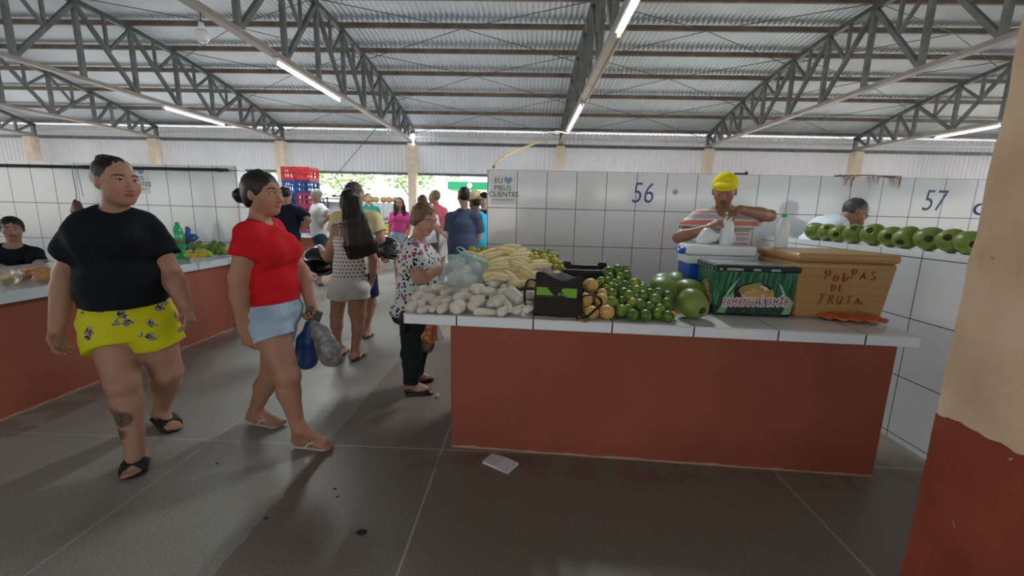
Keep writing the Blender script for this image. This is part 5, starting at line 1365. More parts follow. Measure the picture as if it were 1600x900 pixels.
def person(label, Y0, j, o):
    """j: joints as picture points (px, py, depth offset) or ready vectors; o: build of the figure"""
    h = o.get('h', .008); g = o.get('bulk', 1.0); skin = np.array(o['skin'])
    P = {}
    for k, a in j.items():
        P[k] = np.array(at_z(*a[1:])) if (isinstance(a, tuple) and a[0] == 'z') else (np.array(a) if isinstance(a, np.ndarray) else np.array(at_y(a[0], a[1], Y0 + a[2])))
    lc = unit(o['lc']); lp = unit(o.get('lp', o['lc'])); fc = unit(np.cross(lc, UP)); fp = unit(np.cross(lp, UP))
    feet = [P[k] for k in ('toL', 'toR') if k in P]
    base = np.mean(feet, 0) if feet else P['hip'].copy(); base[2] = 0
    root = empty('person', base); tag(root, label, 'person', o.get('group'))
    lo = np.min(list(P.values()), 0) - .22; hi = np.max(list(P.values()), 0) + .24
    sh = o.get('shr', .050) * g
    cw, ww, hw = o['cw'], o['ww'], o['hw']         # chest, waist, hip: (half width, half depth)
    ar = o.get('arm', (.050, .038, .026)); lr = o.get('leg', (.088, .058, .056, .036))
    female = o.get('bust', 0)
    # -------------------------------------------------- torso pieces shared by skin and clothes
    def torso(F, e, low=True, bust=True):
        wd = lambda t: (t[0] + e, t[1] + e)
        F.egg(P['hip'], P['waist'], wd(hw), wd(ww), lp, .05)
        F.egg(P['waist'], P['chest'], wd(ww), wd(cw), lc, .05)
        F.egg(P['chest'], P['chest'] * .25 + P['neck'] * .75, wd(cw), (.085 + e, .055 + e), lc, .05)
        for s in 'LR': F.cone(P['neck'] * .72 + P['sh' + s] * .28 - UP * .012, P['sh' + s], .038 + e, sh + e, .05)
        if female and bust:
            for sg in (-1, 1):
                c = P['chest'] + lc * sg * cw[0] * .47 + fc * (cw[1] * .72) + UP * o.get('bz', .0)
                F.ell(c, (.062 * female + e, .062 * female + e, .064 * female + e), k=.06)
        if low and o.get('glute', .0):
            for sg in (-1, 1): F.ell(P['hip'] + lp * sg * hw[0] * .48 - fp * hw[1] * .50 - UP * .03, (.085 + e, .085 + e, .09 + e), k=.06)
        if o.get('belly'): F.ell((P['waist'] * .7 + P['hip'] * .3) + fc * ww[1] * .45, (ww[0] * .8 + e, .09 * o['belly'] + e, .11 + e), k=.06)
    # -------------------------------------------------- the body
    F = Field(lo, hi, h)
    torso(F, 0)
    hc = P['head']; hf = unit(o['hf']); hu = unit(np.asarray(o.get('hu', (0, 0, 1)), float)); hu = unit(hu - hf * (hu @ hf)); hl = np.cross(hu, hf); s = o.get('hs', 1.0)
    H = lambda l, f, u: hc + (hl * l + hf * f + hu * u) * s
    A3 = [hl, hf, hu]
    F.cone(P['neck'] - (UP * .01), H(0, -.022, -.055), o.get('nk', .052) * g ** .5, .050 * s, .03)
    F.ell(H(0, -.012, .025), np.array((.072, .090, .086)) * s, A3, .01)
    F.ell(H(0, .022, -.040), np.array((.056 + .012 * o.get('plump', 0), .062, .066)) * s, A3, .035)
    F.ell(H(0, .052, -.088), np.array((.024 + .01 * o.get('plump', 0), .022, .020)) * s, A3, .03)
    for sg in (-1, 1):
        F.ell(H(sg * .036, .052, -.026), np.array((.026, .026, .026)) * s, A3, .025)
        F.cone(H(sg * .008, .078, .026), H(sg * .048, .058, .026), .010 * s, .010 * s, .015)
        F.ell(H(sg * .031, .098, .008), np.array((.017, .018, .0125)) * s, A3, .012, sub=True)
        F.ell(H(sg * .031, .070, .006), np.array((.016, .014, .013)) * s, A3, .006)
        F.ell(H(sg * .074, -.012, -.005), np.array((.010, .019, .031)) * s, A3, .008)
        F.ell(H(sg * .0125, .090, -.036), np.array((.009, .011, .008)) * s, A3, .006)
    nl = o.get('nose', 1.0)
    F.cone(H(0, .080, .010), H(0, .080 + .024 * nl, -.032), .008 * s, .0125 * s, .010)
    F.cone(H(-.018, .078, -.054), H(.018, .078, -.054), .0065 * s, .0065 * s, .006); F.ell(H(0, .086, -.054), np.array((.014, .006, .006)) * s, A3, .006)
    F.cone(H(-.014, .076, -.066), H(.014, .076, -.066), .0075 * s, .0075 * s, .006)
    fr_ = o.get('fr', max(.0085, h * 1.05))
    for S in 'LR':
        sgn = 1 if S == 'L' else -1
        if 'el' + S in P:
            a, b, c = P['sh' + S], P['el' + S], P['wr' + S]
            F.cone(a, b, ar[0] * g, ar[1] * g, .04); m_ = b + (c - b) * .3; F.cone(b, m_, ar[1] * g, ar[1] * 1.04 * g, .02); F.cone(m_, c, ar[1] * 1.04 * g, ar[2], .02)
            fd = unit(P['fi' + S] - c); pn = unit(np.asarray(o.get('palm' + S, -lc * sgn), float)); pn = unit(pn - fd * (pn @ fd)); pl = np.cross(fd, pn) * sgn   # towards the little finger or thumb side
            thumb_side = unit(np.asarray(o.get('thumb' + S, fc + .001), float)); thumb_side = unit(thumb_side - fd * (thumb_side @ fd)); pl = thumb_side - pn * (thumb_side @ pn); pl = unit(pl)
            hs_ = o.get('hand', 1.0)
            kn = c + fd * .082 * hs_
            F.egg(c, kn, (.028, .018), (.040 * hs_, .0145), pl, .015)
            cu = o.get('curl' + S, .5)
            for i, (off, L1) in enumerate(((.030, .040), (.010, .045), (-.010, .042), (-.029, .034))):
                p0 = kn + pl * off * hs_ - fd * (.004 if i in (0, 3) else 0); L1 *= hs_
                a1, a2 = cu * .8 + .06 * i, cu * 1.9 + .08 * i
                d1 = fd * math.cos(a1) + pn * math.sin(a1); d2 = fd * math.cos(a2) + pn * math.sin(a2)
                p1 = p0 + d1 * L1; p2 = p1 + d2 * L1 * .85
                F.cone(p0 - fd * .01, p1, fr_ * 1.06, fr_, .004); F.cone(p1, p2, fr_, fr_ * .85, .003)
            t0 = c + fd * .028 + pl * .024; t1 = t0 + (fd * .55 + pl * .6 + pn * .35) * .042; t2 = t1 + (fd * .8 + pl * .10 + pn * (.25 + .4 * cu)) * .034
            F.cone(t0, t1, .015, fr_ * 1.15, .012); F.cone(t1, t2, fr_ * 1.15, fr_ * .9, .003)
        if 'kn' + S in P:
            a, b, c = P['hp' + S], P['kn' + S], P['an' + S]
            F.cone(a, b, lr[0] * g, lr[1] * g, .05); ax = unit(c - b); m_ = b + (c - b) * .30 - np.cross(lp, ax) * 0 - fp * .012
            F.cone(b, m_, lr[1] * .93 * g, lr[2] * g, .03); F.cone(m_, c, lr[2] * g, lr[3] * g ** .5, .03)
            F.ell(b + fp * .018, (lr[1] * .75 * g,) * 3, k=.03)
            t = P['to' + S]; fs = o.get('foot', 1.0)
            dr = t - c; n_ = o.get('sole' + S)
            heel = P.get('he' + S)
            if heel is None:
                dh = unit(V(dr[0], dr[1], 0)); heel = V(c[0], c[1], 0) - dh * .03 + V(0, 0, t[2] + .012)
            d_ = unit(t - heel); lt = unit(np.cross(UP, d_)); n_ = np.cross(d_, lt)
            P['_heel' + S], P['_d' + S], P['_lt' + S], P['_n' + S] = heel, d_, lt, n_
            ball = t - d_ * .055
            F.cone(c, heel + n_ * .022, lr[3] * g ** .5, .032, .02)
            F.egg(heel + n_ * .022, ball + n_ * .016, (.031, .028), (.044 * fs, .018), lt, .02)
            F.cone(c + d_ * .02, ball + n_ * .018, .034, .020, .03)
            big = -1 if S == 'R' else 1
            for i in range(5):
                off = (-.030 + .0150 * i) * big * -1
                Lk = (.050, .050, .045, .038, .029)[i]; rr = (.0125, .0095, .009, .0085, .008)[i]
                q0 = ball + lt * (-off if False else off) + n_ * .010 - d_ * .01
                F.cone(q0, ball + lt * off * 1.04 + d_ * Lk + n_ * .006, rr * 1.05, max(rr, h * .95), .008)
    tats = [(np.array(at_y(px, py, Y0 + dy)), r_, np.array(c_)) for px, py, dy, r_, c_ in o.get('tattoo', ())]
    lipc = np.array(o.get('lip', skin * (.95, .55, .52)))
    def colfn(X):
        c = np.repeat(skin[None], len(X), 0)
        D = X - hc; l, f, u = D @ hl / s, D @ hf / s, D @ hu / s
        lipm = np.clip(1.25 - ((l / .024) ** 2 + ((u + .060) / .0115) ** 2), 0, 1) * (f > .06); lipm = np.clip(lipm * 2.2, 0, 1)[:, None]
        c = c * (1 - lipm) + lipc * lipm
        ck = np.exp(-(((np.abs(l) - .04) / .02) ** 2 + ((u + .03) / .022) ** 2)) * (f > .02); c = c * (1 + ck[:, None] * np.array((.10, -.04, -.05)))
        if o.get('stubble'):
            st = (np.clip(1 - (np.abs(u + .075) / .04) ** 2, 0, 1) * (f > .0) * np.clip(np.abs(u + .060) / .012, 0, 1))[:, None] * .35; c = c * (1 - st) + np.array((.06, .045, .04)) * st
        for p_, r_, tc_ in tats:
            k = np.clip((r_ - np.linalg.norm(X - p_, axis=1)) / .012, 0, 1)
            sw = .5 + .5 * np.sin(X[:, 0] * 150 + 2 * np.sin(X[:, 2] * 90)) * np.sin(X[:, 2] * 110 + X[:, 1] * 60); k = (k * (.60 + .35 * sw))[:, None]; c = c * (1 - k) + tc_ * k
        return c
    body = F.mesh('body', SKIN, root, colfn, smooth=o.get('smooth', 1))
    SK = F
    # -------------------------------------------------- eyes, brows
    if o.get('face', True):
        for sg in (-1, 1):
            p = SK.hit(H(sg * .031, .125, .006), -hf, .12)
            R = Matrix((tuple(hl), tuple(hf), tuple(hu))).transposed().to_4x4()
            oo = MB(); oo.ball(Vector(p - hf * .0055 * s - base), (.0130 * s, .008 * s, .0046 * s), 14, 8, 0, R); lk = np.array(o.get('look', (0, 0)))
            pi_ = p + (hl * (sg * -.001 + .005 * lk[0]) + hu * .003 * lk[1]) * s
            oo.ball(Vector(pi_ + hf * .0000 - base), (.0054 * s, .0040 * s, .0046 * s), 12, 6, 1, R)
            e = oo.obj('eye', [SCL, IRI], root, smooth=True)
            ln = []
            for t in np.linspace(-1, 1, 7): ln.append(Vector(p + (hl * (.0155 * t) + hu * (.0052 * (1 - t * t) + .0006) - hf * (.0008 + .004 * t * t)) * s - base))
            MB().tube(ln, .0021 * s, 5).obj('eyelid_line', BROW, e, smooth=True)
            bp = []
            for t in np.linspace(-1, 1, 6):
                b_ = SK.hit(H(sg * .034 + .020 * t * sg, .13, .0275 + .004 * (1 - t * t) - .003 * max(t, 0)), -hf, .13); bp.append(Vector(b_ + hf * .0005 - base))
            MB().tube(bp, [.0026 * s, .0034 * s, .0036 * s, .0034 * s, .0028 * s, .0012 * s], 6).obj('eyebrow', hair_mat('brow' + o.get('hairkey', 'black'), o.get('browc', (.02, .014, .011)), .8), root, smooth=True)
        mo = [Vector(SK.hit(H(t * .019, .13, -.0600 - .0016 * abs(t)), -hf, .12) - base) for t in np.linspace(-1, 1, 7)]
        MB().tube(mo, .0016 * s, 5).obj('mouth_line', mat('mouth_dark', (.10, .03, .028), .6) if 'mouth_dark' not in bpy.data.materials else bpy.data.materials['mouth_dark'], root, smooth=True)
    # -------------------------------------------------- clothes
    wr_ = lambda F, e, a: F.lumps(a, 26, int(Y0 * 100) % 97, (1, 1, 1.6))
    t = o.get('top')
    if t:
        F = Field(lo, hi, h); e = t.get('e', .012)
        torso(F, e)
        if t.get('hemr'): F.egg(P['waist'], P['hip'] - UP * .10, (t['hemr'][0], t['hemr'][1]), (t['hemr'][2], t['hemr'][3]), lp, .05)
        for S in 'LR':
            if 'el' + S in P and t.get('sleeve'):
                a, b = P['sh' + S], P['el' + S]; en = a + (b - a) * t['sleeve']
                F.cone(a - UP * .004, en, sh + e + .004, ar[0] * g * t.get('sl', 1.0) + e + t.get('sle', .012), .035, flat=True)
                if t['sleeve'] > 1.2:
                    pass
            if t.get('long') and 'el' + S in P:
                F.cone(P['sh' + S], P['el' + S], sh + e, ar[1] * g + e + .006, .03); F.cone(P['el' + S], P['wr' + S], ar[1] * g + e + .006, ar[2] + e + .006, .03, flat=True)
        hem = P['hip'] + unit(P['hip'] - P['waist']) * t.get('hem', .0)
        F2 = None
        wr_(F, e, t.get('wr', .0035))
        tilt_ = np.asarray(t.get('hemtilt', (0, 0, 0)), float)
        F.cut(hem, unit(unit(P['hip'] - P['waist']) + tilt_))
        nb = P['neck'] + fc * t.get('nf', .03) + UP * t.get('nz', .035)
        if t.get('straps'):
            tp = P['chest'] + UP * t['straps']; F.cut(tp, unit(UP * 1.0 + np.asarray(t.get('strapn', (0, 0, 0)), float)))
            for sg in (-1, 1):
                q_ = []
                for dz, dd in ((-.02, 1.0), (.05, .95), (.11, .3), (.11, -.3), (.05, -.95), (-.02, -1.0)):
                    q_.append(tp + lc * sg * .085 + UP * dz * .9 + fc * dd * (cw[1] * .75 + .01))
                q_ = [Vector(x) for x in q_]
                q2 = []
                for x in smooth_pts(q_, 5):
                    x = np.array(x); d = SK.at(x); 
                    gr = V(*[(SK.at(x + dd_) - SK.at(x - dd_)) for dd_ in np.eye(3) * .02]); gr = unit(gr); q2.append(Vector(x - gr * (d - .004) - base))
                MB().tube(q2, .006, 6).obj('strap', t['mat'], root, smooth=True)
        else:
            F.ell(nb, (t.get('nr', .070), t.get('nr', .070), t.get('nh', .058)), k=.01, sub=True)
        F.mesh(t.get('name', 'shirt'), t['mat'], root)
        if t.get('collar'):
            cpts = []
            for k in range(13):
                a = -2.6 + 5.2 * k / 12; d = fc * -math.cos(a) + lc * math.sin(a)
                cpts.append(Vector(P['neck'] + d * .062 - fc * .005 + UP * (.038 - .035 * abs(a) / 2.6 * .9) - base))
            MB().tube(smooth_pts(cpts, 3), .017, 8, flat=.45).obj('collar', t['collar'], root, smooth=True)
    t = o.get('bottom')
    if t and 'knL' in P:
        F = Field(lo, hi, h); e = t.get('e', .012)
        F.egg(P['hip'] - UP * .01, P['hip'] * .55 + P['waist'] * .45, (hw[0] + e, hw[1] + e), (ww[0] * .98 + e, ww[1] * .98 + e), lp, .04)
        if o.get('glute', 0):
            for sg in (-1, 1): F.ell(P['hip'] + lp * sg * hw[0] * .48 - fp * hw[1] * .50 - UP * .03, (.085 + e, .085 + e, .09 + e), k=.06)
        for S in 'LR':
            a, b, c = P['hp' + S], P['kn' + S], P['an' + S]; fr2 = t['frac']
            if fr2 <= 1:
                en = a + (b - a) * fr2; r2 = (lr[0] + (lr[1] - lr[0]) * fr2) * g + e + t.get('loose', .012)
                F.cone(a, en, lr[0] * g + e + t.get('loose', .012) * .4, r2, .03, flat=True)
            else:
                F.cone(a, b, lr[0] * g + e, lr[1] * g + e + t.get('loose', .008), .04); F.cone(b, b + (c - b) * (fr2 - 1), lr[1] * g + e + t.get('loose', .008), t.get('cuff', lr[3] + .02), .03, flat=True)
        wr_(F, e, t.get('wr', .003))
        F.cut(P['hip'] * .45 + P['waist'] * .55 + UP * t.get('rise', 0), unit(P['waist'] - P['hip']))
        F.mesh(t.get('name', 'shorts'), t['mat'], root)
    # -------------------------------------------------- footwear
    t = o.get('shoes')
    if t:
        for S in 'LR':
            if 'to' + S not in P: continue
            heel, d_, lt, n_, c = P['_heel' + S], P['_d' + S], P['_lt' + S], P['_n' + S], P['an' + S]
            toe = P['to' + S]; hh = max(.0045, min(h, .006))
            b0 = np.min([heel, toe, c], 0) - .09; b1 = np.max([heel, toe, c], 0) + .09
            FF = Field(b0, b1, hh)
            th = t.get('th', .010)
            sw = t.get('w', 1.0); FF.egg(heel - n_ * .012, toe - d_ * .045 - n_ * .008, (.038 * sw, th), (.049 * sw, th), lt, .01); FF.egg(toe - d_ * .05 - n_ * .008, toe - d_ * .02 - n_ * .006, (.049 * sw, th), (.042 * sw, th), lt, .01)
            if t['kind'] == 'slide':
                m0 = heel + (toe - heel) * .50; m1 = heel + (toe - heel) * .80
                F3 = Field(b0, b1, hh); F3.egg(heel + (toe - heel) * .35 + n_ * .030, toe + n_ * .004, (.060, .052), (.060, .034), lt, .01); F3.cut(m0, -d_); F3.cut(m1, d_)
                F3.cut(heel - n_ * .02, -n_); FF.d = np.minimum(FF.d, F3.d)
            if t['kind'] == 'shoe':
                FF.egg(heel + n_ * .020, toe - d_ * .05 + n_ * .012, (.038, .034), (.048, .026), lt, .01); FF.egg(toe - d_ * .05 + n_ * .012, toe - d_ * .015 + n_ * .006, (.048, .026), (.036, .016), lt, .01)
                if t.get('flat'): FF.ell(heel + (toe - heel) * .42 + n_ * .05, (.075, .075, .036), [d_, lt, n_], .01, sub=True)
            FF.mesh('sandal' if t['kind'] != 'shoe' else 'shoe', t['mat'], root)
            if t['kind'] == 'flip':
                g0 = toe - d_ * .052 + n_ * .004
                for sg in (-1, 1):
                    ptsv = [g0 + n_ * .022 + lt * 0, g0 - d_ * .03 + lt * sg * .024 + n_ * .034, g0 - d_ * .07 + lt * sg * .043 + n_ * .026, g0 - d_ * .095 + lt * sg * .045 + n_ * .0]
                    ptsv = [Vector(np.array(x) - base) for x in smooth_pts(ptsv, 5)]
                    MB().tube(ptsv, .0055, 7, flat=.7).obj('sandal_strap', t['strap'], root, smooth=True)
    # -------------------------------------------------- hair and headgear
    hs2 = o.get('hair')
    if hs2:
        hm = hair_mat(o.get('hairkey', 'black'), o.get('hairc', (.014, .011, .010)))
        hlo = hc - .24; hhi = hc + .24
        if 'tail' in hs2: hlo = np.minimum(hlo, np.min([P[k] for k in hs2['tail']], 0) - .2); hhi = np.maximum(hhi, np.max([P[k] for k in hs2['tail']], 0) + .2)
        F = Field(hlo, hhi, min(h, .0065))
        th = hs2.get('t', .010)
        bk = hs2.get('back', .014)
        F.ell(H(0, -.014 - bk, .029 + hs2.get('lift', 0)), (np.array((.070, .084, .084)) + th) * s, A3, .01)
        if hs2.get('nape'): F.ell(H(0, -.050, -.030), (np.array((.060, .045, .060)) + th * .5) * s, A3, .03)
        if hs2.get('sides'): F.ell(H(0, -.020, -.02), (np.array((.080, .072, .085)) + th * .3) * s, A3, .03)
        a0, a1 = hs2.get('line', ((.085, .075), (.0, -.035)))     # hairline from brow (f,u) back to the ear
        dv = unit(V(a1[0] - a0[0], a1[1] - a0[1], 0)); nv = V(dv[1], -dv[0], 0); nv = -nv if nv[0] < 0 else nv
        nrm = hf * nv[0] + hu * nv[1]
        F.cut(H(0, a0[0], a0[1]), nrm)
        F.cut(H(0, 0, hs2.get('low', -.075)), -hu)
        if hs2.get('bun'):
            l, f, u, r_ = hs2['bun']; F.ell(H(l, f, u), (r_ * s, r_ * s * 1.0, r_ * .85 * s), A3, .02); F.ell(H(l + .01, f - .02, u - .02), (r_ * .7, r_ * .7, r_ * .6), A3, .01)
        F.lumps(hs2.get('wr', .0016), 120, 5)
        if 'tail' in hs2:
            tl = [P[k] for k in hs2['tail']]; rs = hs2['tr']
            F2 = Field(hlo, hhi, min(h, .0065))
            for a, b, r0, r1 in zip(tl, tl[1:], rs, rs[1:]): F2.egg(a, b, r0, r1, lc, .04)
            F2.lumps(.004, 60, 8, (1, 1, .15)); F.d = np.minimum(F.d, F2.d)
        if hs2.get('front'):                                      # two locks falling over the chest
            for sg in (-1, 1):
                q_ = [H(sg * .062, .0, .04), H(sg * .078, .02, -.06), P['neck'] + lc * sg * .085 + fc * .08 - UP * .03, P['chest'] + lc * sg * .085 + fc * (cw[1] + .03) - UP * hs2['front']]
                for a, b, r0, r1 in zip(q_, q_[1:], (.028, .036, .04), (.036, .04, .022)): F.cone(a, b, r0, r1, .02)
        F.mesh('hair', hm, root)
    t = o.get('hat')
    if t:
        F = Field(hc - .26, hc + .26, min(h, .006)); e_ = .015
        if t['kind'] == 'cap':
            F.ell(H(0, -.012, .038), (np.array((.074, .092, .084)) + e_) * s, A3, .01); F.cut(H(0, .0, .040), unit(-hu - hf * .25))
            B = Field(hc - .26, hc + .26, min(h, .006)); B.ell(H(0, .085, .060), np.array((.074, .078, .024)) * s, A3, .01); B.ell(H(0, .080, .046), np.array((.078, .088, .028)) * s, A3, .004, sub=True); B.cut(H(0, .05, .05), -hf)
            F.d = np.minimum(F.d, B.d)
            F.ell(H(0, -.012, .125), (.008, .008, .006), A3, .004)
        else:
            F.egg(H(0, -.01, .055), H(0, -.01, .105), (.088, .100), (.078, .088), hl, .015); F.egg(H(0, -.01, .048), H(0, -.01, .050), (.145, .155), (.145, .155), hl, .01)
            F.d = np.maximum(F.d, -999)
            br = Field(hc - .26, hc + .26, min(h, .006)); br.ell(H(0, -.01, .055), np.array((.150, .160, .012)), A3, .01); c2 = Field(hc - .26, hc + .26, min(h, .006)); c2.egg(H(0, -.01, .055), H(0, -.01, .100), (.090, .104), (.078, .088), hl, .015); c2.cut(H(0, 0, .05), -hu); F.d = np.minimum(br.d, c2.d)
        F.mesh('cap' if t['kind'] == 'cap' else 'straw_hat', t['mat'], root)
        if t.get('band'):
            ptsb = [Vector(H(.093 * math.cos(a), -.01 + .107 * math.sin(a), .068) - base) for a in np.linspace(0, 2 * PI, 25)[:-1]]
            MB().tube(ptsb, .010, 6, closed=True, flat=1.0).obj('hat_band', t['band'], root, smooth=True)
    return root, P, base

# -------------------------------------------------- fabrics
BLK = cloth('black_jersey', (.007, .009, .012), bump=.25).m
RED_T = cloth('red_jersey', (.62, .012, .020), .05, bump=.30).m
q = NT('yellow_printed_shorts', .8, .2)              # yellow cotton with small scattered grey-blue and brown motifs
cell = q.voro(13, 'F1', out='Distance'); n1 = q.noise(40, 3); blob = q.math('ADD', cell, q.math('MULTIPLY', q.math('SUBTRACT', n1, .5), .55))
inner = q.noise(70, 2)
motif = q.ramp(inner, (.36, (.06, .03, .03)), (.46, (.36, .42, .42)), (.58, (.20, .09, .03)), const=True)
c = q.mix(q.math('LESS_THAN', blob, .285), q.ramp(q.noise(3, 2), (.3, (.58, .56, .010)), (.7, (.66, .64, .02))), motif)
q.bump(q.noise(10, 3), .5, .03); YSH = q.color(c)
DEN = cloth('pale_denim', (.40, .52, .66), .22, bump=.6, bs=14).m
q = NT('polka_dot_top', .8, .2); v = q.xyz()
ca, cb = q.math('FRACT', q.math('MULTIPLY', q.math('ADD', v[0], q.math('MULTIPLY', v[2], .5)), 34)), q.math('FRACT', q.math('MULTIPLY', v[2], 30))
dd = q.math('ADD', q.math('POWER', q.math('SUBTRACT', ca, .5), 2), q.math('POWER', q.math('SUBTRACT', cb, .5), 2))
q.bump(q.noise(12, 3), .5, .02); DOT = q.color(q.mix(q.math('LESS_THAN', dd, .05), (.70, .66, .62), (.03, .025, .03)))
WSH = cloth('white_shorts_cloth', (.62, .60, .56), .05, bump=.4).m
YEL = cloth('pale_yellow_jersey', (.66, .58, .32), .05).m
NAV = cloth('navy_cloth', (.012, .022, .065), .1).m
q = NT('floral_blouse', .8, .2); w1 = q.noise(30, 3)
vs_ = q.voro(13, 'F1', out='Distance'); fb = q.math('ADD', vs_, q.math('MULTIPLY', q.math('SUBTRACT', w1, .5), .5))
v2 = q.voro(32, 'F1', out='Distance'); lf = q.math('ADD', v2, q.math('MULTIPLY', q.math('SUBTRACT', q.noise(60, 3), .5), .7))
base_ = q.mix(q.math('LESS_THAN', lf, .36), (.66, .68, .68), (.02, .022, .03))
c = q.mix(q.math('LESS_THAN', fb, .26), base_, q.ramp(q.noise(80, 2), (.42, (.40, .03, .10)), (.60, (.60, .16, .26)), (.70, (.14, .01, .03))))
q.bump(q.noise(12, 3), .5, .02); FLO = q.color(c)
DPANT = cloth('dark_green_trousers', (.022, .030, .030), .1, bump=.5, bs=11).m
PINK = cloth('pink_jersey', (.70, .09, .32), .05).m
CORAL = cloth('coral_jersey', (.62, .12, .15), .06).m
WHT = cloth('white_polo_cloth', (.74, .75, .76), .03).m
NAVT = cloth('slate_navy_jersey', (.055, .075, .125), .1).m
CYAN = cloth('bright_blue_shirt', (.02, .42, .70), .05).m
TEAL = cloth('green_polo', (.02, .24, .18), .06).m
DKN = cloth('dark_navy_shirt', (.012, .014, .028), .1).m
KHA = cloth('grey_trousers', (.16, .16, .15), .1).m
JEAN = cloth('dark_jeans', (.03, .045, .08), .1).m
q = NT('striped_polo', .8, .2); v = q.xyz()
f_ = q.math('FRACT', q.math('ADD', q.math('MULTIPLY', v[2], 6.4), .30))
c = q.ramp(f_, (0, (.70, .24, .22)), (.20, (.80, .76, .74)), (.30, (.52, .50, .56)), (.48, (.80, .70, .68)), (.56, (.72, .34, .32)), (.66, (.78, .72, .70)), (.72, (.34, .36, .30)), (.92, (.78, .66, .62)), const=True)
q.bump(q.noise(9, 3), .4, .02); STR = q.color(c)
YCAP = cloth('yellow_cap_cloth', (.78, .66, .01), .04, bump=.1).m
BCAP = cloth('black_cap_cloth', (.012, .012, .014), .1).m
STRAW = mat('straw_weave', (.56, .42, .28), .8, .2, 0, .15, 60, .4, 120); STRB = mat('straw_hat_band', (.50, .24, .12), .8)
SLIDE = mat('black_rubber', (.010, .010, .011), .7); FLIP = mat('pale_pink_rubber', (.62, .50, .48), .5); FLST = mat('white_strap', (.78, .75, .72), .4)
BFLIP = mat('dark_rubber', (.03, .02, .02), .6); BSHOE = mat('black_shoe', (.012, .012, .013), .45)

# -------------------------------------------------- 1 woman in black t-shirt and yellow shorts
person('woman in a black t-shirt, yellow printed shorts and black slides, looking aside', 2.10, dict(
    head=(183, 284, -.03), neck=(180, 332, .0), chest=(179, 374, 0), waist=(187, 432, 0), hip=(199, 483, .02),
    shR=(132, 353, -.09), elR=(104, 426, -.07), wrR=(89, 512, -.12), fiR=(92, 560, -.15),
    shL=(227, 352, .09), elL=(267, 428, .10), wrL=(292, 478, .03), fiL=(301, 508, .0),
    hpR=(171, 502, -.01), knR=(192, 598, -.10), anR=(211, 706, -.13), toR=('z', 204, 745, .018), heR=('z', 220, 716, .022),
    hpL=(233, 502, .06), knL=(262, 580, .10), anL=(252, 640, .30), toL=('z', 275, 672, .016), heL=(246, 649, .36)),
    dict(h=.0055, skin=(.44, .235, .16), lc=(.90, .42, 0), lp=(.93, .36, 0), hf=(.955, -.29, -.02), hu=(.02, 0, 1), hs=1.04, plump=.8, cw=(.150, .125), ww=(.150, .130), hw=(.165, .130), belly=1.0, bust=.95, glute=1,
         shr=.048, arm=(.060, .050, .033), leg=(.112, .072, .068, .040), nk=.058, look=(-.6, .3),
         palmR=(.9, -.1, 0), palmL=(-.9, -.1, 0), thumbR=(.2, -1, 0), thumbL=(.1, -1, 0), curlR=.55, curlL=.75,
         top=dict(mat=BLK, e=.016, sleeve=.62, sle=.014, hem=-.045, hemr=(.172, .15, .178, .15), nr=.064, nf=.02, nz=.045, wr=.0045),
         bottom=dict(mat=YSH, frac=.45, e=.014, loose=.020, wr=.004), foot=1.15, shoes=dict(kind='slide', mat=SLIDE, th=.015, w=1.2),
         hair=dict(t=.009, back=.011, line=((.092, .060), (.000, -.03)), low=-.06, bun=(0, -.075, .100, .032)),
         tattoo=((278, 440, -.0, .055, (.035, .04, .045)), (283, 447, -.02, .05, (.04, .045, .05)), (191, 655, -.16, .05, (.03, .035, .03)), (196, 675, -.14, .045, (.03, .035, .03)), (187, 638, -.14, .042, (.03, .035, .03)))))
# -------------------------------------------------- 2 woman in red t-shirt
_, P2, _ = person('woman in a red t-shirt and pale denim shorts walking in white flip-flops', 2.32, dict(
    head=(412, 303, 0), neck=(404, 346, 0), chest=(416, 386, 0), waist=(422, 436, 0), hip=(430, 482, 0),
    shR=(388, 366, -.15), elR=(371, 434, -.20), wrR=(380, 516, -.17), fiR=(391, 556, -.15),
    shL=(424, 358, .16), elL=(472, 424, .16), wrL=(484, 470, .10), fiL=(487, 500, .08),
    hpR=(420, 500, -.08), knR=(449, 588, -.13), anR=(466, 668, -.12), toR=('z', 520, 697, .018), heR=('z', 465, 692, .022),
    hpL=(434, 500, .08), knL=(425, 585, .10), anL=(398, 643, .16), toL=('z', 441, 664, .016), heL=('z', 393, 655, .03)),
    dict(h=.0055, skin=(.46, .235, .15), lc=(.12, .99, 0), lp=(.10, .99, 0), hf=(.985, -.16, -.03), hu=(-.02, 0, 1), hs=1.05, plump=.8, cw=(.145, .110), ww=(.145, .112), hw=(.160, .128), bust=1.10, glute=1, bz=-.02, nose=.9,
         shr=.052, arm=(.052, .042, .029), leg=(.096, .064, .060, .036), nk=.053, look=(.5, 0),
         palmR=(.3, .9, 0), palmL=(-.2, -.9, 0), thumbR=(1, -.1, 0), thumbL=(1, 0, 0), curlR=.75, curlL=1.3,
         top=dict(mat=RED_T, e=.009, sleeve=.52, sle=.008, hem=-.045, nr=.075, nf=.04, nz=.035, wr=.0028),
         bottom=dict(mat=DEN, frac=.32, e=.010, loose=.014, wr=.003), shoes=dict(kind='flip', mat=FLIP, strap=FLST, th=.008),
         hair=dict(t=.013, back=.008, line=((.090, .066), (.000, -.035)), low=-.075, bun=(0, -.138, -.012, .043), nape=1)))
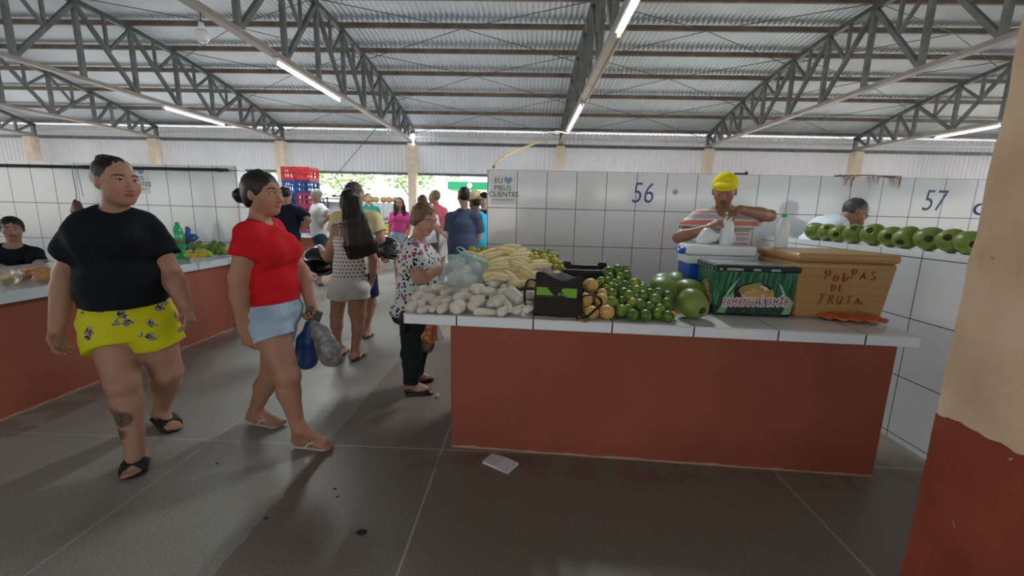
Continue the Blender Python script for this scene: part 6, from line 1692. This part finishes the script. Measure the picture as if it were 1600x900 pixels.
# -------------------------------------------------- 3 woman with long hair
_, P3, _ = person('woman with very long black hair, polka dot top and white shorts, from behind', 3.72, dict(
    head=(549, 317, .02), neck=(548, 350, 0), chest=(549, 376, 0), waist=(547, 412, 0), hip=(546, 442, 0),
    shL=(526, 357, 0), elL=(512, 402, -.05), wrL=(501, 388, .14), fiL=(494, 383, .22), shR=(571, 356, 0), elR=(583, 404, -.02), wrR=(582, 436, .05), fiR=(577, 456, .06),
    hpL=(531, 452, 0), knL=(526, 494, .02), anL=(527, 538, .0), toL=('z', 540, 545, .016), hpR=(560, 452, 0), knR=(562, 494, .0), anR=(554, 548, -.01), toR=('z', 569, 552, .016), heR=('z', 550, 561, .03),
    t0=(549, 312, -.09), t1=(554, 345, -.14), t2=(562, 380, -.15), t3=(568, 398, -.14)),
    dict(h=.0065, skin=(.42, .215, .14), lc=(-.96, -.26, 0), hf=(.05, .99, 0), hs=1.0, cw=(.135, .095), ww=(.125, .095), hw=(.150, .115), bust=.9, glute=1, shr=.042, arm=(.044, .036, .025), leg=(.082, .056, .053, .034),
         palmL=(.3, 0, -1), thumbL=(1, 0, .3), curlL=.8, palmR=(-1, 0, 0), thumbR=(0, 1, 0),
         top=dict(mat=DOT, e=.010, hem=-.02, straps=.035, wr=.003), bottom=dict(mat=WSH, frac=.30, e=.014, loose=.022, wr=.004),
         shoes=dict(kind='flip', mat=BFLIP, strap=FLST, th=.009), hair=dict(t=.012, line=((.080, .075), (.03, -.06)), low=-.12, nape=1, sides=1, tail=('t0', 't1', 't2', 't3'), tr=((.075, .035), (.105, .045), (.135, .045), (.135, .025)))))
# -------------------------------------------------- 4 man in yellow behind her
person('man in a pale yellow t-shirt and navy shorts, mostly hidden behind the long-haired woman', 4.35, dict(
    head=(556, 303, 0), neck=(557, 330, 0), chest=(557, 358, 0), waist=(560, 395, 0), hip=(563, 426, 0),
    shL=(528, 341, 0), elL=(522, 375, .05), wrL=(528, 395, .2), fiL=(534, 402, .25), shR=(585, 341, 0), elR=(596, 376, .0), wrR=(597, 397, .10), fiR=(599, 404, .16),
    hpL=(552, 434, 0), knL=(553, 474, .0), anL=(556, 513, .0), toL=('z', 562, 518, .016), hpR=(573, 434, 0), knR=(579, 474, .02), anR=(572, 515, .05), toR=('z', 580, 521, .016)),
    dict(h=.008, skin=(.46, .26, .18), lc=(-.94, .30, 0), hf=(.45, .89, 0), cw=(.165, .110), ww=(.150, .110), hw=(.155, .11), shr=.055, arm=(.052, .042, .029), leg=(.085, .06, .055, .037), palmR=(0, .6, -.6), curlR=.9,
         top=dict(mat=YEL, sleeve=.60, sle=.02, hem=.03, e=.016), bottom=dict(mat=NAV, frac=.72, e=.016, loose=.02), shoes=dict(kind='flip', mat=BFLIP, strap=FLST), hairkey='brown', hairc=(.05, .038, .028), hair=dict(t=.012, line=((.085, .065), (.0, -.02)), low=-.06)))
# -------------------------------------------------- 5 older woman in floral blouse
person('older woman in a floral blouse and dark trousers at the counter corner', 3.12, dict(
    head=(664, 343, -.02), neck=(652, 377, 0), chest=(652, 405, 0), waist=(652, 445, 0), hip=(650, 480, 0),
    shR=(645, 391, -.14), elR=(655, 436, -.16), wrR=(692, 420, -.06), fiR=(714, 408, .02), shL=(655, 388, .14), elL=(676, 430, .16), wrL=(700, 424, .14), fiL=(716, 414, .15),
    hpR=(646, 492, -.07), knR=(644, 548, -.06), anR=(643, 601, -.06), toR=('z', 677, 611, .014), heR=('z', 637, 612, .02), hpL=(651, 490, .07), knL=(652, 546, .08), anL=(650, 586, .09), toL=('z', 678, 592, .014), heL=('z', 646, 594, .02)),
    dict(h=.006, skin=(.50, .27, .19), lc=(.30, .95, 0), hf=(.80, -.50, -.36), hs=.98, cw=(.15, .115), ww=(.150, .125), hw=(.155, .130), bust=1.0, bz=-.03, belly=.9, glute=1, shr=.048, arm=(.052, .042, .027), leg=(.082, .060, .056, .040), look=(.2, -.6), nk=.05,
         palmR=(.2, .3, -1), thumbR=(0, .8, .3), curlR=.7, palmL=(0, -.3, -1), thumbL=(0, -1, 0),
         top=dict(mat=FLO, sleeve=.60, sle=.014, hem=.06, e=.014, nr=.07, nf=.05, nz=.03, wr=.004), bottom=dict(name='trousers', mat=DPANT, frac=1.95, e=.012, loose=.012, cuff=.060, wr=.005),
         shoes=dict(kind='shoe', mat=BSHOE, flat=1), hairkey='lightbrown', hairc=(.15, .080, .042), browc=(.12, .07, .045), hair=dict(t=.016, line=((.088, .060), (.03, .0)), low=-.070, nape=1, sides=1, wr=.003)))
# -------------------------------------------------- 6 woman in pink
person('woman in a pink blouse and denim shorts walking towards the camera, far down the aisle', 8.1, dict(
    head=(624, 318, 0), neck=(625, 331, 0), chest=(625, 341, 0), waist=(624, 355, 0), hip=(622, 367, 0), shR=(614, 335, 0), elR=(610, 353, 0), wrR=(608, 369, -.05), fiR=(608, 377, -.05), shL=(635, 335, 0), elL=(640, 352, .05), wrL=(638, 366, -.05), fiL=(636, 373, -.05),
    hpR=(617, 372, 0), knR=(619, 402, -.10), anR=(620, 430, -.05), toR=('z', 620, 438, .016), hpL=(628, 372, 0), knL=(630, 400, .05), anL=(630, 420, .4), toL=('z', 631, 428, .016)),
    dict(h=.009, skin=(.45, .24, .16), lc=(.97, .25, 0), hf=(.28, -.96, 0), cw=(.135, .095), ww=(.125, .09), hw=(.15, .11), bust=.9, shr=.042, arm=(.042, .034, .025), leg=(.080, .054, .05, .033),
         top=dict(mat=PINK, sleeve=.8, sle=.02, hem=-.06, e=.012), bottom=dict(mat=DEN, frac=.35, e=.012, loose=.015), shoes=dict(kind='shoe', mat=FLST), hair=dict(t=.012, line=((.080, .078), (.02, -.05)), low=-.08, nape=1, sides=1, front=.02)))
# -------------------------------------------------- 7, 8 people in the glare
person('man in a coral t-shirt standing in the bright aisle beyond the older woman', 7.2, dict(
    head=(678, 308, 0), neck=(682, 322, 0), chest=(686, 337, 0), waist=(687, 356, 0), hip=(687, 371, 0), shL=(679, 330, -.17), elL=(682, 348, -.2), wrL=(680, 364, -.2), fiL=(679, 372, -.2), shR=(692, 330, .17), elR=(698, 346, .15), wrR=(693, 360, .0), fiR=(689, 366, -.05),
    hpL=(684, 376, -.08), knL=(682, 406, -.08), anL=(684, 438, -.05), toL=('z', 676, 446, .016), hpR=(690, 376, .08), knR=(690, 404, .08), anR=(691, 434, .1), toR=('z', 684, 440, .016)),
    dict(h=.009, skin=(.44, .25, .17), lc=(-.3, -.95, 0), hf=(-.95, .25, 0), cw=(.165, .11), ww=(.15, .11), hw=(.155, .11), shr=.055, arm=(.05, .04, .03), leg=(.085, .06, .055, .038), top=dict(mat=CORAL, sleeve=.6, hem=-.02, e=.016), bottom=dict(mat=WSH, frac=.85, e=.02, loose=.02), shoes=dict(kind='shoe', mat=FLST), hairkey='sandy', hairc=(.20, .16, .07), hair=dict(t=.01, line=((.085, .07), (.0, -.02)), low=-.05)))
person('person in a white shirt and brown shorts, head just visible above the older woman\'s hair', 6.7, dict(
    head=(661, 316, 0), neck=(663, 333, 0), chest=(665, 350, 0), waist=(667, 368, 0), hip=(668, 382, 0), shL=(653, 341, 0), elL=(650, 360, 0), wrL=(655, 374, .1), fiL=(660, 380, .15), shR=(678, 341, 0), elR=(682, 362, 0), wrR=(683, 380, .05), fiR=(683, 390, .05),
    hpL=(660, 388, 0), knL=(662, 420, 0), anL=(663, 454, 0), toL=('z', 663, 458, .016), hpR=(675, 388, 0), knR=(677, 420, 0), anR=(677, 454, 0), toR=('z', 679, 458, .016)),
    dict(h=.009, skin=(.30, .17, .12), lc=(-.98, -.15, 0), hf=(.05, .99, 0), cw=(.15, .105), ww=(.14, .10), hw=(.15, .11), shr=.05, arm=(.05, .04, .03), leg=(.085, .06, .055, .038), top=dict(mat=WHT, sleeve=.6, hem=-.0, e=.016), bottom=dict(mat=cloth('brown_shorts', (.16, .09, .07)).m, frac=.8, e=.02, loose=.02), shoes=dict(kind='shoe', mat=BSHOE), hairkey='brown', hairc=(.05, .038, .028), hair=dict(t=.008, line=((.085, .065), (.0, -.02)), low=-.05)))
# -------------------------------------------------- 9 man in navy t-shirt, 10 straw hat, 11 black cap
person('man in a navy t-shirt with his back to the camera beside the tiled wall', 5.6, dict(
    head=(724, 307, 0), neck=(726, 328, 0), chest=(724, 352, 0), waist=(723, 380, 0), hip=(722, 406, 0), shL=(705, 341, .0), elL=(703, 371, .0), wrL=(690, 361, .17), fiL=(684, 357, .24), shR=(744, 340, .0), elR=(748, 372, .08), wrR=(735, 380, .25), fiR=(728, 380, .3),
    hpL=(713, 412, 0), knL=(712, 452, 0), anL=(712, 493, 0), toL=('z', 708, 490, .016), hpR=(733, 412, 0), knR=(734, 452, 0), anR=(735, 493, 0), toR=('z', 731, 490, .016)),
    dict(h=.008, skin=(.46, .26, .18), lc=(-.95, -.25, 0), hf=(-.5, .86, 0), hs=1.02, cw=(.175, .12), ww=(.18, .135), hw=(.175, .125), shr=.06, arm=(.056, .046, .031), leg=(.09, .062, .057, .039), top=dict(mat=NAVT, sleeve=.66, sle=.022, hem=.05, e=.018), bottom=dict(name='trousers', mat=JEAN, frac=1.95, e=.015, loose=.012), shoes=dict(kind='shoe', mat=BSHOE), hair=dict(t=.010, line=((.085, .06), (.0, -.02)), low=-.05), palmL=(0, .3, .9)))
person('man in a bright blue shirt and straw hat behind the navy t-shirt man', 6.3, dict(
    head=(742, 318, 0), neck=(746, 333, 0), chest=(748, 352, 0), waist=(748, 376, 0), hip=(747, 396, 0), shL=(734, 343, -.08), elL=(733, 362, -.1), wrL=(728, 378, .0), fiL=(726, 386, .05), shR=(759, 344, .08), elR=(759, 368, .1), wrR=(754, 388, .1), fiR=(752, 396, .1),
    hpL=(741, 402, 0), knL=(740, 434, 0), anL=(740, 466, 0), toL=('z', 737, 468, .016), hpR=(753, 402, 0), knR=(754, 434, 0), anR=(754, 466, 0), toR=('z', 750, 468, .016)),
    dict(h=.008, skin=(.25, .12, .08), lc=(-.85, -.5, 0), hf=(-.75, .62, -.15), cw=(.16, .11), ww=(.155, .12), hw=(.155, .115), shr=.052, arm=(.05, .042, .03), leg=(.085, .06, .055, .038), top=dict(mat=CYAN, long=1, sleeve=.9, hem=.05, e=.018), bottom=dict(name='trousers', mat=KHA, frac=1.95, e=.015), shoes=dict(kind='shoe', mat=BSHOE), hairkey='black', hair=dict(t=.006, line=((.085, .05), (.0, -.02)), low=-.06), hat=dict(kind='straw', mat=STRAW, band=STRB)))
person('person in a black cap, partly hidden by the edge of the right tiled wall', 6.95, dict(
    head=(756, 313, 0), neck=(758, 327, 0), chest=(760, 344, 0), waist=(760, 366, 0), hip=(760, 384, 0), shR=(748, 334, 0), elR=(746, 354, 0), wrR=(752, 368, -.1), fiR=(756, 372, -.15), shL=(773, 334, 0), elL=(777, 354, 0), wrL=(774, 370, -.1), fiL=(771, 376, -.1),
    hpR=(754, 390, 0), knR=(754, 420, 0), anR=(754, 448, 0), toR=('z', 752, 454, .016), hpL=(767, 390, 0), knL=(767, 420, 0), anL=(767, 448, 0), toL=('z', 766, 454, .016)),
    dict(h=.009, skin=(.46, .28, .20), lc=(.96, -.25, 0), hf=(-.45, -.85, -.1), cw=(.155, .11), ww=(.15, .11), hw=(.155, .115), shr=.05, arm=(.05, .04, .03), leg=(.085, .06, .055, .038), top=dict(mat=BLK, sleeve=.65, hem=.05, e=.018), bottom=dict(name='trousers', mat=JEAN, frac=1.95, e=.015), shoes=dict(kind='shoe', mat=BSHOE), hair=dict(t=.006, line=((.085, .05), (.0, -.02)), low=-.05), hat=dict(kind='cap', mat=BCAP)))
# -------------------------------------------------- 12 green shirt seller, 13 white polo, 14 navy shirt
person('young man in a green polo shirt behind the farthest counter', 9.95, dict(
    head=(575.5, 310, 0), neck=(576.5, 321, 0), chest=(578, 333, 0), waist=(579, 350, 0), hip=(579, 363, 0), shR=(567, 327, 0), elR=(565, 343, 0), wrR=(571, 352, -.2), fiR=(575, 355, -.25), shL=(588, 327, 0), elL=(592, 341, -.05), wrL=(603, 342, -.15), fiL=(608, 343, -.2),
    hpR=(574, 367, 0), knR=(574, 390, 0), anR=(574, 411, 0), toR=('z', 574, 417, .016), hpL=(585, 367, 0), knL=(585, 390, 0), anL=(585, 411, 0), toL=('z', 586, 417, .016)),
    dict(h=.010, skin=(.48, .30, .22), lc=(.93, .36, 0), hf=(.60, -.80, 0), cw=(.155, .11), ww=(.145, .11), hw=(.15, .11), shr=.05, arm=(.048, .04, .03), leg=(.085, .06, .055, .038), top=dict(mat=TEAL, sleeve=.65, hem=.03, e=.016, collar=NAV), bottom=dict(name='trousers', mat=JEAN, frac=1.95, e=.015), shoes=dict(kind='shoe', mat=BSHOE), hairkey='brown', hairc=(.05, .038, .028), hair=dict(t=.012, line=((.088, .065), (.0, -.02)), low=-.05)))
person('grey-haired man in a white polo shirt standing hand on hip beyond the far left counter', 7.5, dict(
    head=(494, 306, 0), neck=(499, 319, 0), chest=(500, 333, 0), waist=(500, 352, 0), hip=(500, 368, 0), shL=(503, 327, -.16), elL=(515, 338, -.25), wrL=(505, 348, -.2), fiL=(502, 353, -.18), shR=(492, 326, .16), elR=(488, 342, .15), wrR=(486, 356, .1), fiR=(486, 363, .1),
    hpL=(500, 374, -.08), knL=(500, 403, -.08), anL=(500, 432, -.08), toL=('z', 492, 437, .016), hpR=(500, 374, .08), knR=(500, 402, .08), anR=(500, 428, .08), toR=('z', 492, 430, .016)),
    dict(h=.009, skin=(.50, .30, .22), lc=(-.25, -.97, 0), hf=(-.96, -.1, -.2), cw=(.16, .115), ww=(.155, .12), hw=(.155, .115), shr=.052, arm=(.05, .042, .03), leg=(.085, .06, .055, .038), top=dict(mat=WHT, sleeve=.65, sle=.02, hem=.04, e=.018, collar=cloth('dark_collar', (.06, .04, .05)).m), bottom=dict(name='trousers', mat=JEAN, frac=1.95, e=.015), shoes=dict(kind='shoe', mat=BSHOE), hairkey='grey', hairc=(.36, .35, .33), browc=(.25, .24, .22), hair=dict(t=.007, line=((.085, .07), (.0, -.02)), low=-.04)))
person('man in a dark navy shirt, hand on hip, in front of the stacked crates', 6.4, dict(
    head=(447, 303, 0), neck=(448, 321, 0), chest=(450, 341, 0), waist=(450, 364, 0), hip=(450, 385, 0), shL=(430, 330, 0), elL=(424, 352, 0), wrL=(436, 366, .1), fiL=(442, 370, .1), shR=(468, 330, 0), elR=(482, 345, -.02), wrR=(469, 361, .02), fiR=(463, 365, .02),
    hpL=(442, 392, 0), knL=(442, 424, 0), anL=(442, 460, 0), toL=('z', 440, 462, .016), hpR=(459, 392, 0), knR=(459, 424, 0), anR=(459, 460, 0), toR=('z', 457, 462, .016)),
    dict(h=.008, skin=(.40, .22, .15), lc=(-.97, -.2, 0), hf=(-.1, .99, 0), cw=(.17, .115), ww=(.155, .12), hw=(.16, .115), shr=.055, arm=(.052, .043, .03), leg=(.085, .06, .055, .038), top=dict(mat=DKN, sleeve=.68, sle=.02, hem=.05, e=.018), bottom=dict(name='trousers', mat=KHA, frac=1.95, e=.015), shoes=dict(kind='shoe', mat=BSHOE), hair=dict(t=.008, line=((.085, .06), (.0, -.02)), low=-.05)))
# -------------------------------------------------- 15 vendor
person('vendor in a yellow cap and striped polo shirt opening a bottle behind the counter', 3.22, dict(
    head=(1132, 299, -.05), neck=(1130, 329, 0), chest=(1130, 354, .0), waist=(1128, 400, .02), hip=(1126, 440, .03),
    shR=(1092, 342, -.01), elR=(1060, 371, -.08), wrR=(1103, 358, -.23), fiR=(1120, 347, -.26), shL=(1164, 340, -.02), elL=(1203, 337, -.14), wrL=(1156, 327, -.27), fiL=(1134, 336, -.26),
    hpR=(1110, 452, .03), knR=(1108, 535, .0), anR=(1106, 622, .02), toR=('z', 1104, 650, .016), hpL=(1143, 452, .03), knL=(1144, 537, .0), anL=(1143, 625, .02), toL=('z', 1146, 653, .016)),
    dict(h=.006, skin=(.36, .175, .105), lc=(.97, -.20, 0), hf=(-.42, -.86, -.26), hs=1.0, cw=(.165, .115), ww=(.155, .115), hw=(.155, .115), shr=.046, arm=(.044, .039, .028), leg=(.085, .06, .055, .038), nk=.052, stubble=1, look=(0, -.8),
         palmR=(.3, .2, -.6), thumbR=(.2, -.2, 1), curlR=.9, palmL=(-.2, .2, -1), thumbL=(-.3, -.8, -.1), curlL=.9,
         top=dict(mat=STR, sleeve=.62, sle=.016, hem=.04, e=.014, nr=.062, nf=.055, nz=.010, nh=.07, wr=.004, collar=WHT), bottom=dict(name='trousers', mat=JEAN, frac=1.95, e=.015), shoes=dict(kind='shoe', mat=BSHOE), hair=dict(t=.006, line=((.085, .05), (.0, -.03)), low=-.05), hat=dict(kind='cap', mat=YCAP)))
# -------------------------------------------------- 16 bending man in the next stall
person('grey-haired man in a white shirt bending forward behind the row of coconuts', 4.0, dict(
    head=(1336, 333, -.05), neck=(1313, 345, 0), chest=(1292, 360, 0), waist=(1272, 388, .0), hip=(1276, 415, 0.06), shL=(1306, 357, .15), elL=(1318, 395, .15), wrL=(1340, 410, .1), fiL=(1352, 415, .1), shR=(1303, 357, -.15), elR=(1316, 395, -.2), wrR=(1342, 412, -.12), fiR=(1355, 416, -.1),
    hpL=(1274, 425, .08), knL=(1280, 490, .08), anL=(1274, 560, .08), toL=('z', 1296, 562, .016), hpR=(1278, 427, -.08), knR=(1284, 494, -.08), anR=(1280, 565, -.08), toR=('z', 1304, 578, .016)),
    dict(h=.008, skin=(.32, .17, .11), lc=(.15, .98, 0), hf=(.72, -.25, -.62), hu=(.6, 0, .75), hs=1.05, cw=(.165, .12), ww=(.16, .12), hw=(.155, .115), shr=.055, arm=(.05, .042, .03), leg=(.085, .06, .055, .038), top=dict(mat=cloth('pale_blue_white_shirt', (.66, .74, .78), .03).m, sleeve=.7, sle=.02, hem=.05, e=.018, nr=.055, nz=.03), bottom=dict(name='trousers', mat=KHA, frac=1.95, e=.015), shoes=dict(kind='shoe', mat=BSHOE), hairkey='darkgrey', hairc=(.06, .058, .056), hair=dict(t=.008, line=((.080, .06), (.0, -.02)), low=-.06)))
# -------------------------------------------------- 17 seated woman
person('woman in a black top seated behind the left counter, dark hair tied back', 3.95, dict(
    head=(19, 358, 0), neck=(22, 384, 0), chest=(22, 404, .02), waist=(18, 436, .04), hip=(15, 462, .06), shR=(-8, 396, -.06), elR=(-14, 428, -.14), wrR=(8, 423, -.34), fiR=(20, 422, -.36), shL=(53, 396, .06), elL=(66, 424, -.10), wrL=(42, 420, -.32), fiL=(30, 420, -.36),
    hpR=(4, 466, .0), knR=(4, 474, -.42), anR=(6, 560, -.38), toR=('z', 8, 590, .016), hpL=(28, 466, .06), knL=(32, 472, -.35), anL=(32, 552, -.3), toL=('z', 38, 576, .016)),
    dict(h=.008, skin=(.42, .24, .17), lc=(.83, .55, 0), hf=(.74, -.66, -.06), cw=(.15, .105), ww=(.145, .11), hw=(.16, .12), bust=1.0, shr=.048, arm=(.047, .040, .027), leg=(.088, .060, .055, .036), palmR=(0, 0, -1), palmL=(0, 0, -1), thumbR=(.4, -.6, .2), thumbL=(-.4, -.6, .2), curlR=.5, curlL=.5,
         top=dict(mat=BLK, sleeve=.55, hem=-.0, e=.012, nr=.085, nf=.05, nz=.03), bottom=dict(name='trousers', mat=JEAN, frac=1.9, e=.012), shoes=dict(kind='shoe', mat=BSHOE), hair=dict(t=.014, back=.010, line=((.090, .062), (.005, -.03)), low=-.06, bun=(0, -.11, -.02, .03))))
g = MB(); p = at_z(16, 462, .0)
r = empty('stool', (at_y(15, 462, 4.0).x, 4.02, 0)); tag(r, 'low stool under the seated woman behind the left counter', 'stool')
zt = float(at_y(15, 462, 4.0).z) - .14
MB().box((-.17, -.17, zt - .03), (.17, .17, zt)).obj('seat', M['cardboard'], r, bevel=.01)
for x in (-.13, .13):
    for y in (-.13, .13): MB().box((x - .02, y - .02, 0), (x + .02, y + .02, zt - .03)).obj('leg', M['cardboard'], r)

# -------------------------------------------------- things people hold
def pt(px, py, Y): return np.array(at_y(px, py, Y))
Yb = 2.42
F = Field(pt(450, 600, Yb) - [.05, .14, .0], pt(520, 470, Yb) + [.06, .14, .02], .006)
for a, b, ra, rb in (((484, 506), (480, 530), (.03, .02), (.055, .045)), ((480, 530), (478, 562), (.055, .045), (.075, .065))): F.egg(pt(*a, Yb), pt(*b, Yb), ra, rb, (1, 0, 0), .03)
F.lumps(.004, 40, 1)
bb = F.mesh('carrier_bag', mat('deep_blue_bag', (.030, .085, .30), .35, noise=.15)); recenter(bb); tag(bb, 'full deep blue carrier bag hanging from the hand of the woman in red', 'plastic bag')
Yg = 2.36
F = Field(pt(475, 600, Yg) - [.05, .14, 0], pt(560, 480, Yg) + [.06, .14, .03], .006)
for a, b, ra, rb in (((488, 503), (500, 520), (.025, .02), (.05, .035)), ((500, 520), (514, 548), (.05, .035), (.078, .055))): F.egg(pt(*a, Yg), pt(*b, Yg), ra, rb, (1, 0, -.4), .03)
F.ell(pt(518, 560, Yg), (.065, .05, .05), k=.03).lumps(.003, 40, 6)
q = NT('grey_clear_bag', .25, .5); v = q.xyz()
m_ = q.math('GREATER_THAN', q.math('ADD', q.noise(9, 4), q.math('MULTIPLY', q.math('SUBTRACT', v[2], float(pt(514, 548, Yg)[2]) + .02), -3.0)), .50)
q.bump(q.noise(22, 3), .45, .02)
GB2 = q.color(q.mix(m_, (.46, .47, .48), q.ramp(q.noise(26, 4), (.35, (.12, .115, .115)), (.65, (.27, .26, .26)))))
gb = F.mesh('clear_bag', GB2); recenter(gb); tag(gb, 'clear plastic bag with grey contents held by the woman in red', 'plastic bag')
p = at_y(489, 493, 2.38); o_ = MB().box((-.048, -.012, -.042), (.048, .012, .042)).obj('wallet', mat('olive_wallet', (.085, .085, .065), .6), bevel=.006); o_.location = p; o_.rotation_euler = (.15, .42, .1); tag(o_, 'dark olive wallet in the hand of the woman in red, above the bags', 'wallet')
# helmets
HB = mat('helmet_black', (.008, .008, .009), .12, .5, coat=.8); HI = mat('helmet_lining', (.012, .012, .013), .9); HV = mat('visor_smoke', (.02, .02, .024), .06, .6, coat=1)
def helmet(c, r_, d, up_, lab, visor=True):
    root = empty('motorcycle_helmet', c); tag(root, lab, 'helmet', 'motorcycle helmets carried in the aisle')
    d = unit(d); up_ = unit(np.asarray(up_, float) - d * (np.asarray(up_, float) @ d)); l = np.cross(up_, d); A = [l, d, up_]
    lo_, hi_ = V(-.2, -.2, -.2), V(.2, .2, .2)
    F = Field(lo_, hi_, .0055); F.ell((0, 0, 0), (r_ * .88, r_ * 1.05, r_), A, .01); F.ell(d * r_ * .35 - up_ * r_ * .55, (r_ * .72, r_ * .75, r_ * .5), A, .04)
    F.ell(-up_ * .012, (r_ * .76, r_ * .90, r_ * .86), A, .004, sub=True); F.ell(-up_ * r_ * 1.05, (r_ * .70, r_ * .85, r_ * .75), A, .008, sub=True)
    F.cut(-up_ * r_ * .80, -up_)
    W_ = Field(lo_, hi_, .0055); W_.ell(d * r_ * 1.0 + up_ * .0, (r_ * .74, r_ * .6, r_ * .36), A, .01)
    F.d = np.maximum(F.d, -W_.d + .0)
    o1 = F.mesh('shell', HB); o1.parent = root
    G = Field(lo_, hi_, .0055); G.ell((0, 0, 0) - up_ * .004, (r_ * .78, r_ * .93, r_ * .88), A, .01); G.ell(-up_ * r_ * .35, (r_ * .62, r_ * .76, r_ * .9), A, .02, sub=True); G.cut(-up_ * r_ * .70, -up_); G.d = np.maximum(G.d, -W_.d)
    o2 = G.mesh('lining', HI); o2.parent = root
    if visor:
        K = Field(lo_, hi_, .0055); K.ell((0, 0, 0), (r_ * .905, r_ * 1.075, r_ * 1.02), A, .01); K.ell((0, 0, 0), (r_ * .87, r_ * 1.035, r_ * .985), A, .003, sub=True)
        K.d = np.maximum(K.d, W_.d - .010); o3 = K.mesh('visor', HV); o3.parent = root
    return root
c = at_y(499, 406, 3.86); helmet(c, .135, (.75, .55, -.3), (.62, .75, -.1), 'black motorcycle helmet with its open underside turned to the camera, left of the long-haired woman', False)
c = at_y(604, 389, 4.42); helmet(c, .135, (.95, -.25, .1), (-.1, .3, .95), 'glossy black visored helmet held by the man in yellow')
# older woman's shopping and handbag
Yo = 2.98
F = Field(pt(655, 545, Yo) - [.02, .10, .02], pt(695, 500, Yo) + [.03, .10, .05], .006); F.egg(pt(674, 508, Yo), pt(670, 528, Yo), (.035, .025), (.06, .035), (1, 0, 0), .02).lumps(.004, 45, 3)
ob = F.mesh('printed_bag', NT('x', .4).m); 
q = NT('orange_printed_plastic', .4, .4); v = q.xyz(); zc = float(pt(671, 528, Yo)[2])
ob.data.materials[0] = q.color(q.mix(q.math('GREATER_THAN', q.noise(38, 3), .57), (.50, .13, .04), (.66, .36, .16)))
recenter(ob); tag(ob, 'orange printed shopping bag below the counter slab beside the older woman', 'plastic bag')
F = Field(pt(655, 560, Yo) - [.02, .10, .02], pt(695, 520, Yo) + [.03, .10, .02], .006); F.egg(pt(668, 537, Yo + .02), pt(668, 545, Yo + .02), (.05, .03), (.045, .03), (1, 0, 0), .02).lumps(.004, 50, 4)
ob = F.mesh('brown_packet', mat('brown_packet', (.14, .075, .055), .5)); recenter(ob); tag(ob, 'small brown packet hanging under the orange shopping bag', 'packet')
F = Field(pt(675, 540, Yo + .08) - [.03, .10, .03], pt(705, 500, Yo + .08) + [.02, .10, .05], .006); F.egg(pt(684, 508, Yo + .06), pt(687, 526, Yo + .06), (.02, .02), (.038, .03), (1, 0, 0), .02).lumps(.004, 50, 5)
ob = F.mesh('plastic_bag', WCL); recenter(ob); tag(ob, 'small white plastic bag hanging right of the orange shopping bag', 'plastic bag')
Yh = 3.0
F = Field(pt(620, 530, Yh) - [.04, .14, .03], pt(645, 478, Yh) + [.05, .14, .05], .006); F.egg(pt(636, 492, Yh), pt(636, 510, Yh), (.055, .10), (.052, .10), (1, 0, 0), .02).lumps(.002, 40, 3)
ob = F.mesh('handbag', M['black']); recenter(ob); tag(ob, 'black handbag at the older woman\'s hip behind the counter corner', 'handbag')
